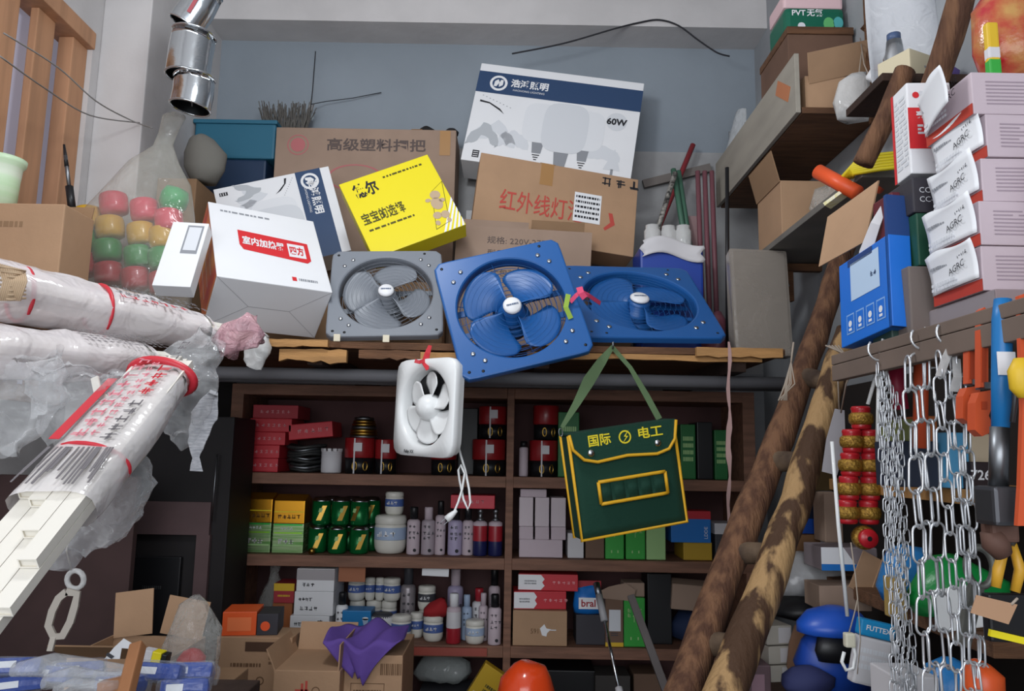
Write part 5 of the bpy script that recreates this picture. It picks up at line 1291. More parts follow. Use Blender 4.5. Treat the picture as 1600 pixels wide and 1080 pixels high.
mb = MB(); mb.box(.07, .012, .75, mat('dusty_pink_board', '9c7f80', .8), bev=.002); o = mb.done('board'); o.matrix_world = T((P(1083, 400, 3.4).x, 3.4, ZL)) @ RX(-3); tag(o, 'dusty pink board standing between the green and maroon tubes', 'board')
mb = MB(); mb.bar(P(1005, 288, 3.67), P(1110, 262, 3.67), .04, .02, mat('grey_batten', '716a66', .8), up=(0, -1, 0)); tag(mb.done('batten'), 'grey batten fixed to the back wall at the right', 'batten')
rod('pole', 'thin dark pole standing at the right end of the loft', [(1136, 262, 2.9), (1137, 556, 2.88)], .008, black, 'pole')
mb = MB(); mb.blob([((0, 0, 0), .05, .04), ((0, 0, .08), .06, .05), ((0, 0, .16), .05, .04), ((.01, 0, .2), .015, .015)], mat('maroon_film', '6d3f4a', .35), 18, .014, 3, 24); o = mb.done('packet'); o.matrix_world = T((P(1122, 530, 2.98).x, 3.0, ZL + .012)); tag(o, 'maroon packet on the loft behind the thin dark pole', 'packet')
wrapm = film('brown_wrap_film', 'a59c92', .5, bump=.5, bs=7)
t = thing('wrapped_bundle', 'tall panels wrapped in dusty film at the right end of the loft', 'panel', T((P(1192, 530, 2.75).x, 2.75, ZL + .008)) @ RX(-4))
hp = P(1192, 395, 2.8).z - ZL
mb = MB(); mb.box(.2, .05, hp * .97, mat('dusty_panel', '7b736c', .8, var=.3, vs=3, stretch=(6, 6, .6)), bev=.004); mb.done('panels', t)
mb = MB(); mb.box(.215, .07, hp, wrapm, T((0, -.01, 0)), .012); mb.jitter(.006, 14, 2); mb.done('wrapping', t)

# ================================================================ upper rack on the right wall
rackwood = mat('rack_board_pale', '9d978c', .75, var=.18, vs=4, stretch=(3, .6, 3))
XF = .95
def rack(label, z, y0, y1, fascia=None, m=oldwood):
    t = thing('wall_shelf', label, 'shelf', T(((XF + XR) / 2, y0, z)))
    mb = MB(); mb.box(XR - XF - .004, y1 - y0, .022, m, T((0, 0, -.022)), .002); mb.done('board', t)
    if fascia:
        mb = MB(); mb.box(.016, y1 - y0, fascia, rackwood, T((-(XR - XF) / 2 - .01, 0, -.02)), .002); mb.done('fascia', t)
    return t
t = rack('upper wall shelf with a tall pale front board on the right wall', 2.76, 2.42, 3.42, .21)
mb = MB(); mb.box(.018, .14, .05, mat('orange_tape', 'b5724a', .5), T((-(XR - XF) / 2 - .011, .07, .05)) @ RX(35)); mb.done('tape_patch', t)
t = rack('lower wall shelf of grey boards on the right wall', 2.39, 2.02, 3.0, None, mat('grey_board', '75716b', .75, var=.2))
mb = MB(); mb.box(XR - XF + .09, .03, .03, oldwood, T((-.04, .94, -.056)), .002); mb.done('bracket', t)
mb = MB(); mb.box(.035, .03, .12, oldwood, T((.0, .93, -.18)), .002); mb.done('bracket', t)
mb = MB(); mb.tube([P(1215, 402, 2.9), P(1222, 425, 2.9), P(1232, 448, 2.9)], .006, dsteel, 7); tag(mb.done('hook'), 'bent metal hook hanging under the lower wall shelf', 'hook')
# on the lower wall shelf
t = thing('carton', 'open brown carton at the far end of the lower wall shelf', 'carton', T((1.085, 2.68, 2.391)))
mb = MB(); mb.box(.24, .26, .21, card, bev=.003); mb.done('body', t)
mb = MB(); mb.box(.004, .26, .12, card_d, T((-.122, 0, .205)) @ RY(-14)); mb.done('flap', t)
mb = MB(); mb.blob([((0, 0, 0), .06, .07), ((0, 0, .05), .07, .09), ((.01, .0, .1), .065, .085), ((.02, .02, .14), .04, .05)], film_bag, 24, .02, 5, 16); o = mb.done('plastic_bag'); o.matrix_world = T((1.09, 2.53, 2.406)); tag(o, 'clear plastic bag on the lower wall shelf beside the orange pipes', 'bag')
for i, (a, b) in enumerate((((1278, 268, 2.12), (1340, 302, 2.02)), ((1330, 277, 2.16), (1378, 292, 2.1)))):
    mb = MB(); mb.tube([P(*a), P(*b)], .021, orange, 16, caps=True); mb.tube([P(*a) , P(*a) + (P(*a) - P(*b)).normalized() * .001], .016, mat('pipe_bore', '5a2412', .7), 14)
    tag(mb.done('pipe'), 'short orange pipe on the lower wall shelf, %s of two' % ('left' if i == 0 else 'right'), 'pipe')
cab = mat('yellow_cable', 'd9c624', .5)
t = thing('cable_coil', 'bundle of yellow cable on the lower wall shelf', 'cable', I4)
for k in range(6):
    mb = MB(); mb.tube([P(1312 + 4 * k, 282 - k, 2.06), P(1335, 256 + 3 * k, 2.03), P(1375, 242 + 4.5 * k, 1.98), P(1412, 238 + 4.5 * k, 1.95)], .006, cab, 7); mb.done('cable_strand', t)
mb = MB(); mb.bar(P(1292, 322, 2.1), P(1338, 288, 2.04), .04, .01, mat('yellow_white_rule', 'd9cf8a', .5, hex2='e4e0d2', vs=25, stretch=(1, 9, 1)), up=(0, 0, 1)); tag(mb.done('folding_rule'), 'yellow and white folding rule at the edge of the lower wall shelf', 'rule')
# on the upper wall shelf
t = thing('carton', 'open carton with a raised tan flap on the upper wall shelf', 'carton', T((1.09, 2.44, 2.761)))
mb = MB(); mb.box(.235, .11, .12, card, bev=.003); mb.done('body', t)
mb = MB(); mb.box(.235, .004, .1, card, T((.01, -.002, .118)) @ RY(-14) @ RX(30)); mb.done('flap', t)
t = thing('wooden_box', 'brown wooden box under the green packet on the upper wall shelf', 'box', T((1.09, 2.58, 2.761)))
hb = P(1290, 42, 2.58).z - 2.761
mb = MB(); mb.box(.235, .3, hb - .03, mat('box_brown', '6c5142', .8, var=.2), bev=.003); mb.done('body', t)
mb = MB(); mb.box(.24, .31, .028, oldwood, T((0, -.005, hb - .03)), .003); mb.done('lid', t)
zb = 2.762 + hb
t = thing('packet', 'dark green packet with white lettering lying on the brown wooden box', 'packet', T((1.09, 2.62, zb)))
mb = MB(); mb.box(.22, .18, .1, mat('packet_green', '11604a', .4), bev=.02); F_ = face('f', .22, .18, .1); mb.text('PVT', -.06, .075, .03, white, F_, bold=.02); mb.text('无氟', .0, .075, .03, white, F_, bold=.02)
mb.disc(.05, .035, .02, mat('leaf_green', '5fae6b', .5), F_, 14, sq=1.3); mb.disc(.085, .04, .018, mat('drop_teal', '4fa6a8', .5), F_, 14, sq=1.3); mb.disc(-.05, .025, .014, palegrey, F_, 12); mb.done('body', t)
mb = MB(); mb.box(.22, .16, .06, mat('packet_pink', 'd9b9bd', .5), T((0, .01, .101)), .01); mb.done('pink_block', t)
mb = MB(); mb.box(.03, .018, 1.0, oldwood, bev=.003); o = mb.done('post'); o.matrix_world = T((1.185, 2.40, 2.70)); tag(o, 'upright brown post at the near end of the upper wall shelf', 'post')
mb = MB(); mb.bar(P(1352, 48, 2.42), P(1400, -10, 2.38), .035, .025, oldwood, up=(0, -1, 0)); tag(mb.done('brace'), 'slanting brown brace fixed to the upright post', 'brace')
mb = MB(); mb.surf(lambda u, v: (.02 * math.sin(6 * u + 3 * v) + .05 * v, -.02 + u * .3, -.12 + .22 * v + .02 * math.sin(8 * u)), 12, 8, film('rack_film', 'cfd3d6', .5, bump=.7), th=.001); o = mb.done('plastic_sheet'); o.matrix_world = T((.985, 3.3, 3.06)); tag(o, 'crumpled clear film over the far end of the upper wall shelf', 'film')
mb = MB(); mb.box(.12, .012, .34, mat('grey_sheet_card', 'a5a3ac', .6), bev=.002); scribble(mb, -.02, .16, .04, .22, 2, greyink, face('f', .12, .012, .34)); o = mb.done('card_sheet'); o.matrix_world = T((1.07, 3.0, 2.98)) @ RY(10); tag(o, 'grey cardboard sheet standing at the far end of the upper wall shelf', 'card')
mb = MB(); mb.box(.2, .14, .215, card_g, bev=.003); o = mb.done('carton'); o.matrix_world = T((1.1, 3.09, 2.762)); tag(o, 'dusty carton behind the grey cardboard sheet on the upper wall shelf', 'carton')
# hanging white bags beyond the timber posts
mb = MB(); mb.blob([((0, 0, 0), .05, .03), ((0, 0, .06), .06, .04), ((.01, 0, .13), .045, .03), ((.015, 0, .15), .02, .01)], film_milky, 20, .014, 2, 24); o = mb.done('plastic_bag'); o.matrix_world = T(P(1333, 186, 2.3)); tag(o, 'small milky bag hanging in front of the upper wall shelf', 'bag')
mb = MB(); mb.lathe([(.02, 0), (.024, .006), (.024, .03), (.018, .04), (.018, .055), (0, .055)], [white, white, red, red, white], 16); o = mb.done('tape_roll'); o.matrix_world = T(P(1362, 128, 2.24)) @ RX(30) @ RY(25); tag(o, 'small white and red roll hanging below the upper wall shelf', 'roll')
mb = MB(); mb.tube([P(1362, 128, 2.24), P(1350, 100, 2.3), P(1344, 60, 2.42)], .002, strg, 5); mb.tube([P(1338, 150, 2.3), P(1344, 100, 2.36), P(1348, 70, 2.42)], .002, strg, 5); tag(mb.done('string'), 'string from the upright post carrying the small bag and roll', 'string')

# ================================================================ near timber posts and goods on top right
t = rack('short brown shelf holding the cream block near the top right corner', P(1430, 128, 1.95).z - .012, 1.88, 2.1, None, darkwood)
zs = P(1430, 128, 1.95).z - .011
log('timber_post', [P(1508, -30, 1.74), P(1484, 60, 1.77), P(1450, 160, 1.80)], [.032, .031, .03], bark, None, 11); tag(bpy.data.objects['timber_post'], 'near brown timber post rising past the cream block at top right', 'post')
o = log('timber_post', [P(1414, 112, 1.87), P(1382, 190, 1.88), P(1350, 256, 1.9)], [.026, .026, .025], bark, None, 12); tag(o, 'short dark timber post beside the white and red carton', 'post')
mb = MB(); mb.box(.11, .1, .085, mat('cream_foam', 'ccc1a4', .7), bev=.004); scribble(mb, .0, .04, .03, .05, 1, greyink, face('f', .11, .1, .085)); o = mb.done('foam_block'); o.matrix_world = T((P(1432, 110, 1.95).x + .01, 1.93, zs)) @ RZ(25); tag(o, 'cream foam block on the short brown shelf', 'block')
t = thing('spray_bottle', 'grey metallic bottle in clear film on the short brown shelf', 'bottle', T((P(1384, 90, 2.0).x + .02, 1.99, zs)))
mb = MB(); mb.lathe([(.03, 0), (.03, .1), (.024, .115), (.02, .15), (0, .15)], steel, 20); mb.done('body', t)
mb = MB(); mb.lathe([(.018, .15), (.018, .17), (0, .17)], mat('dusk_blue_cap', '46587a', .4), 16); mb.done('cap', t)
mb = MB(); mb.surf(lambda u, v: ((u - .5) * .22, .03 * math.sin(5 * u + 2 * v), .45 * v + .01 * math.sin(7 * u)), 14, 10, film('hung_film', 'd5d7dc', .35, bump=.5), th=.001); o = mb.done('plastic_sheet'); o.matrix_world = T((P(1425, 70, 2.05).x + .02, 2.1, zs + .01)) ; tag(o, 'milky plastic sheet hanging behind the cream block', 'film')
mb = MB(); mb.blob([((0, 0, 0), .04, .03), ((0, 0, .03), .05, .035), ((.01, 0, .05), .03, .02)], mat('violet_cloth', '5b4a86', .8), 16, .01, 3, 30); o = mb.done('cloth'); o.matrix_world = T((P(1468, 112, 1.98).x, 1.97, zs + .012)); tag(o, 'violet cloth behind the near timber post', 'cloth')

# ================================================================ tool shelf at the right with hanging chains
XT, ZT = .715, 1.83
t = thing('wall_shelf', 'dusty wooden tool shelf on the right carrying the label cartons and chains', 'shelf', T(((XT + XR) / 2, .85, ZT)))
mb = MB(); mb.box(XR - XT - .004, .86, .022, mat('dusty_tool_board', '75655b', .8, var=.2, vs=5), T((0, 0, -.022)), .002); mb.done('board', t)
mb = MB(); mb.box(.02, .86, .035, mat('dusty_tool_board', '75655b', .8), T((-(XR - XT) / 2 + .012, 0, -.058)), .002); mb.done('edge_rail', t)
# stack of white labelled cartons
lw = mat('label_paper', 'eceef2', .5); sr = mat('carton_red_edge', 'b23a2c', .5)
zz = ZT + .055
flat_c = MB(); flat_c.box(.3, .2, .052, mat('grey_red_card', '8f8083', .6), bev=.002); flat_c.rect(-.1, .0, .1, .02, sr, face('l', .3, .2, .052)); flat_c.rect(-.1, .02, .1, .05, mat('grey_lid_card', '8c8488', .6), face('l', .3, .2, .052)); o = flat_c.done('carton'); o.matrix_world = T((.945, 1.24, ZT + .001)); tag(o, 'flat grey and red carton under the stack of labelled cartons', 'carton')
BH = .0782
for i in range(5):
    xo = [.0, .0, .012, .022, .004][i]; x0 = .79 + xo; y0 = 1.262; D = .15; W_ = .3
    t = thing('carton', 'lilac carton with handwritten white tag, %s of the tool shelf stack' % ['bottom', 'second from bottom', 'middle', 'second from top', 'top'][i], 'carton', T((x0 + W_ / 2, y0, zz)) @ RZ([0, 1, -1, 1, 0][i]), 'white tagged lilac cartons')
    mb = MB(); mb.box(W_, D, BH - .0012, lilac, bev=.002)
    scribble(mb, -W_ * .42, BH * .2, W_ * .3, BH * .8, 7, mat('lilac_print', '9f8f9a', .6), face('f', W_, D, BH), seed=i + 2, h=.35, wmax=.5, gap=.1)
    mb.rect(-D * .5, 0, D * .5, BH * .26, sr, face('l', W_, D, BH)); mb.done('body', t)
    mb = MB(); sl = .35 if i == 4 else 0
    def f(u, v): return (-W_ / 2 - .004 - .014 * (v - .1) ** 2 - .004 * math.sin(3 * u) - sl * .08 * (u), D * (.98 - .96 * u * (1 - sl * .3)), BH * (.24 + .9 * v + (.06 * math.sin(6 * u + i) if v > .9 else 0) + .05 * u + sl * .3 * u))
    mb.surf(f, 12, 8, lw, th=.0012)
    G = T((-W_ / 2 - .012, D / 2, BH * .2)) @ RZ(-90) @ RX(90)
    scribble(mb, -D * .4, BH * .08, D * .1, BH * .3, 2, palegrey, G, seed=i); scribble(mb, -D * .42, BH * .58, D * -.05, BH * .7, 1, greyink, G, seed=3 + i)
    mb.text('1-1/2', D * .26, BH * .74, BH * .19, ink, G, rot=10); mb.text('AGRC', D * .15, BH * .46, BH * .23, ink, G, rot=12); mb.done('tag', t)
    zz += BH
mb = MB(); mb.blob([((0, 0, 0), .07, .05), ((0, 0, .06), .09, .06), ((0, 0, .14), .085, .055), ((0, 0, .2), .05, .03)], mat('red_gold_wrap', 'a81f2a', .22, hex2='b98d52', vs=16, bump=.3), 24, .012, 4, 26); o = mb.done('candy_bag'); o.matrix_world = T((P(1590, 70, 1.3).x + .03, 1.33, zz + .014)); tag(o, 'shiny red and gold bag on top of the labelled carton stack', 'bag')
mb = MB(); mb.box(.02, .015, .1, dyellow, bev=.004); mb.box(.0205, .016, .03, green, T((0, -.0005, .0)), .003); mb.box(.0205, .016, .022, offwhite, T((0, -.0005, .031)), .003); o = mb.done('packet'); o.matrix_world = T((P(1549, 70, 1.28).x, 1.272, zz + .0005)); tag(o, 'yellow packet with a green foot beside the red and gold bag', 'packet')
for i in range(2):
    mb = MB(); mb.box(.12, .1, .07, lilac, bev=.002); mb.surf(lambda u, v: (-.065 - .01 * v * v, .0 + .1 * u, .005 + .07 * v), 6, 5, lw, th=.001); o = mb.done('carton'); o.matrix_world = T((.885 + .0, 1.1, ZT + .16 + .105 * i)) if False else T((.96, 1.14 - .0, ZT + .145 + .073 * i)); o.matrix_world = T((.945, 1.12, ZT + .145 + .0735 * i)); tag(o, 'tagged lilac carton at the right border, %s of two' % ('lower' if i == 0 else 'upper'), 'carton', 'tagged cartons at the right border')
mb = MB(); mb.box(.16, .1, .143, card_g, bev=.002); o = mb.done('carton'); o.matrix_world = T((.96, 1.12, ZT + .001)); tag(o, 'dusty carton under the two tagged ones at the right border', 'carton')
# white and red carton with boxes under it
def deco(mb, w, d, h):
    F_ = face('f', w, d, h); mb.rect(-w / 2, h * .27, w / 2, h * .72, redprint, F_)
    mb.disc(-w * .3, h * .86, w * .08, redprint, F_, 12); mb.disc(-w * .18, h * .88, w * .06, palegrey, F_, 12); mb.text('ka', w * .2, h * .86, w * .3, greyink, F_, bold=.02)
    mb.textw('豪华型', -w * .02, h * .64, w * .6, h * .08, white, F_ @ T((0, 0, .0004)), bold=.03); scribble(mb, -w * .3, h * .42, w * .25, h * .54, 3, palegrey, F_ @ T((0, 0, .0004)), seed=3, wmax=.5)
    scribble(mb, 0, h * .1, w * .3, h * .14, 1, palegrey, F_); L_ = face('l', w, d, h); mb.rect(-d * .5, 0, -d * .35, h, redprint, L_); scribble(mb, -d * .3, h * .1, d * .4, h * .9, 14, palegrey, L_, wmax=.6)
zk = P(1455, 271, 1.46).z
pbox('carton', 'white carton with a red band standing beside the labelled carton stack', 'carton', 1425, 1492, 129, 271, 1.46, .07, white, z=zk, deco=deco, rz=-3)
def deco(mb, w, d, h):
    F_ = face('f', w, d, h); mb.text('CC-', -w * .15, h * .62, .016, palegrey, F_); mb.text('CC-', -w * .15, h * .36, .016, palegrey, F_); mb.rect(w * .1, h * .54, w * .3, h * .7, palegrey, F_); mb.rect(w * .1, h * .28, w * .3, h * .44, palegrey, F_)
pbox('carton', 'black carton with pale marks under the white and red one', 'carton', 1428, 1486, 277, 332, 1.45, .12, mat('charcoal_card', '35333a', .6), z=P(1455, 332, 1.45).z, deco=deco)
zq = P(1455, 332, 1.45).z - .0012
pbox('carton', 'dark green carton in the middle of the pile on the tool shelf', 'carton', 1436, 1492, 333, 415, 1.45, .12, mat('deep_green_card', '1d4a38', .5), z=P(1455, 415, 1.45).z)
pbox('carton', 'grey brown carton below the dark green one on the tool shelf', 'carton', 1424, 1480, 416, 502, 1.44, .12, mat('grey_brown_card', '6f6560', .7), z=ZT + .0015)
pbox('carton', 'maroon open carton between the blue carton and the black one', 'carton', 1396, 1431, 300, 372, 1.5, .08, mat('maroon_card', '5e1f2c', .5), z=P(1412, 372, 1.5).z)
pbox('carton', 'pinkish grey carton under the maroon one on the tool shelf', 'carton', 1394, 1430, 373, 430, 1.5, .08, mat('pink_grey_card', '8d7f7e', .6), z=P(1412, 430, 1.5).z)
pbox('carton', 'dark green carton at the foot of the pile beside the blue carton', 'carton', 1392, 1424, 431, 500, 1.49, .08, mat('bottle_green_card', '28403a', .5), z=ZT + .0015)
# blue open carton with flap
M, w, d, h = quad((1309, 402), (1388, 338), (1391, 512), (1318, 541), 1.66, (0, 0, -78), pw=8)
t = thing('carton', 'bright blue open carton with a brown flap at the end of the tool shelf', 'carton', M)
mb = MB(); F_ = face('f', w, .045, h); mb.box(w, .045, h * .86, mat('bright_blue_card', '1f6fd0', .4), bev=.002); mb.box(.01, .045, h * 1.25, dkblue, T((w / 2 - .006, 0, 0)))
mb.rect(-w * .25, h * .42, w * .32, h * .8, mat('pale_blue_print', 'b8cfe8', .5), F_); mb.rect(-w * .3, h * .78, w * .2, h * .85, dkblue, F_)
for k in range(4):
    x = -w * .36 + k * w * .2; mb.rect(x, h * .1, x + w * .16, h * .3, mat('icon_blue', '7fa9df', .5), F_); mb.rect(x + w * .015, h * .115, x + w * .145, h * .285, mat('bright_blue_card', '1f6fd0', .4), F_ @ T((0, 0, .0004))); mb.disc(x + w * .08, h * .2, w * .035, white, F_ @ T((0, 0, .0008)), 10); mb.rect(x + w * .05, h * .13, x + w * .11, h * .155, white, F_ @ T((0, 0, .0008)))
glyphs(mb, w * .18, h * .58, 2, h * .05, navy, F_ @ T((0, 0, .0006)), 3); mb.done('body', t)
Mi = M.inverted()
pts = [Mi @ P(x, y, Y) for x, y, Y in ((1372, 282, 1.56), (1352, 377, 1.6), (1279, 417, 1.72), (1293, 339, 1.7))]
nf = (pts[1] - pts[0]).cross(pts[3] - pts[0]).normalized() * .004
mb = MB(); vs = pts + [p + nf for p in pts]; mb.add(vs, [(0, 1, 2, 3), (7, 6, 5, 4), (0, 4, 5, 1), (1, 5, 6, 2), (2, 6, 7, 3), (3, 7, 4, 0)], card); mb.done('flap', t)
mb = MB(); mb.ribbon([Mi @ P(x, y, Y) for x, y, Y in ((1386, 312, 1.535), (1368, 350, 1.55), (1352, 395, 1.585), (1338, 440, 1.61))], .03, .001, offwhite, up=Mi.to_3x3() @ V((-1, -.6, 0)), scale=[.35, .8, 1, .15]); mb.done('torn_strip', t)

# ---------------------------------------------------------------- chains
def link_mesh(L, W_, wr, m, name):
    mb = MB(); pts = []; r0 = W_ / 2; s_ = L / 2 - r0
    for k in range(9): a = PI * k / 8; pts.append((r0 * math.cos(a), 0, s_ + r0 * math.sin(a)))
    for k in range(9): a = PI + PI * k / 8; pts.append((r0 * math.cos(a), 0, -s_ + r0 * math.sin(a)))
    mb.tube(pts, wr, m, 7, closed=True); return mb.mesh(name)
chain_m = mat('chain_steel', 'd3d6da', .3, metal=.65)
big = link_mesh(.064, .026, .0022, chain_m, 'chain_link'); mid = link_mesh(.047, .021, .0018, chain_m, 'chain_link'); small = link_mesh(.027, .0125, .0013, chain_m, 'chain_link')
def chain(label, px, py, Y, n, me, L, wr, lean=0.0, group=None, sway=.004, seed=0, ph=0):
    o0 = P(px, py, Y); t = thing('chain', label, 'chain', T(o0), group); r = random.Random(seed); pitch = L - 2.6 * wr
    for k in range(n):
        z = -k * pitch - L / 2; o = bpy.data.objects.new('link', me); COL.objects.link(o); o.parent = t
        o.location = (lean * -z + sway * math.sin(k * .7 + seed), sway * .6 * math.cos(k * .5 + seed), z)
        o.rotation_euler = (R(r.uniform(-4, 4)), R(r.uniform(-4, 4)), R((8 if (k + ph) % 2 else 82) + r.uniform(-5, 5)))
    return t
def hook(label, px, py, Y, rr=.02):
    c = P(px, py, Y); mb = MB(); zt = ZT - .024
    pts = [V((c.x, c.y, zt))] + [c + V((rr * math.sin(a), 0, rr * math.cos(a))) for a in [R(20 + 290 * k / 16) for k in range(17)]]
    mb.tube(pts, .0022, chain_m, 7); o = mb.done('ring_hook'); return tag(o, label, 'hook')
hook('ring hook above the fine chains', 1374, 546, 1.49, .022); hook('ring hook above the heavy chains', 1441, 528, 1.34, .02); hook('ring hook above the medium chains', 1482, 520, 1.27, .02)
for i, (px, dy) in enumerate(((1371, 0), (1376, 4), (1381, 10), (1386, 18), (1391, 27), (1396, 36), (1402, 46))):
    chain('fine steel chain, %s from the left in the cluster' % ORD[i], px, 566 + dy, 1.49 + .006 * (i % 3 - 1), 31, small, .027, .0013, .004, 'fine chains', .003, i)
for i, (px, py) in enumerate(((1417, 556), (1430, 552), (1445, 552))):
    chain('heavy long link chain, %s of three' % ['left', 'middle', 'right'][i], px, py, 1.34 + .012 * (i % 2), 14, big, .064, .0022, .012, 'heavy chains', .002, i, i)
for i, (px, py) in enumerate(((1465, 548), (1480, 540), (1490, 538), (1500, 545))):
    chain('medium steel chain, %s from the left under the right hook' % ORD[i], px, py, 1.27 + .012 * (i % 2), 16, mid, .047, .0018, .004, 'medium chains', .002, 3 + i, i)
mb = MB(); mb.ribbon([P(1490, 536, 1.262), P(1478, 560, 1.25), P(1468, 588, 1.262)], .014, .001, film_milky, up=(0, -1, 0)); mb.ribbon([P(1494, 560, 1.262), P(1496, 590, 1.25), P(1490, 612, 1.26)], .014, .001, film_milky, up=(0, -1, 0)); tag(mb.done('film_scrap'), 'scrap of clear film caught in the medium chains', 'film')
# ---------------------------------------------------------------- hanging tools
def to_world(pl, Y): return [P(x, y, Y) for x, y in pl]
def slab(mb, pl, Y, th, m, bev=0):
    """outline in the picture plane at distance Y given real thickness"""
    c = V((sum(P(x, y, Y).x for x, y in pl) / len(pl), Y, sum(P(x, y, Y).z for x, y in pl) / len(pl)))
    mb.prism([(P(x, y, Y).x, P(x, y, Y).z) for x, y in pl], th, m, T((0, Y + th, 0)) @ RX(90))
def wrench(label, x0, x1, y0, y1, Y, m):
    t = thing('pipe_wrench', label, 'wrench', I4); w = x1 - x0; h = y1 - y0; X = lambda u: x0 + w * u; Q = lambda v: y0 + h * v
    mb = MB(); slab(mb, [(X(.4), Q(.02)), (X(.58), Q(0)), (X(.78), Q(.03)), (X(.78), Q(.62)), (X(.36), Q(.62)), (X(.36), Q(.06))], Y, .014, m); slab(mb, [(X(.48), Q(.08)), (X(.68), Q(.08)), (X(.68), Q(.58)), (X(.44), Q(.58))], Y - .001, .003, mat('wrench_groove', 'a83f20', .5)); mb.done('handle', t)
    mb = MB(); slab(mb, [(X(.1), Q(.74)), (X(.3), Q(.66)), (X(.98), Q(.64)), (X(1), Q(.76)), (X(.8), Q(.84)), (X(.98), Q(.9)), (X(.9), Q(.97)), (X(.45), Q(1)), (X(.08), Q(.95))], Y - .003, .02, m); slab(mb, [(X(.45), Q(.73)), (X(.72), Q(.73)), (X(.72), Q(.79)), (X(.45), Q(.79))], Y - .005, .003, mat('wrench_groove', 'a83f20', .5)); mb.done('jaw', t)
    mb = MB(); slab(mb, [(X(.6), Q(.58)), (X(.95), Q(.58)), (X(.95), Q(.63)), (X(.6), Q(.63))], Y - .003, .024, dsteel); mb.done('nut', t)
wo = mat('wrench_orange', 'c9542e', .4)
wrench('orange pipe wrench hanging just right of the chains', 1502, 1532, 497, 662, 1.2, wo)
wrench('longer orange pipe wrench hanging left of the blue handled hammer', 1521, 1551, 480, 682, 1.16, wo)
t = thing('hammer', 'big hammer with a blue handle hanging head down at the right', 'hammer', I4)
mb = MB(); mb.tube([P(1567, 468, 1.12), P(1566, 500, 1.12), P(1565, 600, 1.12), P(1563, 672, 1.12)], .014, mat('hammer_blue', '1b6fae', .4), 16, scale=[.85, 1, .98, .85]); mb.done('handle', t)
mb = MB(); mb.tube([P(1562, 668, 1.12), P(1560, 760, 1.12)], .013, dsteel, 14); mb.done('shaft', t)
mb = MB(); mb.cbox(P(1560, 790, 1.12), (.042, .05, .055), mat('hammer_head', '55565a', .45, metal=.8), bev=.006); mb.done('head', t)
mb = MB(); mb.cbox(P(1573, 568, 1.105), (.026, .002, .034), lw); mb.done('price_tag', t)
mb = MB(); mb.tube([P(1550, 830, 1.14), P(1556, 850, 1.14), P(1568, 868, 1.14)], .016, mat('rust_iron', '5d4238', .7), 12, scale=[1, 1.2, .8]); mb.cbox(P(1562, 830, 1.14), (.04, .03, .03), mat('rust_iron', '5d4238', .7), bev=.005); tag(mb.done('iron_fitting'), 'rusty iron fitting hanging under the hammer head', 'fitting')
mb = MB(); slab(mb, [(1592, 462), (1612, 455), (1612, 822), (1590, 822), (1594, 760), (1598, 640), (1594, 520)], 1.07, .008, wo); tag(mb.done('pry_bar'), 'orange tool handle cut by the right border', 'tool')
mb = MB(); mb.blob([(P(1598, 622, 1.05), .006, .006), (P(1598, 608, 1.05), .017, .012), (P(1598, 580, 1.05), .02, .014), (P(1598, 560, 1.05), .012, .008)], dyellow, 16); tag(mb.done('tape_measure'), 'deep yellow tape measure hanging at the right border', 'tape measure')
rod('rod', 'grey rod slanting across the blue hammer handle', [(1600, 520, 1.085), (1582, 660, 1.09)], .004, dsteel)
rod('rod', 'thin pale stick between the two orange wrenches', [(1522, 505, 1.2), (1530, 620, 1.2)], .0022, strg)
t = thing('ring_spanner', 'grey ring spanner with a big eye hanging behind the medium chains', 'spanner', I4)
gm = mat('forged_grey', '7b7c76', .45, metal=.6)
c = P(1531, 886, 1.3); mb = MB(); mb.tube([c + V((.022 * math.cos(a), 0, .031 * math.sin(a))) for a in [2 * PI * j / 24 for j in range(24)]], .0062, gm, 9, closed=True); mb.done('eye', t)
mb = MB(); mb.bar(P(1526, 912, 1.3), P(1503, 1010, 1.32), .024, .012, gm, up=(0, -1, 0), bev=.003); mb.done('shaft', t)
mb = MB(); slab(mb, [(1526, 930), (1590, 945), (1576, 976), (1517, 958)], 1.14, .0015, mat('tan_tag', 'b08a6c', .7)); mb.tube([P(1580, 945, 1.14), P(1590, 935, 1.14)], .002, strg, 5); tag(mb.done('card_tag'), 'tan cardboard tag hanging in front of the pliers', 'card')
t = thing('pliers', 'pliers with yellow handles hanging at the right border', 'pliers', I4)
for a in (((1572, 848), (1560, 890), (1556, 918)), ((1582, 850), (1594, 890), (1586, 925))):
    mb = MB(); mb.tube([P(x, y, 1.18) for x, y in a], .0075, mat('pliers_yellow', 'cc9a2f', .4), 10, scale=[.8, 1.1, .9]); mb.done('grip', t)
mb = MB(); mb.tube([P(1580, 818, 1.18), P(1578, 838, 1.18), P(1576, 852, 1.18)], .009, dsteel, 10, scale=[.5, 1.3, .9]); mb.done('jaws', t)

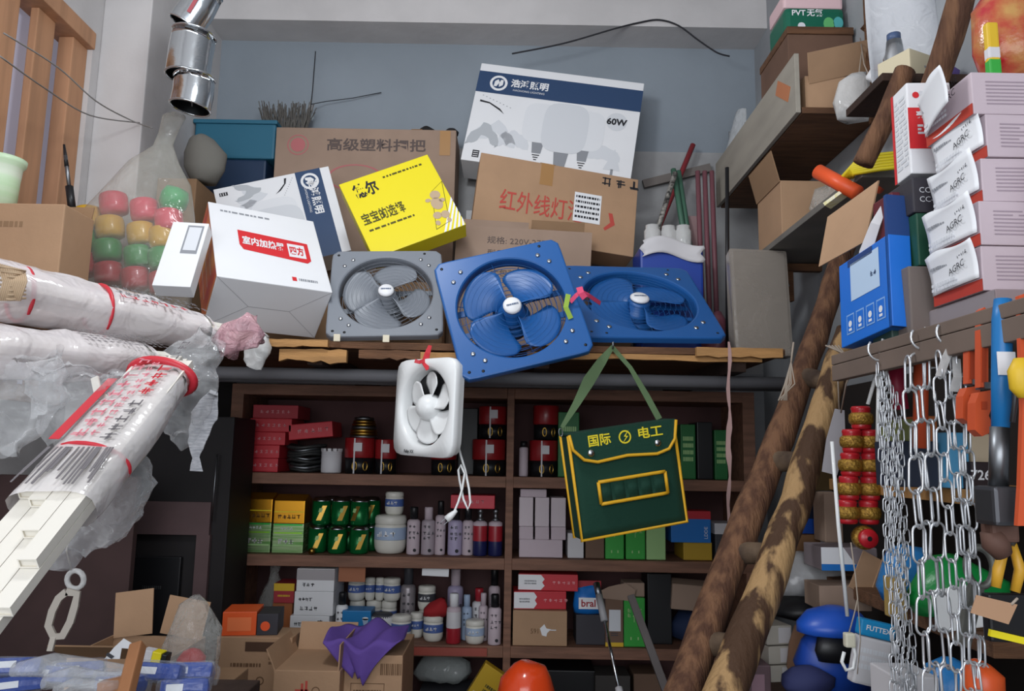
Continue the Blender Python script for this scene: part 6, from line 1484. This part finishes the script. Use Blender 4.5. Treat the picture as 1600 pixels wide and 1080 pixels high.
# ================================================================ spools and goods behind the chains
gold_g = mat('gold_glitter', 'b58d3c', .4, metal=.5, hex2='7d5a1f', vs=160, bump=.4, bs=200); spred = mat('spool_red', 'b7202a', .3, coat=.2)
YSp = 1.92
def spool(label, M):
    t = thing('thread_spool', label, 'spool', M, 'red and gold spools')
    mb = MB(); mb.lathe([(.0, -.0285), (.021, -.0285), (.0235, -.022), (.022, -.015), (.022, .018), (.0235, .023), (.021, .0285), (.0, .0285)], spred, 24); mb.disc(0, 0, .006, black, T((0, 0, .029)), 14); mb.done('core', t)
    mb = MB(); mb.lathe([(.022, -.018), (.028, -.012), (.0295, -.003), (.028, .008), (.022, .013)], gold_g, 24); mb.done('thread', t)
zsp = 1.60 - (849 - 709) / 1200 * YSp
rowsp = [(782, 2), (745, 2), (708, 2), (672, 2), (640, 1)]
sp = [(1324, 1357), (1328, 1361), (1332, 1363), (1336, 1364), (1352,)]
zc = P(1340, 800, YSp).z
for i, xs in enumerate(sp):
    for j, px in enumerate(xs):
        p = P(px, 800, YSp); spool('red and gold spool, %s row, %s' % (['lowest', 'second', 'third', 'fourth', 'top'][i], ['left', 'right'][j] if len(xs) > 1 else 'alone'), T((p.x, YSp, zc + i * .0575)) @ RZ(20 * i))
spool('red and gold spool lying with its hole to the front below the stacked ones', T((P(1352, 838, YSp - .01).x, YSp - .005, zc - .031 - .03)) @ RX(90))
rod('rod', 'long thin white stick hanging before the spools', [(1300, 690, 1.8), (1310, 820, 1.8), (1324, 963, 1.8)], .0045, whitep)
rod('rod', 'white stick hanging from the tool shelf above the spools', [(1376, 560, 1.62), (1356, 632, 1.64)], .004, whitep)
rod('rod', 'thin white stick hanging beside the fine chains', [(1374, 560, 1.56), (1371, 690, 1.58)], .004, whitep)
mb = MB(); mb.ribbon([P(1312, 640, 2.0), P(1306, 690, 2.0), P(1296, 740, 2.0)], .05, .0015, mat('grey_white_paper', 'a9a7ac', .7), up=(0, -1, 0), scale=[.5, 1, .8]); tag(mb.done('paper_sheet'), 'crumpled grey paper hanging between ladder and spools', 'paper')
mb = MB(); mb.tube([P(1308, 560, 1.95), P(1311, 640, 1.98)], .002, strg, 5); mb.tube([P(1350, 545, 1.7), P(1322, 600, 1.9), P(1314, 645, 1.97)], .002, strg, 5); tag(mb.done('string'), 'string from the tool shelf holding the crumpled grey paper', 'string')
rod('rod', 'dark red handle hanging behind the fine chains', [(1398, 546, 1.62), (1402, 600, 1.62), (1408, 640, 1.62)], .016, mat('handle_red', '9e2340', .4))
rod('rod', 'orange red handle hanging behind the heavy chains', [(1440, 535, 1.5), (1438, 700, 1.52)], .014, mat('handle_orange', 'b84a2a', .5))
# board shelves behind the chains
def gshelf(label, z, y0, y1, x0, m):
    mb = MB(); mb.box(XR - x0 - .004, y1 - y0, .03, m, T((0, 0, -.03)), .002); o = mb.done('wall_shelf'); o.matrix_world = T(((x0 + XR) / 2, y0, z)); return tag(o, label, 'shelf')
gshelf('brown board shelf behind the chains, upper of two', 1.545, 1.46, 2.2, .9, rawwood)
gshelf('brown board shelf behind the chains, lower of two', 1.285, 1.42, 2.3, .86, oldwood)
gshelf('dark back board shelf at the foot of the right wall', .95, 1.2, 3.0, .72, darkwood)
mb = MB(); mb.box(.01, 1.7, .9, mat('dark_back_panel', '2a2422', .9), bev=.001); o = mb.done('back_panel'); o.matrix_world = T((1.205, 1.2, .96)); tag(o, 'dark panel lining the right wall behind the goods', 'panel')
U1, U2, U3 = 1.5462, 1.2862, .9512
def gb(name, label, cat, x0, x1, y0, y1, Y, d, m, z, **k): return pbox(name, label, cat, x0, x1, y0, y1, Y, d, m, z=z, **k)
gb('carton', 'pale blue packet on the upper board behind the medium chains', 'packet', 1484, 1518, 676, 752, 1.56, .06, mat('packet_sky', '5aa3cf', .4), U1, rz=6)
gb('carton', 'cream carton behind the jaw of the orange wrench', 'carton', 1519, 1552, 678, 722, 1.56, .06, mat('cream_card', 'c9b79c', .6), U1 + .032)
def deco(mb, w, d, h): mb.text('7266', 0, h * .5, h * .5, white, face('f', w, d, h), bold=.02)
gb('carton', 'dark brown carton with white digits on the upper board', 'carton', 1518, 1556, 722, 738, 1.53, .09, mat('dark_brown_card', '2d2023', .6), U1 + .0, deco=deco)
gb('carton', 'navy carton on the upper board behind the heavy chains', 'carton', 1405, 1470, 690, 752, 1.58, .1, mat('ink_blue_card', '20283a', .6), U1)
gb('carton', 'olive green carton on the upper board behind the fine chains', 'carton', 1406, 1436, 655, 690, 1.6, .08, mat('olive_card', '6f7443', .6), P(1420, 690, 1.58).z + .001 if False else U1 + (P(1420, 690, 1.58).z - U1) + .001)
gb('carton', 'orange capped jar box behind the heavy chains', 'carton', 1440, 1466, 650, 689, 1.6, .06, mat('rust_orange', 'b5642f', .5), P(1440, 690, 1.58).z + .001)
# green and blue bags on the lower board
def heap(name, label, cat, px, py, Y, z, rx, ry, h, m, seed, crk=.012):
    mb = MB(); mb.blob([((0, 0, 0), rx * .85, ry * .8), ((0, 0, h * .25), rx, ry), ((.1 * rx, 0, h * .6), rx * .9, ry * .85), ((0, 0, h * .9), rx * .5, ry * .5), ((0, 0, h), rx * .15, ry * .15)], m, 24, crk, seed, 22); o = mb.done(name); o.matrix_world = T((P(px, py, Y).x, Y, z + crk)); return tag(o, label, cat)
heap('bag', 'green plastic bag folded on the lower board behind the chains', 'bag', 1490, 900, 1.6, U2, .1, .07, .11, mat('bag_green', '17803c', .3, bump=.2), 4)
heap('bag', 'light blue plastic bag on the lower board behind the heavy chains', 'bag', 1418, 890, 1.74, U2, .07, .06, .12, mat('bag_blue', '2f79b8', .3, bump=.2), 7)
gb('board', 'white strip under the green bag on the lower board', 'strip', 1465, 1545, 918, 924, 1.5, .01, whitep, U2 + .0005, ry=-8)
gb('carton', 'small yellow carton on the lower board at the fine chains', 'carton', 1400, 1418, 905, 950, 1.58, .05, mat('sand_card', 'a58a4e', .6), U2)
heap('bag', 'blue packet heap at the bottom behind the heavy chains', 'bag', 1480, 1050, 1.55, 1.12, .06, .05, .09, mat('bag_blue', '2f79b8', .3), 9)
gb('carton', 'white carton at the bottom behind the heavy chains', 'carton', 1400, 1470, 1058, 1110, 1.5, .1, offwhite, 1.06)
gb('carton', 'dark carton supporting the blue packet heap', 'carton', 1445, 1525, 1090, 1200, 1.53, .12, mat('charcoal_card', '35333a', .6), U3 + .0)
gb('carton', 'dark carton supporting the white one behind the heavy chains', 'carton', 1395, 1443, 1110, 1220, 1.5, .1, dk, U3)
heap('tool_case', 'orange plastic case near the bottom right corner', 'case', 1532, 1050, 1.3, 1.215, .035, .03, .06, mat('case_orange', 'cf5426', .35), 3, .006)
heap('tool_case', 'yellow plastic case below the orange one at bottom right', 'case', 1522, 1075, 1.27, 1.16, .03, .03, .045, dyellow, 5, .006)
heap('bag', 'dark bag filling the bottom right corner', 'bag', 1560, 1110, 1.35, .97, .13, .08, .2, blackm, 6)
heap('plastic_bag', 'clear film bag at the bottom right border', 'bag', 1600, 1060, 1.18, 1.2, .03, .03, .06, film_bag, 8)
t = thing('blister_pack', 'black blister pack with a yellow edge at the right border', 'package', T(P(1588, 1005, 1.2)))
mb = MB(); mb.box(.075, .02, .07, black, bev=.004); mb.done('tray', t)
mb = MB(); mb.box(.078, .006, .01, yellow, T((-.004, -.006, .002)) @ RY(12)); mb.box(.01, .006, .06, yellow, T((.034, -.006, .004))); mb.done('edge_strip', t)
# ---------------------------------------------------------------- junk behind the ladder
YJ2 = 2.25
gb('carton', 'brown carton behind the right ladder rail above the milky film roll', 'carton', 1233, 1284, 836, 884, YJ2, .12, mat('tan_brown_card', '8a6544', .7), P(1260, 884, YJ2).z)
gb('carton', 'blue and black carton above the brown one behind the ladder', 'carton', 1250, 1290, 768, 834, YJ2 + .02, .1, mat('dark_navy_card', '15203a', .5), P(1260, 836, YJ2).z + .002, deco=lambda mb, w, d, h: mb.rect(-w / 2, 0, w / 2, h * .35, bluep, face('f', w, d, h)))
gb('carton', 'olive brown carton behind the ladder near the rung', 'carton', 1262, 1302, 728, 766, YJ2 + .02, .1, mat('olive_brown_card', '7a6440', .7), P(1280, 767, YJ2 + .02).z)
gb('carton', 'beige carton left of the spools behind the white stick', 'carton', 1290, 1318, 770, 846, YJ2 - .1, .08, card_g, P(1300, 848, YJ2 - .1).z)
def deco(mb, w, d, h): F_ = face('f', w, d, h); mb.rect(-w / 2, 0, w / 2, h * .28, bluecard, F_); mb.flat([(-w / 2, h * .28), (w * .1, h * .28), (-w * .1, h), (-w / 2, h)], white, F_)
gb('carton', 'white and lilac carton with a blue foot under the spools', 'carton', 1284, 1372, 856, 892, 2.02, .12, mat('grey_lilac_card', '8c8186', .6), P(1310, 892, 2.02).z, deco=deco)
heap('film_roll', 'roll of milky film behind the ladder', 'film', 1255, 930, 2.2, P(1255, 932, 2.2).z, .11, .07, .11, film('roll_film', 'd5d6d8', .2, bump=.4), 4, .008)
heap('bag', 'black bag under the milky film roll', 'bag', 1252, 965, 2.15, P(1252, 968, 2.15).z, .09, .06, .05, black, 5, .008)
t = thing('carton', 'open cardboard carton with a folded raised flap behind the chains', 'carton', T((P(1322, 955, 1.98).x, 1.98, P(1322, 955, 1.98).z)))
mb = MB(); mb.box(.13, .1, .06, card_g, bev=.002); mb.done('body', t)
mb = MB(); mb.box(.06, .004, .1, card, T((.035, -.004, .045)) @ RY(28) @ RX(-8)); mb.box(.05, .004, .1, card, T((.08, -.002, .03)) @ RY(28) @ RZ(15) @ RX(-8)); mb.done('flap', t)
t = thing('dustpan', 'blue plastic scoop with a dark opening behind the hanging lamp holder', 'scoop', T((P(1302, 1075, 1.9).x, 1.9, P(1302, 1078, 1.9).z)))
mb = MB(); mb.blob([((0, -.01, .125), .06, .04), ((0, -.02, .135), .088, .06), ((.0, -.015, .155), .085, .06), ((.005, -.005, .178), .062, .05), ((.01, .0, .19), .02, .02)], bluep, 26); mb.done('hood', t)
mb = MB(); mb.blob([((.01, 0, 0), .08, .045), ((0, 0, .06), .088, .05), ((0, 0, .11), .07, .04), ((0, 0, .13), .05, .03)], mat('scoop_blue', '1a3f94', .4), 22, .006, 2, 14); mb.done('body', t)
mb = MB(); mb.blob([((0, -.045, .075), .05, .02), ((0, -.05, .1), .06, .02), ((0, -.045, .135), .05, .02)], black, 18); mb.done('opening', t)
for i, (x0, x1, y0, y1) in enumerate(((1197, 1240, 978, 1008), (1200, 1243, 1010, 1038), (1203, 1246, 1040, 1066))):
    gb('carton', 'grey white small carton behind the ladder foot, %s of three' % ['top', 'middle', 'bottom'][i], 'carton', x0, x1, y0, y1, 2.05, .08, mat('grey_white_card', 'b5b0a6', .6), P(1220, y1, 2.05).z, rz=12, deco=lambda mb, w, d, h: mb.rect(-w * .05, h * .1, w * .45, h * .9, offwhite, face('f', w, d, h)))
heap('cloth', 'brown cloth between the small cartons and the blue scoop', 'cloth', 1262, 1070, 2.02, P(1262, 1072, 2.02).z, .05, .04, .15, mat('brown_cloth', '7a5a46', .9), 6)
heap('glove', 'dark blue glove lying below the small cartons', 'glove', 1262, 1085, 1.85, P(1262, 1080, 1.85).z - .01, .06, .04, .05, mat('glove_blue', '252a52', .8), 2)
gb('carton', 'maroon grey carton at the ladder foot', 'carton', 1165, 1206, 1040, 1110, 1.98, .1, mat('maroon_grey_card', '5f4a50', .6), P(1190, 1110, 1.98).z, deco=lambda mb, w, d, h: mb.rect(-w * .25, h * .2, w * .25, h * .8, mat('dusty_pink_print', '8d6f7a', .6), face('f', w, d, h)))
t = thing('lamp_holder', 'white lamp holder hanging on a string before the blue scoop', 'lamp holder', T(P(1327, 1000, 1.72)))
mb = MB(); mb.cbox((0, 0, 0), (.022, .018, .03), mat('cream_plastic', 'd6d2bd', .4), bev=.004); mb.done('socket', t)
mb = MB(); mb.tube([(0.008, 0, -.012), (.012, 0, -.03), (.006, 0, -.058), (-.01, 0, -.062), (-.018, 0, -.045), (-.012, 0, -.025)], .004, whitep, 8); mb.done('hook', t)
mb = MB(); mb.tube([(0, 0, .014), (.012, 0, .05), (.022, 0, .085), (.028, .02, .13), (.03, .04, .2)], .0015, strg, 5); mb.tube([(.022, 0, .085), (.024, 0, .0), (.014, 0, -.07)], .0012, strg, 5); mb.done('string', t)
t = thing('glue_bag', 'bag with a sky blue header and white body beside the fine chains', 'package', T((P(1365, 1075, 1.7).x, 1.72, P(1365, 1078, 1.7).z)) @ RY(12))
mb = MB(); mb.box(.075, .03, .1, offwhite, bev=.006); scribble(mb, -.03, .03, .03, .08, 3, palegrey, face('f', .075, .03, .1)); mb.done('body', t)
mb = MB(); mb.box(.078, .025, .035, mat('sky_blue_print', '1e8cc4', .4), T((0, .0, .101)), .005); mb.text('FUTTEX', 0, .119, .015, white, T((0, -.0008, 0)) @ FR, bold=.02); mb.done('header', t)
# ================================================================ bottom of the frame: counter, cartons, bags
wallbox('low_counter', XL, .68, 1.1, 3.12, 0, .5, darkwood)  # low wooden counter, unseen, carrying the cartons and bags
ZF = .5012
def deco_m(mb, w, d, h):
    F_ = face('f', w, d, h); pk_ = mat('carton_print', '6b4f38', .8)
    scribble(mb, -w * .3, h - .1, w * .1, h - .08, 1, pk_, F_); mb.disc(w * .1, h - .14, .014, pk_, F_, 16, .01); mb.rect(-w * .1, h - .22, w * .12, h - .18, pk_, F_); scribble(mb, w * .2, h - .09, w * .35, h - .06, 2, pk_, F_)
t = thing('carton', 'brown carton at the lower left with a dark slot, carrying the orange box', 'carton', T((P(393, 1080, 2.72).x, 2.72, ZF)))
w = P(452, 1000, 2.72).x - P(334, 1000, 2.72).x; h = P(393, 996, 2.72).z - ZF
mb = MB(); mb.box(w, .15, h, card, bev=.003); deco_m(mb, w, .15, h); mb.done('body', t)
mb = MB(); mb.box(.1, .003, .03, mat('slot_brown', '4d3527', .8), T((.02, -.002, h - .045))); mb.done('slot', t)
t2 = thing('carton', 'orange box with a black and orange end lying on the brown carton', 'carton', T((P(374, 985, 2.74).x, 2.735, ZF + h + .001)) @ RZ(8))
w2 = P(398, 970, 2.76).x - P(347, 970, 2.76).x
mb = MB(); mb.box(w2, .14, .078, mat('box_orange', 'df5b2a', .4), bev=.002); mb.rect(-w2 * .35, .015, w2 * .35, .06, mat('box_orange_light', 'e87a4a', .4), face('f', w2, .14, .078)); mb.done('body', t2)
mb = MB(); mb.box(.07, .14, .07, mat('charcoal_card', '35333a', .6), T((w2 / 2 + .037, .0, 0)), .002); mb.disc(w2 / 2 + .03, .03, .016, orange, face('f', 1, 1, 1), 14); mb.done('dark_end', t2)
t = thing('carton', 'tall brown carton with a raised lid between orange box and purple cloth', 'carton', T((P(445, 1060, 2.95).x, 2.88, ZF)))
w = P(478, 1000, 2.9).x - P(412, 1000, 2.9).x; h = P(445, 990, 2.9).z - ZF
mb = MB(); mb.box(w, .12, h, card, bev=.003); mb.rect(-.01, h - .075, .02, h - .04, mat('carton_print', '6b4f38', .8), face('f', w, .12, h)); scribble(mb, -w * .3, h - .03, w * .2, h - .02, 1, mat('carton_print', '6b4f38', .8), face('f', w, .12, h)); mb.done('body', t)
t = thing('carton', 'open brown carton with a red mark at the bottom centre left', 'carton', T((P(478, 1080, 2.5).x, 2.5, ZF)))
w = P(524, 1050, 2.5).x - P(420, 1050, 2.5).x; h = P(478, 1048, 2.5).z - ZF
mb = MB(); mb.box(w, .28, h, card, bev=.003); F_ = face('f', w, .28, h); glyphs(mb, -.01, h - .055, 1, .05, redink, F_, 4); mb.disc(.03, h - .06, .013, mat('carton_print', '6b4f38', .8), F_, 14, .01); mb.done('body', t)
mb = MB(); mb.box(w * .96, .004, .09, card, T((0, .26, h)) @ RX(-18)); mb.done('flap', t)
mb = MB(); mb.box(.004, .26, .07, card, T((-w / 2 + .004, 0, h - .002)) @ RY(-25)); mb.done('flap', t)
mb = MB(); mb.box(.004, .26, .08, card, T((w / 2 - .006, 0, h - .002)) @ RY(2)); mb.done('flap', t)
t = thing('carton', 'brown carton printed with the number 12 under the purple cloth', 'carton', T((P(582, 1080, 2.56).x, 2.56, ZF)))
w = P(636, 1050, 2.56).x - P(545, 1050, 2.56).x; h = P(582, 1024, 2.56).z - ZF
mb = MB(); mb.box(w, .3, h, card, bev=.003); F_ = face('f', w, .3, h); pk_ = mat('carton_print', '6b4f38', .8)
x0, x1, z0, z1 = -w * .38, w * .2, h - .19, h - .085
for (a, b, c_, d_) in ((x0, z0, x1, z0 + .002), (x0, z1 - .002, x1, z1), (x0, z0, x0 + .002, z1), (x1 - .002, z0, x1, z1)): mb.rect(a, b, c_, d_, pk_, F_)
scribble(mb, x0 + .01, z1 - .03, x1 - .01, z1 - .018, 1, pk_, F_); mb.text('12', (x0 + x1) / 2 + .005, z1 - .058, .03, ink, F_, bold=.01); mb.text('数量', x0 + .025, z1 - .058, .018, pk_, F_, bold=.02); mb.text('数量', x1 - .022, z1 - .058, .018, pk_, F_, bold=.02); mb.rect(-.02, z1 - .075, .025, z1 - .073, pk_, F_)
for k in range(12): mb.rect(w * .12 + k * .0058, h - .06, w * .12 + k * .0058 + (.003 if k % 3 else .0045), h - .025, pk_, F_)
mb.done('body', t)
zt = ZF + h
# purple cloth draped on it
pc = P(575, 1010, 2.66)
def f(u, v):
    x = (u - .5) * .25; y = -.16 + .27 * v
    edge = max(0, -.075 - y)
    tri = .0 if y > -.075 else 1
    xx = x * (1 - min(.9, edge * 9.5))
    z = .034 + .012 * math.sin(7 * u + 4 * v) + .01 * math.sin(15 * u - 7 * v) - edge * 1.25 + .03 * max(0, v - .4)
    yy = y if y > -.075 else -.09 - .02 * edge + .006 * math.sin(9 * u)
    return (xx, yy, z)
mb = MB(); mb.surf(f, 30, 26, mat('purple_cloth', '5e4593', .85, bump=.15, bs=60), th=.003); o = mb.done('cloth'); o.matrix_world = T((pc.x, 2.63, zt + .006)); tag(o, 'purple cloth draped over the carton printed with 12', 'cloth')
# behind and right of it on the bottom shelf
SB4 = .4512
def lift(label, x0, x1, Y, d, ztop, m=dk): 
    a, b = P(x0, 1060, Y), P(x1, 1060, Y); mb = MB(); mb.box(b.x - a.x, d, ztop - SB4, m, bev=.003); o = mb.done('carton'); o.matrix_world = T(((a.x + b.x) / 2, Y, SB4)); return tag(o, label, 'carton')
zb = P(700, 1084, YG).z
lift('dark carton on the bottom shelf under the clear bag', 655, 765, YG + .01, .2, zb)
heap('plastic_bag', 'clear plastic bag on the bottom shelf right of the purple cloth', 'bag', 690, 1060, YG + .12, zb, .12, .07, .12, film('grey_bag_film', 'aeb4b3', .35, bump=.6), 3, .018)
mb = MB(); mb.box(.15, .05, .16, mat('mustard_card_b', 'c9a321', .5), bev=.003); scribble(mb, -.03, .06, .05, .1, 2, mat('olive_ink', '4d4a18', .6), face('f', .15, .05, .16)); mb.rect(-.06, .01, 0, .05, offwhite, face('f', .15, .05, .16)); o = mb.done('carton'); o.matrix_world = T((P(762, 1080, YG - .03).x - .03, YG - .1, zb - .03)) @ RY(32); tag(o, 'yellow carton tilted at the front of the bottom shelf', 'carton')
lift('dark carton on the bottom shelf behind the orange bag', 830, 930, YG + .05, .18, P(870, 1048, YG + .05).z, black)
lift('small dark carton with a torn pale edge on the bottom shelf', 930, 985, YG, .15, P(950, 1056, YG).z, mat('smoke_card', '3a3634', .7))
lift('brown carton at the right of the bottom shelf', 990, 1040, YG + .06, .15, P(1010, 1060, YG).z, mat('dull_brown_card', '6f5646', .7))
oc = P(822, 1085, 2.6)
mb = MB(); mb.blob([((0, 0, -.25), .1, .09), ((0, 0, -.05), .1, .09), ((0, 0, .0), .095, .085), ((.0, 0, .05), .08, .065), ((.01, 0, .085), .05, .04), ((.005, 0, .098), .02, .02)], mat('orange_bag', 'e0491f', .2, coat=.5, bump=.2, bs=20), 28, .01, 3, 14); o = mb.done('plastic_bag'); o.matrix_world = T((oc.x, 2.6, oc.z)) ; tag(o, 'shiny orange bag at the bottom centre', 'bag')
mb = MB(); mb.box(.26, .26, oc.z - .262 - ZF, card_d, bev=.003); o = mb.done('carton'); o.matrix_world = T((oc.x, 2.48, ZF)); tag(o, 'carton under the shiny orange bag', 'carton')
# telescopic rod and grey pole
t = thing('grease_tool', 'telescopic rod with a grey handle slanting across the lower right bay', 'tool', I4)
a, b = P(932, 912, 3.05), P(972, 1100, 2.75); q = lambda k: a + (b - a) * k
for nm, k0, k1, r0, m in (('end_cap', 0, .11, .013, dsteel), ('handle', .11, .34, .0135, mat('handle_grey', '9b9a9d', .4)), ('shaft', .34, .9, .0058, steel), ('tip', .88, 1.0, .013, offwhite)):
    mb = MB(); mb.tube([q(k0), q(k1)], r0, m, 14); mb.done(nm, t)
mb = MB(); mb.bar(P(986, 932, 3.06), P(1052, 1110, 2.72), .028, .022, mat('dull_grey_bar', '6d6766', .5), up=(0, -1, 0), bev=.003); o = mb.done('bar'); tag(o, 'dull grey bar leaning across the lower right bay', 'bar')
# ---------------------------------------------------------------- lower left heap
t = thing('carton', 'torn open brown carton at the lower left with flaps standing up', 'carton', T((P(182, 1060, 2.15).x, 2.15, ZF)))
hc = P(215, 1020, 2.2).z - ZF
w = P(262, 1030, 2.15).x - P(102, 1030, 2.15).x
mb = MB()
for (x, y, ww, dd) in ((0, 0, w, .004), (0, .24, w, .004), (-w / 2, .002, .004, .24), (w / 2, .002, .004, .24)): mb.box(ww, dd, hc, card, T((x, y, 0)))
mb.done('body', t)
mb = MB(); mb.box(w * .42, .004, .13, card, T((-w * .28, .236, hc)) @ RY(-8) @ RX(-12)); mb.done('flap', t)
mb = MB(); mb.box(w * .46, .004, .11, card, T((w * .24, .236, hc)) @ RY(9) @ RX(-6)); mb.done('flap', t)
mb = MB(); mb.box(w * .9, .004, .1, card_d, T((-.02, .0, hc - .004)) @ RX(60)); mb.done('flap', t)
lp = [(104, 925), (121, 928), (117, 948), (110, 972), (98, 994), (84, 995), (76, 978), (82, 955), (92, 935)]
mb = MB(); mb.ribbon([P(x, y, 1.75) for x, y in lp + lp[:1]], .016, .006, mat('grey_white_strap', 'b3aca2', .6), up=(0, -1, 0)); mb.ribbon([P(84, 995, 1.75), P(78, 1018, 1.74)], .012, .006, mat('grey_white_strap', 'b3aca2', .6), up=(0, -1, 0)); mb.tube([P(118 + 13 * math.cos(a), 906 + 14 * math.sin(a), 1.76) for a in [2 * PI * j / 16 for j in range(16)]], .006, film_milky, 7, closed=True); mb.tube([P(112, 893, 1.76), P(104, 860, 1.72), P(120, 800, 1.6)], .002, strg, 5)
tag(mb.done('strap_loop'), 'grey white strap loop hanging at the lower left', 'strap')
t = thing('tag_card', 'white swing tag with a window near the bottom left', 'tag', I4)
mb = MB(); slab(mb, [(163, 1030), (178, 1012), (193, 998), (213, 1010), (207, 1030), (200, 1030), (202, 1014), (190, 1013), (187, 1030)], 1.9, .002, lw); mb.done('card', t)
mb = MB(); slab(mb, [(168, 1020), (178, 1026), (174, 1030), (165, 1024)], 1.897, .002, dk); mb.done('dark_mark', t)
t = thing('battery_pack', 'small white, yellow and black pack near the clear bag at bottom left', 'package', T(P(240, 1040, 1.9)) @ RY(10))
mb = MB(); mb.box(.024, .03, .03, offwhite, T((-.022, 0, 0)), .002); mb.box(.022, .03, .03, yellow, T((.001, 0, .0)), .002); mb.box(.012, .03, .028, black, T((.019, 0, 0)), .002); mb.done('body', t)
t = thing('carton', 'brown carton under the clear bag at the lower left', 'carton', T((P(312, 1060, 2.08).x, 2.02, ZF)))
zq = P(295, 1062, 2.1).z; mb = MB(); mb.box(.16, .2, zq - ZF, card_d, bev=.003); mb.done('body', t)
heap('plastic_bag', 'clear bubbly bag with red contents at the lower left', 'bag', 295, 1060, 2.1, zq, .075, .06, .19, film_bag, 5, .016)
heap('packet', 'red packet inside the foot of the clear bubbly bag', 'packet', 296, 1060, 2.1, zq + .012, .04, .03, .06, red, 6, .006)
# blue packets heap in the foreground
blues = mat('packet_royal_blue', '0d3080', .22, hex2='1747a6', vs=8, bump=.4, bs=30); bfilm = film('blue_pack_film', 'dfe6ee', .96, bump=1.0, bs=20, gloss=1.0, rough=.06)
ZB = P(100, 1090, 1.5).z
mb = MB(); mb.box(.4, .5, ZB - .07 - ZF, darkwood, bev=.004); o = mb.done('crate'); o.matrix_world = T((P(140, 1080, 1.5).x, 1.38, ZF)); tag(o, 'dark crate carrying the blue packets at the bottom left', 'crate')
r = random.Random(21)
for i, (px, py, rz, tilt) in enumerate(((20, 1052, 10, -30), (70, 1066, -12, -20), (120, 1058, 18, -26), (28, 1082, 30, -12), (240, 1062, -6, -24), (292, 1060, 8, -30), (170, 1082, -20, -10), (285, 1088, 14, -14))):
    c = P(px, py, 1.45 + .02 * (i % 3)); t = thing('cable_pack', 'blue wrapped pack in the bottom left heap, ' + ['leftmost at the rear', 'second from the left at the rear', 'rear, left of the tan stick', 'leftmost in front', 'rear, right of the tan stick', 'rightmost at the rear', 'beside the tan block in front', 'rightmost in front'][i], 'packet', T((c.x, c.y, c.z + .0)) @ RZ(rz) @ RX(tilt), 'blue wrapped packs')
    mb = MB(); mb.box(.085, .05, .03, blues, bev=.01); mb.rect(-.03, .008, .0, .02, palegrey, face('f', .085, .05, .03)); scribble(mb, -.03, .01, .03, .035, 2, palegrey, face('t', .085, .05, .03)); mb.jitter(.003, 20, i); mb.done('body', t)
    mb = MB(); mb.box(.095, .06, .036, bfilm, T((0, -.004, -.003)), .012); mb.jitter(.006, 24, i + 3); mb.done('wrapping', t)
for i, pts in enumerate((((20, 1046), (80, 1040), (140, 1042), (205, 1048)), ((70, 1066), (110, 1056), (160, 1062), (210, 1054)), ((90, 1082), (120, 1072), (150, 1076), (185, 1070)))):
    mb = MB(); mb.tube([P(x, y, 1.4 - .02 * i) for x, y in pts], .012, film('tube_film', 'e5e9ee', .86, bump=.9, gloss=1.0, rough=.08), 10, scale=[1, 1.4, 1.2, .6]); mb.jitter(.006, 20, i); tag(mb.done('film_tube'), 'twisted clear film lying over the blue packs, %s' % ['rear', 'middle', 'front'][i], 'film')
tanst = mat('tan_stick', '9c6a45', .6, var=.15, vs=10)
mb = MB(); mb.bar(P(216, 1008, 1.38), P(194, 1095, 1.3), .022, .02, tanst, up=(0, -1, 0), bev=.003); tag(mb.done('wooden_stick'), 'tan wooden stick rising from the blue packs', 'stick')
mb = MB(); slab(mb, [(152, 1068), (192, 1058), (188, 1096), (150, 1096)], 1.36, .02, tanst); tag(mb.done('wooden_block'), 'short tan wooden block beside the stick at the bottom left', 'block')
